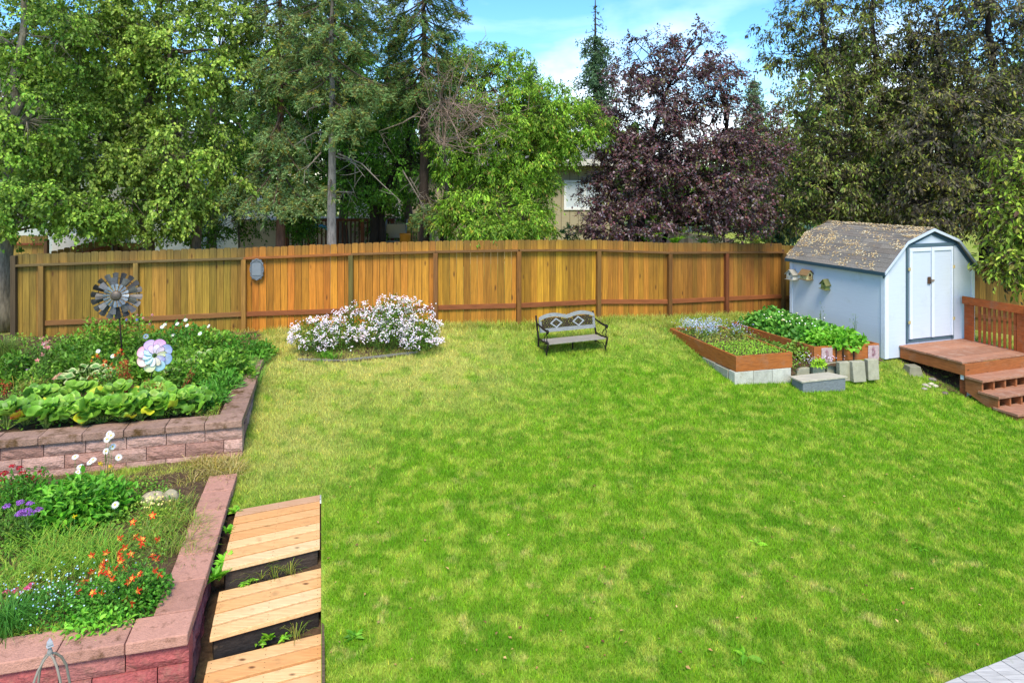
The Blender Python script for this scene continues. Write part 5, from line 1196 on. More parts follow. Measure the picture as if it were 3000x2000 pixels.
def spruce(base, px, Y, trunk_top_y, r0, label, whorls, extras, cols=SPR, dead=(), barkc='8a7d70', trunk_bot=730, lean=0, dens=1.0, gr=None, nb=5):
    t = thing('spruce_tree', base, label, 'tree', gr); lm, fm, dm = MB(), MB(), MB()
    zb, zt = base[2], P(px, trunk_top_y, Y)[2]; X0 = base[0]
    def tp(z): f = (z - zb) / (zt - zb); return np.array((X0 + lean * f, Y, z))
    m = MB(); zz = np.linspace(zb, zt, 16); m.tube([tp(z) + rng.normal(0, .008, 3) for z in zz], r0 * (1 - .93 * ((zz - zb) / (zt - zb)) ** 1.1), 12, lin(barkc)); obj('trunk', m, 'bark', t, smooth=True)
    for (y0, y1, l0, l1, dz, dr) in whorls:            # photo rows, lengths (m), spacing (m), droop
        z0, z1 = P(px, y0, Y)[2], P(px, y1, Y)[2]; z = z0
        while z < z1:
            f = (z - z0) / max(z1 - z0, 1e-3); a0 = rng.uniform(0, 2 * pi)
            for j in range(nb):
                a = a0 + 2 * pi * j / nb + rng.uniform(-.3, .3); L_ = (l0 * (1 - f) + l1 * f) * rng.uniform(.65, 1.1); A = tp(z + rng.uniform(-.05, .05)); B = A + np.array((cos(a) * L_, sin(a) * L_, -L_ * dr * rng.uniform(.5, 1.2)))
                sbranch(lm, fm, A, B, cols, dens, dr, sw=.5)
            z += dz
    for (ax_, ay, bx, by, dY, dn) in extras: 
        A = tp(P(px, ay, Y)[2]); B = P(bx, by, Y + dY); sbranch(lm, fm, A, B, cols, dn, .5)
    for path in dead:
        q = [P(x, y, Y + dY) for x, y, dY in path]; k = len(q); m0 = np.array(q); s = np.linspace(0, k - 1, 4 * k); i = np.minimum(s.astype(int), k - 2); f = (s - i)[:, None]; q = m0[i] * (1 - f) + m0[i + 1] * f
        dm.tube(q, np.linspace(.022, .005, len(q)), 5, lin('8f8274'))
        for _ in range(9):
            j = rng.integers(len(q) // 3, len(q)); e = q[j] + unit(rng.normal(0, 1, 3) + np.array([0, 0, -.6])) * rng.uniform(.15, .5); dm.tube(surf_seg(q[j], e, 4, rng.uniform(-.05, .05)), [.006, .005, .004, .002], 3, lin('9a8f82'), cap=False)
    if fm.v: obj('needles', fm, 'needle', t)
    if lm.v: obj('branches', lm, 'bark', t)
    if dm.v: obj('dead_branches', dm, 'bark', t)
    return t
spruce((*P(822, 700, 16.0)[:2], .2), 822, 16.0, -200, .13, 'leftmost spruce, blue-green branches hanging low over the fence', [(240, -180, 1.35, 1.1, .46, .45)],
       [(0, 380, 745, 455, -.6, 1.3), (0, 350, 860, 430, -1.0, 1.5), (0, 330, 790, 400, -1.1, 1.4), (0, 400, 880, 500, -.9, 1.3), (0, 440, 640, 560, -.7, 1.5), (0, 470, 720, 590, -1.0, 1.5), (0, 480, 800, 600, -1.1, 1.5), (0, 480, 590, 590, .0, 1.2), (0, 500, 900, 590, -.9, 1.4), (0, 300, 730, 350, -.4, 1.2), (0, 450, 960, 565, -.6, 1.2), (0, 300, 900, 380, -.3, 1.2)],
       cols=['6f9470', '5a7f5c', '86a884', '4a6c44', '7a7a34'], barkc='6f5040')
spruce((*P(972, 700, 15.0)[:2], .2), 972, 15.0, -260, .125, 'middle spruce with a straight bare grey trunk rising past the fence', [(215, -240, 1.35, 1.2, .42, .5)],
       [(0, 300, 1070, 345, -.7, 2.0), (0, 290, 1040, 320, -1.0, 1.8), (0, 310, 1010, 385, -1.0, 1.6), (0, 520, 960, 555, -.6, .8), (0, 300, 1090, 310, -.2, 1.4)],
       dead=[((940, 448, -.1), (925, 465, -.3), (893, 500, -.5)), ((990, 450, -.1), (1060, 480, -.4), (1120, 540, -.6), (1175, 590, -.7)), ((950, 305, 0), (905, 320, -.2), (885, 345, -.3)), ((955, 385, 0), (920, 390, -.3), (885, 410, -.4)), ((985, 460, 0), (1030, 470, -.4), (1070, 520, -.5)), ((985, 562, 0), (1038, 564, -.1))], barkc='9c9186', cols=['688c64', '567a54', '84a47c', '46683f', '7c7c38'])
spruce((*P(1243, 700, 16.2)[:2], .2), 1243, 16.2, -200, .16, 'right-hand dark spruce of the three tall ones behind the fence', [(240, -180, 1.4, 1.2, .38, .5)],
       [(0, 560, 1290, 625, -.8, 1.6), (0, 570, 1340, 610, -.6, 1.4), (0, 580, 1240, 640, -1.0, 1.3), (0, 170, 1370, 165, -.1, 1.2)],
       dead=[((1230, 330, -.1), (1180, 360, -.3), (1110, 385, -.4), (1145, 445, -.5)), ((1180, 500, -.3), (1215, 560, -.4), (1250, 620, -.5)), ((1200, 520, -.2), (1230, 570, -.3))], barkc='4a3c32', cols=['557a50', '456a42', '6a8a60', '3a5a36', '6a6c34'])
# distant spruces
FAR = ['3f5f4a', '4a6a52', '35523f']
def far_spruce(px, ytop, ybot, halfw, Y, label, bare=0.0, cols=FAR):
    base = (*P(px, 0, Y)[:2], .2); t = thing('spruce_tree', base, label, 'tree', 'distant spruces'); zt = P(px, ytop, Y)[2]; zb = P(px, ybot, Y)[2]
    m = MB(); m.tube([np.array((base[0], Y, .2)), np.array((base[0], Y, zt))], [.22, .02], 8, lin('4a3c30')); obj('trunk', m, 'bark', t)
    fm, lm = MB(), MB(); z = zb; R0 = halfw * Y / F
    while z < zt - .05:
        f = (z - zb) / (zt - zb); nbare = f > 1 - bare; L0 = R0 * (1 - f) ** .75 * rng.uniform(.75, 1.15) + .12
        for j in range(9 if not nbare else 4):
            a = rng.uniform(0, 2 * pi); L_ = L0 * rng.uniform(.5, 1.1); A = np.array((base[0], Y, z)); B = A + np.array((cos(a) * L_, sin(a) * L_, -L_ * .35)); q = surf_seg(A, B, 5, -.05); lm.tube(q, np.linspace(.02, .006, 5), 3, lin('5a4a3c'), cap=False)
            n = int((7 if nbare else 70) * max(L_, .3)); f2 = rng.random(n)[:, None] ** .7; pp = A * (1 - f2) + B * f2 + rng.normal(0, .10, (n, 3)) * [1, 1, .8] - np.array([0, 0, 1]) * rng.random((n, 1)) * .22
            leaves(fm, pp, rdir(n) + np.array([0, 0, -.6]), rdir(n) + np.array([0, 0, .6]), rng.uniform(.10, .2, n), .4, pal(cols, n, .22))
        z += .2 + .1 * rng.random()
    obj('needles', fm, 'needle', t); obj('branches', lm, 'bark', t)
far_spruce(1744, 0, 330, 88, 30, 'tall distant spruce with a thin bare tip against the sky', bare=.27)
far_spruce(1555, 175, 330, 62, 34, 'short distant spruce peeking over the bright green tree')
far_spruce(2210, 220, 420, 60, 30, 'distant spruce behind the right shoulder of the purple tree', cols=['55705f', '4a6a58', '607a66'])
far_spruce(2275, 430, 740, 80, 19, 'small blue spruce standing between the purple tree and the shed', cols=['5f8a80', '6f9a90', '4a7264'])

# tangle of dead twigs
def dead_tree():
    base = tb(1330, 15.7); t = thing('dead_tree', base, 'tangle of bare reddish-grey twigs in front of the bright green tree', 'tree'); m = MB(); top = P(1290, 300, 15.2)
    m.tube([np.array(base), P(1310, 560, 15.7), P(1300, 420, 15.6), top], [.05, .04, .03, .02], 6, lin('6a5a50')); obj('trunk', m, 'bark', t); m = MB()
    st_ = [P(1300, 420, 15.2), top, P(1305, 360, 15.2)]
    for k in range(46):
        s = st_[k % 3]; e = P(1375 + rng.normal(0, 80), 335 + rng.normal(0, 85), 14.75 + rng.normal(0, .25)); q = surf_seg(s, e, 7, rng.uniform(-.25, .25)); m.tube(q, np.linspace(.010, .0045, 7), 4, lin('a08878'), cap=False)
        for j in range(13):
            i = rng.integers(2, 7); d = unit(unit(e - s) * .6 + rng.normal(0, 1, 3)); l_ = rng.uniform(.15, .5); m.tube(surf_seg(q[i], q[i] + d * l_, 4, rng.uniform(-.06, .06)), [.005, .004, .0035, .002], 3, lin(rng.choice(['a48878', '8d7468', 'b49a88'])), cap=False)
    obj('twigs', m, 'bark', t)
dead_tree()
# ================================================================ NEIGHBOURING HOUSES AND THEIR YARDS
def wallbox(m, x0, x1, y0, y1, z0, z1, c): m.box(((x0 + x1) / 2, (y0 + y1) / 2, (z0 + z1) / 2), (x1 - x0, y1 - y0, z1 - z0), c)
YH = 24.0
def hx(px, Y=YH): return (px - 1500) / F * Y
def hzz(py, Y=YH): return H - (py - HY) / F * Y
hs = thing('house', (hx(1300), YH, .2), 'tan neighbour house with vertical siding and a white-framed window behind the trees', 'house')
m = MB(); x0, x1 = hx(1010), hx(1800); wallbox(m, x0, x1, YH, YH + 8, 0, 4.0, lin('a89d80')); obj('wall', m, 'house', hs)
m = MB(); x = x0 + .1
while x < x1: wallbox(m, x, x + .022, YH - .012, YH - .001, .2, 3.95, lin('7d745c')); x += .3
obj('batten_groove', m, 'house', hs, kind='stuff')
m = MB()
ya, yb, za, zb_, zc = YH - .6, YH + 9, 4.0, 4.0, 5.1; ym = (ya + yb) / 2
V = [(x0 - .5, ya, za), (x1 + .5, ya, za), (x1 + .5, ym, zc), (x0 - .5, ym, zc), (x0 - .5, yb, za), (x1 + .5, yb, za)]
V2 = [(a, b, c + .12) for a, b, c in V]
m.add(V + V2, [(0, 1, 2, 3)[::-1], (3, 2, 5, 4)[::-1], (6, 7, 8, 9), (9, 8, 11, 10), (0, 1, 7, 6), (5, 4, 10, 11), (1, 2, 8, 7), (2, 5, 11, 8), (4, 3, 9, 10), (3, 0, 6, 9)], lin('8f8d88')); rfo = obj('roof', m, 'shingle', hs)
m = MB(); wallbox(m, x0 - .5, x1 + .5, ya - .03, ya - .002, 3.92, 4.14, lin('d2cdbc')); obj('gutter', m, 'house', rfo)
def window(par, xa, xb, z0, z1, Y=YH, fc='e8e8e4', gc='c9d2d4', nm='window'):
    m = MB(); w_ = .08
    wallbox(m, xa, xa + w_, Y - .05, Y - .001, z0, z1, lin(fc)); wallbox(m, xb - w_, xb, Y - .05, Y - .001, z0, z1, lin(fc)); wallbox(m, xa + w_, xb - w_, Y - .05, Y - .001, z1 - w_, z1, lin(fc)); wallbox(m, xa + w_, xb - w_, Y - .05, Y - .001, z0, z0 + w_, lin(fc)); wallbox(m, (xa + xb) / 2 - .03, (xa + xb) / 2 + .03, Y - .045, Y - .002, z0 + w_, z1 - w_, lin(fc))
    f = obj(nm, m, 'paint', par); m = MB(); wallbox(m, xa + w_, xb - w_, Y - .02, Y - .006, z0 + w_, z1 - w_, lin(gc)); ORG['tmp'] = ORG[par.name]
    p_ = MB(); p_.v, p_.f, p_.c, p_.n = m.v, m.f, m.c, m.n; ORG[f.name] = ORG[par.name]; obj('pane', p_, 'paint', f)
window(hs, hx(1652), hx(1775), hzz(615), hzz(528))
window(hs, hx(1040), hx(1120), hzz(640), hzz(560))
window(hs, hx(1150), hx(1172), hzz(690), hzz(590))
# attached low wing in front (beige boards)
m = MB(); wallbox(m, hx(700, 21.5), hx(1275, 21.5), 21.5, 23.9, 0, hzz(645, 21.5), lin('b5a68c')); obj('lower_wall', m, 'house', hs)
hw = thing('house', (hx(240, 23), 23, .2), 'white neighbour house glimpsed through the birch leaves at left', 'house')
m = MB(); wallbox(m, hx(-80, 23), hx(560, 23), 23, 31, 0, hzz(500, 23) + .2, lin('dedbd2')); obj('wall', m, 'house', hw)
m = MB(); za = hzz(500, 23) + .2; xa, xb = hx(-120, 23), hx(600, 23); m.add([(xa, 22.4, za), (xb, 22.4, za), (xb, 27, za + 1.3), (xa, 27, za + 1.3), (xa, 31.6, za), (xb, 31.6, za), (xa, 22.4, za + .1), (xb, 22.4, za + .1), (xb, 27, za + 1.4), (xa, 27, za + 1.4), (xa, 31.6, za + .1), (xb, 31.6, za + .1)],
      [(0, 1, 2, 3)[::-1], (3, 2, 5, 4)[::-1], (6, 7, 8, 9), (9, 8, 11, 10), (0, 1, 7, 6), (5, 4, 10, 11), (1, 2, 8, 7), (2, 5, 11, 8), (4, 3, 9, 10), (3, 0, 6, 9)], lin('77746e')); obj('roof', m, 'shingle', hw)
window(hw, hx(138, 23), hx(215, 23), hzz(650, 23), hzz(570, 23), 23, gc='3a4046'); window(hw, hx(290, 23), hx(340, 23), hzz(640, 23), hzz(575, 23), 23, gc='4a5054')
m = MB(); q = [(hx(150, 19), 19, .2), (hx(345, 19), 19.3, .2), (hx(345, 19), 19.7, .2), (hx(150, 19), 19.4, .2)]; m.hexa(q + [(a, b, hzz(695 - (30 if i in (1, 2) else 0), 19)) for i, (a, b, c) in enumerate(q)], lin('d8d2c6')); obj('garden_box', m, 'house', label='long low white box or cover behind the leaning neighbour fence', cat='cover', bevel=.03)
# neighbour's raised deck with railing
YD = 19.0
dk = thing('neighbour_deck', (hx(1000, YD), YD, .2), 'neighbour deck with brown railing glimpsed over the fence between the trunks', 'deck')
m = MB(); wallbox(m, hx(830, YD), hx(1160, YD), YD, YD + 2.2, .85, 1.0, lin('7a4a34')); obj('platform', m, 'wood_rail', dk)
for a in (836, 905, 985, 1062, 1150): m = MB(); x = hx(a, YD); wallbox(m, x - .045, x + .045, YD - .05, YD + .04, .2, hzz(640, YD), lin('8a5238')); obj('post', m, 'wood', dk)
m = MB(); wallbox(m, hx(830, YD), hx(1156, YD), YD - .07, YD + .07, hzz(648, YD), hzz(640, YD), lin('6f4030')); obj('handrail', m, 'wood_rail', dk)
for k in range(26):
    m = MB(); x = hx(845 + k * 12.2, YD); wallbox(m, x - .018, x + .018, YD - .02, YD + .015, 1.0, hzz(648, YD) - .002, lin('5f3828')); obj('baluster', m, 'wood', dk)
gt = thing('railing', (hx(1225, YD), YD, .2), 'pale tan slatted railing panel right of the orange tub behind the fence', 'railing')
for x0_, x1_, za_, zb_2 in ((1194, 1203, 740, 648), (1243, 1252, 740, 648)): m = MB(); wallbox(m, hx(x0_, YD), hx(x1_, YD), YD - .05, YD + .04, .2, hzz(zb_2, YD), lin('b07a3c')); obj('post', m, 'wood', gt)
m = MB(); wallbox(m, hx(1192, YD), hx(1254, YD), YD - .07, YD + .06, hzz(647.5, YD), hzz(643, YD), lin('c98f4c')); obj('cap_rail', m, 'wood_rail', gt)
for k in range(5): m = MB(); x = hx(1209 + k * 7.6, YD); wallbox(m, x - .016, x + .016, YD - .03, YD + .03, .5, hzz(648.5, YD), lin('c4a878')); obj('slat', m, 'wood', gt)
# blue slide, orange tub, grey patio chair
m = MB(); c = P(938, 682, 18.6); arc = [c + np.array((.36 * cos(a) - .05, 0, .24 * sin(a) - .05)) for a in np.linspace(pi, 0, 12)] + [c + np.array((.45, 0, -.5))]
m.tube(arc, .05, 8, lin('4f9ad0')); o = obj('toy_arch', m, 'plain', label='blue plastic play arch behind the bare-trunked spruce', cat='toy', smooth=True)
m = MB(); c = P(1187, 700, 18.5)
for i, (r_, z) in enumerate(((.10, -.3), (.14, .08), (.15, .1))): pass
m.tube([c + np.array((0, 0, z)) for z in (-.6, -.1, .10, .15)], [.13, .14, .15, .155], 14, lin('d98a24')); obj('tub', m, 'plain', label='orange tub just over the fence beside the tan slatted railing', cat='tub', smooth=True)
ch = thing('patio_chair', P(1160, 735, 18.6), 'grey tube-framed patio chair seen over the fence behind the black forked trunk', 'chair')
for dx in (-.28, .28): m = MB(); q = P(1158, 690, 18.6) + np.array((dx, 0, 0)); m.tube([q + np.array((0, .1, -.9)), q + np.array((0, 0, 0)), q + np.array((0, .2, .35)), q + np.array((0, .28, .42))], .018, 7, lin('9a9c9c')); obj('frame_side', m, 'steel', ch, smooth=True)
m = MB(); q = P(1158, 700, 18.6); wallbox(m, q[0] - .27, q[0] + .27, q[1], q[1] + .45, q[2] - .1, q[2] - .07, lin('8a8478')); obj('seat', m, 'plain', ch, bevel=.01)
m = MB(); R = np.array([(1, 0, 0), (0, cos(.4), -sin(.4)), (0, sin(.4), cos(.4))]); m.box(q + np.array((0, .22, .2)), (.5, .02, .42), lin('b0a898'), R=R); obj('backrest', m, 'plain', ch)
# rope-and-stick trellis against the maple
tl = thing('trellis', P(1570, 700, 17.4), 'small pale wooden lattice trellis behind the bright green tree', 'trellis')
for a in (1546, 1562, 1578, 1594): m = MB(); q = P(a, 690, 17.4); m.box((q[0], q[1], 1.1 + .75), (.025, .02, 1.9), lin('c9bda0')); obj('upright', m, 'plain', tl)
for b in (622, 640, 656, 672): m = MB(); q = P(1570, b, 17.38); m.box((q[0], q[1] - .012, q[2]), (.52, .02, .03), lin('c9bda0')); obj('crossbar', m, 'plain', tl)
# distant tree line beyond everything
def treeline():
    m = MB(); n = 40000; X = rng.uniform(-75, 80, n); f = rng.random(n); hh = 6.2 + 1.6 * np.sin(X * .35) + 1.2 * np.sin(X * .83 + 1) + .8 * np.sin(X * 2.1); hh = np.where((X < -3) | (X > 22), hh + 4.5, hh); Z = hh * f ** .8; Yq = 52 + rng.normal(0, 1.5, n) - 2 * f
    leaves(m, np.stack([X, Yq, Z], 1), rdir(n), rdir(n) + [0, -.5, .5], rng.uniform(.4, 1.0, n), .7, pal(['3f5f2c', '4f7034', '33522a', '5f7f3c'], n, .2))
    obj('tree_line', m, 'leaf', label='far-off band of trees beyond the neighbouring houses', cat='tree line', kind='stuff', loc=(0, 52, 0))
treeline()
# ================================================================ GARDEN PLANTS
EZ = np.array([0, 0, 1.])
def bush(name, c, rx, ry, h, n, leaf, cols, label, cat='plant', group=None, wr=.5, mat='leaf', stems=14, up=.5, six=False, rz=0.0, stemc='4f6a2c', parent=None, low=.0, var=.2):
    """foliage mound: leaves on short stems over a dome; returns the thing"""
    c = np.array(c, float); t = thing(name, c, label, cat, group)
    sm = MB(); tops = []
    for k in range(stems):
        a = rng.uniform(0, 2 * pi); r = rng.random() ** .5 * .8; e = c + np.array((cos(a) * rx * r, sin(a) * ry * r, h * (1 - .45 * r * r) * rng.uniform(.7, 1))); q = surf_seg(c + np.array((cos(a) * rx * r * .4, sin(a) * ry * r * .4, -.01)), e, 4, .02); sm.tube(q, [.005, .0045, .004, .002], 4, lin(stemc), cap=False)
    obj('stems', sm, 'plain', t, smooth=False)
    d = rdir(n); d[:, 2] = np.abs(d[:, 2]); r = rng.random(n) ** .35
    lump = 1 + .16 * np.sin(d[:, 0] * 6 + c[0] * 3) * np.cos(d[:, 1] * 5 + c[1])
    p_ = d * np.array([rx, ry, h]) * (r * lump)[:, None]; p_[:, 2] = np.maximum(p_[:, 2], low + .01)
    if rz: p_[:, :2] = p_[:, :2] @ np.array([[cos(rz), sin(rz)], [-sin(rz), cos(rz)]])
    ax = d * .7 + rdir(n) * .7; nr = EZ * (1 - .2) * np.ones((n, 1)) + d * .5 + rdir(n) * .45
    m = MB(); (leaves6 if six else leaves)(m, c + p_, ax, nr, rng.uniform(.6, 1.15, n) * leaf, wr, pal(cols, n, var)); obj('foliage', m, mat, t)
    return t
def stem_to(m, base, tip, c='5a7a34', r=.0025): m.tube(surf_seg(np.array(base, float), np.array(tip, float), 5, .0) + rng.normal(0, .006, (5, 3)) * np.array([1, 1, 0]) * np.array([0, 1, 1, 1, 0])[:, None], r, 4, lin(c), cap=False)
def frame(nv):
    nv = nrm(nv); a = nrm(np.cross(nv, (0.13, 1, .2))); return a, np.cross(nv, a), nv
def f_daisy(c, nv, R, pc='f2f2ee', cc='e0c040', n=16, par=None, name='flower'):
    a, b, nv = frame(nv); m = MB(); an = np.linspace(0, 2 * pi, n, endpoint=False); ax = np.cos(an)[:, None] * a + np.sin(an)[:, None] * b
    leaves6(m, c + ax * R * .15, ax - nv * .05, np.tile(nv, (n, 1)), np.full(n, R * .9), .36, pal([pc], n, .04)); V = []
    for i, (r_, h_) in enumerate(((.30, .0), (.26, .10), (.12, .16))):
        for q in np.linspace(0, 2 * pi, 8, endpoint=False): V.append(c + (a * cos(q) + b * sin(q)) * r_ * R + nv * (h_ + .02) * R)
    m.add(V, [(i * 8 + j, i * 8 + (j + 1) % 8, (i + 1) * 8 + (j + 1) % 8, (i + 1) * 8 + j) for i in range(2) for j in range(8)] + [tuple(16 + j for j in range(8))], lin(cc)); return obj(name, m, 'petal', par)
def f_columbine(c, R, par, c1='e0532c', c2='f0c060', name='flower'):
    m = MB(); tilt = nrm(rng.normal(0, .5, 3) + np.array((0, -.5, .1))); a, b, nv = frame(tilt); n = 5; an = np.linspace(0, 2 * pi, n, endpoint=False) + rng.uniform(0, 1); ax = np.cos(an)[:, None] * a + np.sin(an)[:, None] * b
    leaves6(m, np.tile(c, (n, 1)), ax + nv * .15, np.tile(nv, (n, 1)), np.full(n, R), .52, pal([c1], n, .12)); an2 = an + pi / 5; ax2 = np.cos(an2)[:, None] * a + np.sin(an2)[:, None] * b
    leaves6(m, np.tile(c + nv * .006, (n, 1)), ax2 + nv * .7, np.tile(nv, (n, 1)), np.full(n, R * .6), .7, pal([c2], n, .12))
    for q in ax2: m.tube([c, c - nv * R * .9 + q * R * .25], [.003, .001], 4, lin(c1), cap=False)
    m.tube([c, c + nv * R * .7], .002, 4, lin('f0d070')); return obj(name, m, 'petal', par)
def f_cluster(c, R, cols, par, n=46, fr=.011, flat=.8, name='flower_head', up=True):
    m = MB(); d = rdir(n); 
    if up: d[:, 2] = np.abs(d[:, 2])
    p_ = c + d * np.array([R, R, R * flat]) * rng.uniform(.6, 1, (n, 1)); nr = d + rdir(n) * .3; ax = rdir(n); col = pal(cols, n, .15)
    for k in range(2): leaves6(m, p_ - ax * fr, ax, nr, np.full(n, fr * 2), .5, col); ax = np.cross(nr, ax)
    return obj(name, m, 'petal', par)
def specks(par, name, P_, s, cols, label=None, yellow=False):
    """many tiny 5-petalled florets nobody could count: one part"""
    m = MB(); n = len(P_); nr = np.tile([0, -.5, .8], (n, 1)) + rdir(n) * .5; a = unit(np.cross(nr, rdir(n)))
    b = unit(np.cross(nr, a)); col = pal(cols, n, .1)
    for k in range(5): th = 2 * pi * k / 5; ax = a * cos(th) + b * sin(th); leaves(m, P_, ax, nr, np.full(n, s), .8, col, .05)
    return obj(name, m, 'petal', par, kind='stuff')

# ---- white-pink flowering shrub in front of the fence
def flowering_bush():
    Yb = 12.35; c = P(1070, 1048, Yb); gzb = float(gz(c[0], c[1])); t = thing('flowering_bush', (c[0], c[1], gzb), 'wide low bush covered in small pinkish white blossoms before the fence', 'bush')
    lobes = [(918, 985, 66, 62, 12.1), (985, 985, 70, 75, 12.3), (1060, 960, 80, 82, 12.5), (1130, 965, 70, 80, 12.3), (1195, 955, 88, 92, 12.5), (1150, 930, 60, 62, 12.7), (1235, 985, 58, 62, 12.3)]
    fm, sm = MB(), MB(); B = []
    for px, py, rx, ry, Y in lobes:
        q = P(px, py, Y); R = np.array([rx * Y / F, .42, (q[2] - gzb) * .35 + ry * Y / F * .62]); n = 1500; d = rdir(n); rr = rng.random(n) ** .4; pp = q + d * R * rr[:, None]; pp[:, 2] = np.maximum(pp[:, 2], gzb + .03)
        leaves(fm, pp, EZ * .8 + rdir(n) * .8, d + rdir(n) * .6, rng.uniform(.04, .075, n), .26, pal(['3f6424', '4f7a2e', '2f4f1c', '5f8a38'], n))
        nb_ = 78; d = rdir(nb_); d[:, 2] = np.abs(d[:, 2]) * 1.1 - .35; d = unit(d); d[:, 1] = -np.abs(d[:, 1]) * .9 + .25 * (rng.random(nb_)); e = q + unit(d) * R * rng.uniform(.85, 1.12, (nb_, 1)); e[:, 2] = np.maximum(e[:, 2], gzb + .08); B.append(e)
        for k in range(0, nb_, 2): sm.tube(surf_seg(np.array((q[0] + (e[k][0] - q[0]) * .3, Y, gzb)), e[k], 4, .03), [.004, .0035, .003, .002], 3, lin('5a6a34'), cap=False)
    for px, py in ((1180, 868), (1188, 880), (1172, 885), (1070, 885), (1065, 892), (1110, 882), (1028, 900), (1015, 905), (978, 912), (1290, 945), (1296, 950), (1285, 940), (1210, 880), (1265, 895), (1250, 895), (925, 935), (945, 930), (1040, 918), (1240, 905), (1225, 890)): B.append(np.array([P(px, py, 12.4)]))
    B = np.vstack(B); n = 7; pp = np.repeat(B, n, axis=0) + rng.normal(0, .022, (len(B) * n, 3)) * [1, .8, 1.1]
    obj('foliage', fm, 'leaf', t); obj('stems', sm, 'plain', t); specks(t, 'blossoms', pp, .0145, ['f2e6ea', 'f0dee4', 'faf6f4', 'ead6e0'])
flowering_bush()
m = MB(); a = G(872, 1058); b = G(1000, 1062); c = G(1225, 1036)
for s_, e_ in ((a, b), (b, c)):
    d = nrm((e_ - s_)[:2]); n = np.array((-d[1], d[0])); q = [s_[:2], e_[:2], e_[:2] + n * .03, s_[:2] + n * .03]; z_ = [s_[2], e_[2], e_[2], s_[2]]
    m.hexa([(*p_, z - .03) for p_, z in zip(q, z_)] + [(*p_, z + .045) for p_, z in zip(q, z_)], lin('87847a'))
obj('bed_edging', m, 'grey_wood', label='grey bent edging strip in front of the white-flowered bush', cat='edging')
tufts('grass', [G(x, y) for x, y in ((960, 1052), (975, 1055), (945, 1050))], 26, .2, ['5f9a38', '4f8a2c'], 'bright strappy leaves at the foot of the white-flowered bush', w_=.018, spread=.08)
sheet('bush_bed_soil', [tuple(G(868, 1060)[:2]), tuple(G(1000, 1064)[:2]), tuple(G(1228, 1038)[:2]), tuple(G(1210, 995)[:2]), tuple(G(900, 1005)[:2])], 0, 'soil', amp=.008, step=.08, zf=lambda X, Y: gz(X, Y) + .015)

# ---- upper bed
UZ = .42
GR = ['4f8428', '62963a', '3f7022', '7aa848']; GD = ['3c6a22', '4c7c2c', '5a8a34']
rear = [(205, 1010, 'dark leafy perennial by the left post of the fence', GD, 90, .34), (290, 985, 'leafy green perennial behind the windmill stake', GR, 95, .50), (365, 975, 'tall green perennial just right of the windmill stake, against the fence', GR, 90, .56), (450, 990, 'green perennial behind the pastel pinwheel, against the fence', GR, 95, .50), (540, 985, 'green perennial under the fence\'s orange-yellow join', ['3f8030', '4f8c3a'], 95, .5), (620, 1000, 'green perennial below the metal plaque side of the bed', GR, 90, .46), (700, 1005, 'sprawling green plant at the fence end of the upper bed', ['4f8c34', '3c7426'], 80, .36), (760, 1000, 'straggling leafy plant at the far corner of the upper bed', ['5a9438', '47802c'], 45, .22),
        (250, 1060, 'dark green filler perennial left of the windmill stake', GD, 95, .42), (420, 1060, 'green filler perennial beside the pinwheel', GR, 80, .36), (560, 1075, 'dense green perennial right of the pinwheel', GR, 100, .42), (660, 1065, 'dense green perennial near the upper wall end', GR, 80, .40), (100, 1060, 'dark ferny plant in the left of the upper bed', ['3f5f2a', '4a6f30'], 90, .40), (30, 1080, 'dark green plant at the left edge of the upper bed', GD, 80, .40)]
for px, py, lb_, cl, r_, h_ in rear:
    q = PZ(px, py + 45, UZ); bush('perennial', q, r_ * q[1] / F, .42, h_ * rng.uniform(.85, 1.15), 850, rng.uniform(.06, .10), cl, lb_, 'perennial', 'green perennials in the upper bed', wr=.55)
for px, py, lb_ in ((612, 1185, 'lily-like plant with narrow leaves by the upper wall corner'), (660, 1140, 'narrow-leaved green plant beside the mossy wall caps'), (590, 1120, 'feathery narrow-leaved plant right of the second pinwheel leaf clump'), (690, 1100, 'low green plant close to the upper wall caps')):
    q = PZ(px, py, UZ); bush('perennial', q, .26, .26, .26, 700, .10, ['4f9038', '5fa044', '3f7c2c'], lb_, 'perennial', 'narrow-leaved plants by the upper wall', wr=.2)
# bergenias: big round leaves
def roundleaf(mb, c, ax, nv, L_, W_, col, rimc, cup=.18):
    ax = nrm(ax); nv = nrm(nv - np.dot(nv, ax) * ax); sd = np.cross(ax, nv); K = 14; V = [c + ax * L_ * .5 - nv * L_ * cup * .6]; Cc = [np.array(col)]; ph = rng.uniform(0, 6)
    for ring, f in ((0, .55), (1, 1.0)):
        for k in range(K):
            a = 2 * pi * k / K; wv = 1 + (.05 * sin(4 * a + ph) if ring else 0); x = .5 + .5 * f * cos(a) * wv; y = .5 * f * sin(a) * wv * (1.05 - .15 * cos(a))
            h = -cup * .6 + cup * f * f + .09 * sin(3 * a + ph) * f + .05 * sin(5 * a + 2 * ph) * f - .22 * max(0, x - .75) - .05 * (abs(sin(a)) < .25)
            V.append(c + ax * L_ * x + sd * W_ * y + nv * L_ * h); Cc.append(np.array(col) * (1.0 if ring == 0 else 1) * (1 - .0 * ring) if ring == 0 else np.array(rimc))
    m_ = [(0, 1 + k, 1 + (k + 1) % K) for k in range(K)]; q_ = [(1 + k, 1 + K + k, 1 + K + (k + 1) % K, 1 + (k + 1) % K) for k in range(K)]
    mb.add(V, m_ + q_, np.array(Cc))
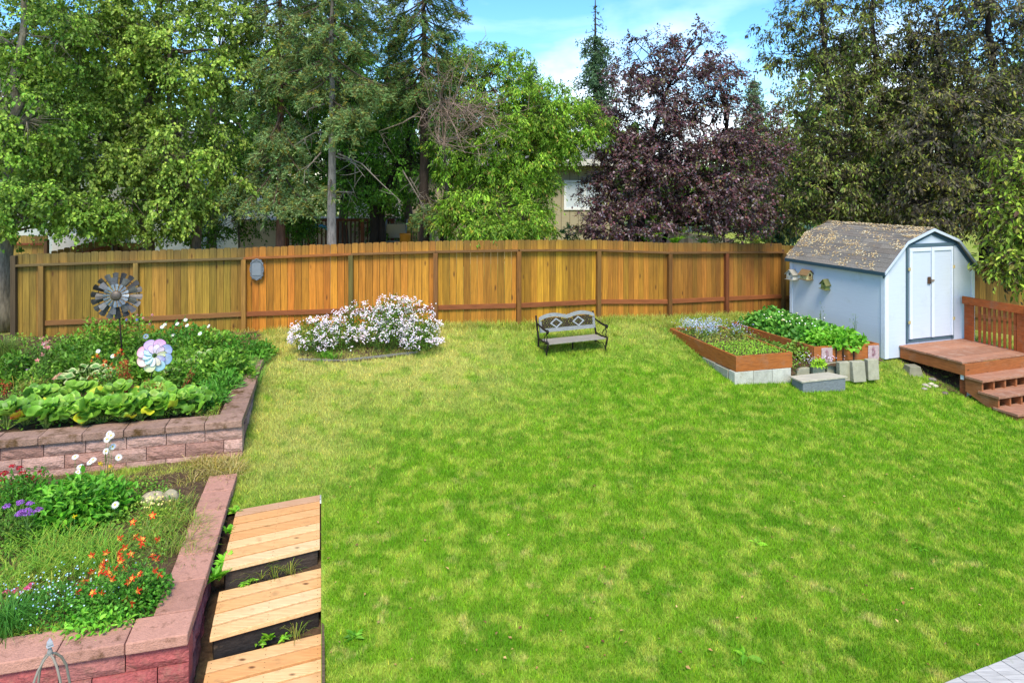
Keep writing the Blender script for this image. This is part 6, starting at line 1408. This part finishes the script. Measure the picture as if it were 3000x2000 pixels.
def bergenia(px, py, R, n, label, yel=.1, s=.168):
    q = PZ(px, py, UZ); t = thing('bergenia', q, label, 'bergenia', 'big-leaved bergenias along the upper wall'); sm = MB()
    for k in range(n):
        a = 2 * pi * k / n * 2.4 + rng.uniform(-.4, .4); rr = R * (k + 1) / n * rng.uniform(.7, 1.1); h = .20 * (1 - (rr / R) ** 2 * .75) + rng.uniform(.0, .06); out_ = np.array((cos(a), sin(a), 0)); c = q + out_ * rr + EZ * h
        r0 = rng.random(); cl = ['84b83a', '96c444', '70a034', 'a8cc54', '649230'][rng.integers(0, 5)]
        if rr > R * .7 and r0 < yel * 2.2: cl = ['d4d234', 'c8d03a', 'dcc838'][rng.integers(0, 3)]
        elif r0 > 1 - yel * .08: cl = 'a8503a'
        base = np.array(lin(cl)) * rng.uniform(.85, 1.1); L_ = s * rng.uniform(.8, 1.15); m = MB(); roundleaf(m, c - out_ * L_ * .3, out_ + EZ * rng.uniform(.05, .7) + rng.normal(0, .15, 3), EZ + out_ * -.2 + rng.normal(0, .3, 3) + np.array((0, -.75, 0)), L_, L_ * .85, base * .8, np.minimum(base * 1.15, 1), .16)
        sm.tube(surf_seg(q + out_ * .02, c - out_ * L_ * .28, 4, .0), .005, 5, lin('8a9c4a'), cap=False); obj('leaf', m, 'leaf_gloss', t, smooth=True)
    obj('leaf_stalks', sm, 'plain', t)
    return t
ber = [(20, 1225, 'first bergenia at the left edge above the upper wall'), (75, 1215, 'second bergenia from the left above the upper wall'), (135, 1222, 'bergenia below the pink astilbe tuft'), (190, 1205, 'bergenia with upright round leaves left of the red seed stalks'), (245, 1215, 'bergenia with a fallen yellow leaf on the wall cap'), (300, 1208, 'bergenia in the middle of the upper wall row'), (355, 1205, 'bergenia directly under the tall red seed stalks'), (410, 1200, 'bergenia right of the tall red seed stalks'), (465, 1192, 'bergenia under the pinwheel with a yellowing leaf'), (515, 1185, 'bergenia near the right end with a bright yellow leaf'), (560, 1180, 'last bergenia at the right end of the row'),
       (120, 1165, 'bergenia in the second row below the fading columbine'), (230, 1160, 'bergenia in the second row left of the pinwheel'), (340, 1160, 'bergenia behind the red seed stalks'), (455, 1155, 'bergenia at the foot of the pinwheel stake')]
for px, py, lb_ in ber: bergenia(px, py + 30, .28, 24, lb_, yel=.2)
# yellow leaves flopped on the wall cap
def stalks(px, py, lb_, tips, c1='8a3a24', c2='a8442c', z=UZ):
    q = PZ(px, py, z); t = thing('seed_stalks', q, lb_, 'seed stalks', 'rusty seed stalks above the bergenias')
    for k, (tx, ty) in enumerate(tips):
        tip = P(tx, ty, q[1] + rng.uniform(-.08, .08)); m = MB(); stem_to(m, q + rng.normal(0, .02, 3) * [1, 1, 0], tip, c1, .004); n = 26; d = rdir(n); p_ = tip + d * np.array([.035, .035, .06]); 
        leaves(m, p_, rdir(n) + EZ, d, rng.uniform(.015, .03, n), .6, pal([c2, 'c06038', '8a3a24'], n)); obj('stalk', m, 'petal', t)
stalks(372, 1165, 'tall rust-red seed stalks standing over the bergenias', [(352, 1075), (362, 1065), (371, 1085), (378, 1095), (366, 1100), (358, 1110), (383, 1110), (374, 1068), (349, 1095)])
stalks(272, 1140, 'short brownish seed heads left of the red stalks', [(262, 1110), (275, 1105), (285, 1118), (268, 1122)], '7a5a34', 'a87a44'); stalks(315, 1140, 'brown seed heads between the pinwheel and the red stalks', [(312, 1105), (322, 1112)], '7a5a34', '9c6a3c')
stalks(548, 1185, 'thin dark seed stalks at the right end of the bergenia row', [(545, 1120), (556, 1100), (563, 1092), (540, 1140), (551, 1110)], '5a3424', '6f4430'); stalks(462, 1185, 'thin dark seed stalks under the pinwheel', [(430, 1125), (455, 1130), (475, 1130), (440, 1140)], '5a3424', '7a4a34')
stalks(20, 1190, 'rusty seed stalks at the left photo edge', [(8, 1125), (18, 1140), (28, 1130), (12, 1150)], '6a3a24', 'a8542c'); stalks(486, 1120, 'single brown stalk right of the pinwheel', [(486, 1070)], '6a3a24', '8a5a3c')
# hostas with cream margins
def hosta(px, py, R, n, label):
    q = PZ(px, py, UZ); t = thing('hosta', q, label, 'hosta', 'hostas with cream leaf margins')
    for k in range(n):
        a = 2 * pi * k * .382; rr = R * ((k + .5) / n) ** .6; out_ = np.array((cos(a), sin(a), 0)); c = q + out_ * rr + EZ * (.30 - .18 * rr / R); m = MB(); roundleaf(m, c, out_ + EZ * .1, EZ + rng.normal(0, .2, 3) - np.array((0, .3, 0)), .17, .11, lin('6f9c50'), lin('dfe0a0'), .1)
        m.tube([q, c], .004, 4, lin('8aa858'), cap=False); obj('leaf', m, 'leaf', t, smooth=True)
hosta(255, 1130, .30, 20, 'variegated hosta with cream-edged leaves left of the pinwheel'); hosta(535, 1110, .16, 6, 'small variegated hosta right of the pinwheel'); hosta(592, 1075, .08, 3, 'few cream-edged hosta leaves farther right in the upper bed')
# orange columbine, pink columbine, daisies in the upper bed
def flowerplant(name, base, tips, fn, label, cat, dY=.12, n=500, rx=.25, h=.3, leaf=.05, cols=GR, group=None, stemc='5a7a34', wr=.6, stem_share=1.0):
    t = bush(name, base, rx, rx * .9, h, n, leaf, cols, label, cat, group, wr=wr); sm = MB()
    for tx, ty in tips:
        tip = P(tx, ty, base[1] + rng.uniform(-dY, dY)); 
        if rng.random() < stem_share: stem_to(sm, np.array(base) + rng.normal(0, rx * .25, 3) * [1, 1, 0], tip, stemc, .0022)
        fn(tip, t)
    if sm.v: obj('flower_stems', sm, 'plain', t)
    return t
def S(lst, ox, oy, k): return [(ox + x * k, oy + y * k) for x, y in lst]
K1 = .3827
flowerplant('columbine', PZ(325, 1150, UZ), S([(745, 895), (755, 905), (800, 930), (790, 965), (850, 960), (830, 990), (880, 890), (905, 870), (925, 850), (925, 945), (955, 935), (965, 950), (870, 985), (810, 940), (845, 1025), (940, 880), (700, 935)], 0, 700, K1), lambda c, t: f_columbine(c, .032, t), 'orange-red columbine in the upper bed left of the pinwheel', 'columbine', rx=.3, h=.34)
flowerplant('columbine', PZ(120, 1140, UZ), S([(315, 760), (365, 785), (335, 800), (345, 825), (370, 830), (325, 885), (285, 930)], 0, 700, K1), lambda c, t: f_columbine(c, .042, t, 'e89a94', 'f4d0c8'), 'pale pink columbine at the left of the upper bed', 'columbine', rx=.28, h=.4)
flowerplant('astilbe', PZ(165, 1175, UZ), S([(410, 1075), (430, 1055), (460, 1035), (425, 1070), (445, 1045)], 0, 700, K1), lambda c, t: f_cluster(c, .03, ['e8a890', 'd88c7c', 'f0c0a8'], t, 24, .007), 'small salmon-pink flower tuft above the bergenia row', 'flower', rx=.18, h=.2)
flowerplant('phlox', PZ(90, 1130, UZ), S([(215, 1000), (245, 1025), (250, 1045)], 0, 700, K1), lambda c, t: f_cluster(c, .028, ['e8d0e0', 'd8b8d0'], t, 22, .008), 'pale lilac flower tuft at the left of the upper bed', 'flower', rx=.15, h=.2)
flowerplant('daisy_plant', PZ(520, 1050, UZ), S([(1355, 648), (1430, 660), (1420, 618), (1260, 655), (1240, 672), (1595, 665), (1325, 732), (1530, 722)], 0, 700, K1), lambda c, t: f_daisy(c, (rng.normal(0, .3), -.7, .7), .036, par=t), 'tall white daisies against the fence right of the windmill', 'daisies', dY=.3, rx=.5, h=.3, n=600)
flowerplant('daisy_plant', PZ(430, 1060, UZ), S([(1115, 745)], 0, 700, K1), lambda c, t: f_daisy(c, (.1, -.9, .4), .05, par=t), 'single large white daisy just above the pinwheel', 'daisy', rx=.15, h=.25, n=150)
flowerplant('daisy_plant', PZ(330, 1110, UZ), S([(750, 858), (862, 895)], 0, 700, K1), lambda c, t: f_daisy(c, (.1, -.8, .6), .036, par=t), 'pair of white daisies left of the windmill stake base', 'daisies', rx=.15, h=.2, n=150)
flowerplant('meadow_flower', PZ(430, 1030, UZ), S([(1050, 580), (1095, 605), (1145, 650), (1165, 580), (1030, 545)], 0, 700, K1), lambda c, t: f_columbine(c, .028, t, 'd8909c', 'e8c0c0'), 'sparse pink columbine against the fence right of the windmill', 'columbine', rx=.15, h=.3, n=150)
flowerplant('meadow_flower', PZ(400, 1030, UZ), S([(968, 618), (1048, 618)], 0, 700, K1), lambda c, t: f_columbine(c, .03, t, '6a6ac0', '8a8ad8'), 'two violet-blue flowers against the fence under the windmill wheel', 'flower', rx=.12, h=.3, n=120)
flowerplant('buttercup', PZ(285, 1115, UZ), S([(740, 878), (712, 903)], 0, 700, K1), lambda c, t: f_columbine(c, .026, t, 'ecc832', 'f0d850'), 'yellow flowers beside the orange columbine in the upper bed', 'flower', rx=.1, h=.15, n=80)
tufts('grass', [PZ(30 + random.uniform(-25, 25), 1060, UZ) for _ in range(7)], 40, .55, ['3f5f2c', '55743a', '6f8a44'], 'tall dark grass at the left edge of the upper bed', spread=.1, bend=.4, lean=.35, w_=.007)
tufts('grass', [PZ(random.uniform(60, 110), 1150, UZ) for _ in range(4)], 22, .3, ['a8a858', '8a8f44', 'b8a860'], 'thin yellowing grass above the first bergenias', spread=.06, lean=.6, w_=.006)
tufts('grass', [PZ(random.uniform(560, 640), random.uniform(1200, 1230), UZ) for _ in range(10)], 26, .09, ['7c9a44', '5f8a34', 'a09a58'], 'short grass behind the upper wall caps at the corner', spread=.08)
tufts('grass', [PZ(random.uniform(450, 760), random.uniform(1060, 1130), UZ) for _ in range(22)], 30, .24, ['4f8a34', '3f742a', '6f9c48'], 'grassy growth among the perennials of the upper bed', spread=.14, lean=.7, w_=.008)
# ground cover under the upper bed plants
def cover(name, poly, z, n, leaf, cols, label, hmax=.08, wr=.6, zf=None):
    A = np.array(poly); X = rng.uniform(A[:, 0].min(), A[:, 0].max(), n * 3); Y = rng.uniform(A[:, 1].min(), A[:, 1].max(), n * 3); k = inpoly(X, Y, poly); X, Y = X[k][:n], Y[k][:n]; n = len(X)
    zz = (z if zf is None else zf(X, Y)) + rng.random(n) * hmax; m = MB(); leaves(m, np.stack([X, Y, zz], 1), rdir(n) + [0, 0, .3], EZ + rdir(n) * .5, rng.uniform(.6, 1.2, n) * leaf, wr, pal(cols, n)); obj(name, m, 'leaf', label=label, cat='ground cover', kind='stuff', loc=(0, 0, z))
cover('ground_cover', [tuple(pl(UC, .35, .35)), tuple(pl(UC, 2.8, .35)), (-5.4, 13.2), (-9.6, 12.8), tuple(pl(UC, .35, 6.5))], UZ, 11000, .055, GR + ['6a9a40'], 'low mixed leafy ground cover filling the upper bed', .12)
cover('ground_cover', [tuple(pl(LC, .4, .4)), tuple(pl(LC, 2.3, .4)), tuple(pl(LC, 3.0, .9)), tuple(pl(LC, 3.2, 3.5)), tuple(pl(LC, .4, 3.5))], 0.0, 13000, .035, ['4f8a30', '6a9c40', '88a850', '3f7a28'], 'low mixed weeds and seedlings covering the lower bed', .10)

# ---- lower bed
K2 = .4782
def LB(px, py): return PZ(px, py, .0)
bush('perennial', LB(215, 1530), .42, .34, .42, 1500, .085, ['5aa034', '4c8e2c', '6fb044', '3f7c26'], 'big bright green leafy perennial before the upper wall', 'perennial', wr=.55, six=True)
bush('perennial', LB(300, 1500), .32, .28, .34, 900, .08, ['5aa034', '62a83c', '3f7c26'], 'leafy green perennial right of the bright one, with a daisy in front', 'perennial', wr=.5, six=True)
bush('perennial', LB(70, 1500), .40, .30, .40, 1300, .06, ['3f7a28', '356a22', '4f8c34'], 'green foliage under the red flower heads at the left edge', 'perennial', wr=.4)
bush('perennial', LB(30, 1580), .36, .28, .25, 900, .055, ['3f7028', '4f7c34', '5f8a3a'], 'green foliage at the left edge below the lilac flower heads', 'perennial', wr=.35)
flowerplant('bee_balm', LB(60, 1475), S([(75, 243), (118, 255), (30, 285), (137, 288), (168, 310), (212, 325), (250, 283), (28, 330), (5, 345), (160, 412), (18, 430), (60, 365), (205, 318), (125, 350), (8, 300)], 0, 1250, K2), lambda c, t: f_cluster(c, rng.uniform(.032, .048), ['b8142c', 'cc2438', '8f1024', 'd83a44'], t, 50, .008), 'crimson pompom flowers at the left of the lower bed', 'flowers', rx=.3, h=.3, n=500)
flowerplant('allium', LB(75, 1590), S([(40, 490), (123, 467), (183, 473), (130, 525), (165, 515), (190, 530), (237, 510), (115, 540), (150, 540)], 0, 1250, K2), lambda c, t: f_cluster(c, .038, ['b070c8', 'c088d4', '9a5ab4'], t, 60, .008), 'lilac pompom flower heads below the crimson ones', 'flowers', rx=.2, h=.15, n=300)
flowerplant('daisy_plant', LB(300, 1455), S([(672, 60), (655, 75), (690, 120), (650, 148), (727, 186), (680, 52), (665, 42)], 0, 1250, K2), lambda c, t: f_daisy(c, (rng.normal(.1, .2), -.8, .6), .038, par=t), 'tall white daisies in front of the upper wall face', 'daisies', rx=.18, h=.2, n=250)
flowerplant('daisy_plant', LB(240, 1475), S([(460, 182), (550, 215), (490, 242), (478, 275), (570, 200)], 0, 1250, K2), lambda c, t: f_daisy(c, (rng.normal(.1, .2), -.5, .8), .036, par=t), 'white daisies above the big bright green perennial', 'daisies', rx=.15, h=.25, n=250)
flowerplant('daisy_plant', LB(335, 1530), S([(705, 476)], 0, 1250, K2), lambda c, t: f_daisy(c, (.1, -.7, .7), .038, par=t), 'lone white daisy in the middle of the lower bed', 'daisy', rx=.1, h=.12, n=100)
flowerplant('yellow_flower', LB(300, 1440), S([(620, 228), (676, 240), (612, 222)], 0, 1250, K2), lambda c, t: f_columbine(c, .028, t, 'f0d020', 'f4dc40'), 'yellow flowers before the brown wall', 'flower', rx=.1, h=.15, n=120)
flowerplant('yellow_flower', LB(220, 1590), S([(456, 548)], 0, 1250, K2), lambda c, t: f_columbine(c, .028, t, 'f4d81c', 'f0d030'), 'single yellow flower in the middle of the lower bed', 'flower', rx=.08, h=.1, n=60)
oc = [(735, 680), (832, 672), (870, 690), (967, 688), (868, 720), (762, 738), (650, 768), (730, 772), (800, 780), (735, 800), (562, 785), (640, 825), (620, 860), (705, 865), (762, 870), (562, 885), (618, 890), (660, 895), (680, 915), (690, 930), (735, 950), (785, 948), (812, 925), (858, 900), (935, 790), (962, 808), (980, 905), (950, 880), (520, 940), (490, 965), (570, 1015), (625, 1020), (540, 1045), (590, 1075), (772, 1045), (745, 1110), (808, 1080), (848, 1002), (872, 978), (928, 998), (692, 1042), (740, 820), (628, 850), (935, 542), (815, 582), (475, 1010), (655, 880), (672, 905)]
flowerplant('columbine', LB(345, 1790), S(oc, 0, 1250, K2), lambda c, t: f_columbine(c, .033, t, 'e2502c', 'f2b850'), 'large orange-red columbine spilling over the lower wall corner', 'columbine', dY=.25, n=2600, rx=.36, h=.30, leaf=.034, cols=['3f8028', '4f9034', '5fa040', '356f22'], wr=.75, stem_share=.9)
bush('perennial', LB(430, 1755), .20, .20, .20, 900, .034, ['3f8028', '2f6a20', '4f9034'], 'dense small-leaved mound at the inner corner of the lower wall', 'perennial', wr=.8)
bush('perennial', LB(280, 1850), .26, .14, .14, 450, .05, ['6ab040', '7fbc4c', '58a034'], 'bright low leaves along the inside of the red wall', 'perennial', wr=.6, six=True)
t = bush('forget_me_not', LB(180, 1800), .42, .30, .20, 1500, .04, ['3f8030', '4f9038', '2f6a26'], 'forget-me-nots dotted pale blue before the orange columbine', 'forget-me-nots', wr=.35)
q = LB(180, 1790); n = 150; specks(t, 'florets', q + np.stack([rng.normal(0, .22, n), rng.normal(0, .18, n), .20 + rng.uniform(-.05, .04, n)], 1), .0075, ['b8d8e8', 'd8ecf4', '9cc4e0'])
flowerplant('pink_flower', LB(70, 1790), S([(170, 985), (150, 1000), (190, 965), (90, 1010), (95, 1000), (125, 1020), (40, 1010)], 0, 1250, K2), lambda c, t: f_cluster(c, .026, ['d85a84', 'e47a9a', 'c44470'], t, 30, .009, .6), 'rose-pink flower heads at the lower left', 'flowers', rx=.15, h=.14, n=200)
tufts('grass', [LB(random.uniform(0, 60), random.uniform(1800, 1880)) for _ in range(7)], 46, .34, ['3f7a34', '4f8c3c', '356f2c'], 'arching dark green grass clump at the bottom left corner', spread=.09, bend=.8, lean=.5, w_=.005)
tufts('grass', [LB(random.uniform(100, 330), random.uniform(1600, 1700)) for _ in range(26)], 40, .30, ['5f9a38', '7aac44', '4f8a30', '96a850'], 'fine yellow-green grass through the middle of the lower bed', spread=.12, bend=.8, lean=.9, w_=.004)
tufts('grass', [LB(random.uniform(0, 160), random.uniform(1640, 1760)) for _ in range(18)], 34, .2, ['88b048', '6fa040', 'a8b860', '5a9438'], 'pale yellowish feathery growth at the left of the lower bed', spread=.12, bend=.7, lean=1.1, w_=.005)
tufts('grass', [LB(random.uniform(420, 575), random.uniform(1470, 1640)) for _ in range(34)], 34, .20, ['7a9c44', '669438', 'a89c58', '5a8838'], 'straggly yellow-green grass along the inside of the lower wall', spread=.10, bend=.7, lean=1.0, w_=.004)
tufts('grass', [LB(random.uniform(20, 300), random.uniform(1850, 1880)) for _ in range(16)], 26, .09, ['8cb84a', '6fa038', 'a0bc58'], 'short grassy fringe on the inner edge of the red wall caps', spread=.06, w_=.005)
tufts('grass', [LB(random.uniform(300, 620), random.uniform(1395, 1440)) for _ in range(20)], 22, .12, ['b8a860', '9c9448', '8a9a48'], 'sparse dry grass at the foot of the brown wall', spread=.1, lean=1.3, w_=.004)
t = bush('yellow_columbine', LB(455, 1530), .14, .12, .14, 250, .035, ['8cb04a', '6f9c3c'], 'pale yellow small-flowered plant before the two boulders', 'flower', wr=.6)
q = LB(455, 1510); n = 40; specks(t, 'florets', q + np.stack([rng.normal(0, .07, n), rng.normal(0, .05, n), .16 + rng.uniform(-.06, .05, n)], 1), .011, ['ecd87c', 'f0e4a0'])
q = LB(447, 1470); rock('boulder', (q[0], q[1], .03), (.135, .09, .075), 'b5a488', 'long tan boulder half buried in the lower bed', 'boulder', 'boulders in the lower bed', 31)
q = LB(503, 1468); rock('boulder', (q[0], q[1], .045), (.085, .075, .075), 'a89c80', 'rounder tan boulder right of the long one in the lower bed', 'boulder', 'boulders in the lower bed', 33)

# ---- planters
def in_quad(inn, n, a=(0, 1), b=(0, 1)):
    u = rng.uniform(*a, n)[:, None]; v = rng.uniform(*b, n)[:, None]; return inn[0] * (1 - u) * (1 - v) + inn[1] * u * (1 - v) + inn[2] * u * v + inn[3] * (1 - u) * v
def planter_cover(inn, n, a, b, zt, hmax, leaf, cols, name, label, wr=.6, cat='ground cover'):
    xy = in_quad(inn, n, a, b); z = zt - .045 + rng.random(n) ** .7 * hmax; m = MB(); leaves6(m, np.column_stack([xy, z]), rdir(n) + [0, -.1, .3], EZ + rdir(n) * .5 + [0, -.2, 0], rng.uniform(.6, 1.2, n) * leaf, wr, pal(cols, n)); return obj(name, m, 'leaf', label=label, cat=cat, kind='stuff', loc=(float(xy[0][0]), float(xy[0][1]), zt))
planter_cover(in1, 1500, (0, 1), (0, .45), .432, .05, .035, ['7ab03c', '5f9a30', '8cbc48'], 'seedlings', 'bright green seedlings in the front of the forget-me-not planter')
planter_cover(in1, 900, (0, 1), (.4, 1), .432, .07, .04, ['7f9a40', '5f8034', '9a9a58'], 'weeds', 'mixed weeds in the middle of the forget-me-not planter')
for k, (u, v, lb_, nn) in enumerate(((.2, .85, 'pale blue forget-me-nots at the back left of the planter', 240), (.3, .65, 'pale blue forget-me-nots in front of the back clump', 220), (.65, .85, 'forget-me-nots at the back right of the planter', 160), (.85, .62, 'forget-me-nots along the right side board of the planter', 90))):
    xy = in1[0] * (1 - u) * (1 - v) + in1[1] * u * (1 - v) + in1[2] * u * v + in1[3] * (1 - u) * v; q = np.array((*xy, .39)); t = bush('forget_me_not', q, .22, .26, .22, 450, .04, ['5f8a40', '4f7a34', '7a9a50'], lb_, 'forget-me-nots', 'forget-me-nots in the planter', wr=.3)
    specks(t, 'florets', q + np.stack([rng.normal(0, .12, nn), rng.normal(0, .15, nn), .24 + rng.uniform(-.12, .05, nn)], 1), .0095, ['b8c4ec', 'd4dcf4', '9cacdc'])
for k, v in enumerate(np.linspace(.06, .97, 8)):
    u = .52 + .04 * sin(k * 2); xy = in2[0] * (1 - u) * (1 - v) + in2[1] * u * (1 - v) + in2[2] * u * v + in2[3] * (1 - u) * v
    bush('strawberry_plant', (*xy, .38), .62 if k else .55, .30, .24 + .07 * v, 620, .10, ['4f8c3c', '5f9c48', '3f7a34', '6fae50'] if k > 1 else ['6fb03c', '5fa034'], f'{["front", "second", "third", "fourth", "fifth", "sixth", "seventh", "rearmost"][k]} leafy plant of the row in the planter against the shed', 'strawberry plant', 'leafy plants in the planter against the shed', wr=.8, six=True, rz=.33)
q = np.array((*(in2[0] * .4 + in2[2] * .6), .62)); n = 40; xy = in_quad(in2, n, (.1, .9), (.1, .9)); m = MB()
fmh = thing('strawberry_blossom', q, 'scattered tiny white and cream blossoms over the leafy planter', 'blossoms'); specks(fmh, 'florets', np.column_stack([xy, .66 + rng.uniform(-.03, .06, n)]), .018, ['f4f0d0', 'ffffff', 'f0e49a'])
for u, v, lb_ in ((.95, .55, 'tall thin weed rising against the shed wall'), (.98, .2, 'leafy shoot by the shed corner')):
    xy = in2[0] * (1 - u) * (1 - v) + in2[1] * u * (1 - v) + in2[2] * u * v + in2[3] * (1 - u) * v; bush('weed', (*xy, .4), .08, .08, .55, 60, .05, ['6a8a48', '4f7a34'], lb_, 'weed', wr=.3, stems=4)
mp_ = [tuple(p1[1] + (.02, .1)), tuple(p1[2]), tuple(p2[3]), tuple(p2[0])]
cover('ground_cover', mp_, .2, 1400, .05, ['4f7a30', '6a9440', '8a5a44'], 'weeds and brown stems on the mulch between the planters', .10, zf=lambda X, Y: np.interp(Y, [11.8, 12.3, 14.2], [.05, .13, .36]))
q = PZ(2395, 1065, .12); t = bush('creeping_phlox', q, .32, .22, .14, 320, .03, ['7a6a50', '5f7a3c', '8a5a4c'], 'wispy plant with tiny pale lilac florets at the planter front tile', 'flower', wr=.3); n = 130; specks(t, 'florets', q + np.stack([rng.normal(0, .22, n), rng.normal(0, .12, n), .12 + rng.uniform(-.06, .06, n)], 1), .010, ['e8d8f0', 'f4ecf8', 'd8c0e4'])
q = PZ(2398, 1072, .12); bush('weed', q, .14, .1, .12, 260, .06, ['9ccc44', '7fb83c'], 'lime green leafy tuft behind the step stool', 'weed', wr=.35)
q = PZ(2270, 1040, .2); bush('perennial', q, .3, .35, .22, 420, .07, ['5f8a3c', '4f7a34', '6f9c48'], 'leafy green plant in the mulch between the planters', 'perennial', wr=.7)
q = PZ(2340, 1040, .2); bush('perennial', q, .25, .3, .24, 380, .07, ['5f8a3c', '7a9a48', '6f9c48'], 'leafy green plant beside the leafy planter side board', 'perennial', wr=.7)
tufts('grass', [np.array((*(p1[0] * (1 - f) + p1[3] * f + np.array((-.1, 0))), float(gz(*(p1[0] * (1 - f) + p1[3] * f))))) for f in np.linspace(.3, 1.05, 14)], 26, .15, ['5f9a34', '4f8a2c', '7a9a44'], 'longer grass along the left side of the forget-me-not planter', spread=.07)
tufts('grass', [np.array((*(p1[3] * (1 - f) + p2[2] * f + np.array((0, .25))), .4)) for f in np.linspace(-.1, 1, 22)], 26, .2, ['5f8a34', '8a8a50', '6f7a3c'], 'rough grass and weeds behind the planters', spread=.12)

# a few fallen leaves on the lawn
m = MB(); n = 150; px_ = rng.uniform(950, 2950, n); py_ = rng.uniform(1120, 1990, n); Q = np.array([G(a, b) for a, b in zip(px_, py_)]) + [0, 0, .035]
leaves(m, Q, rdir(n) * [1, 1, .2], EZ + rdir(n) * .4, rng.uniform(.02, .045, n), .6, pal(['a8804c', '8a5f38', 'c4a468', '6a4a30'], n)); obj('fallen_leaves', m, 'litter', label='scattered small brown fallen leaves lying in the lawn', cat='fallen leaves', kind='stuff', loc=(0, 0, 0))
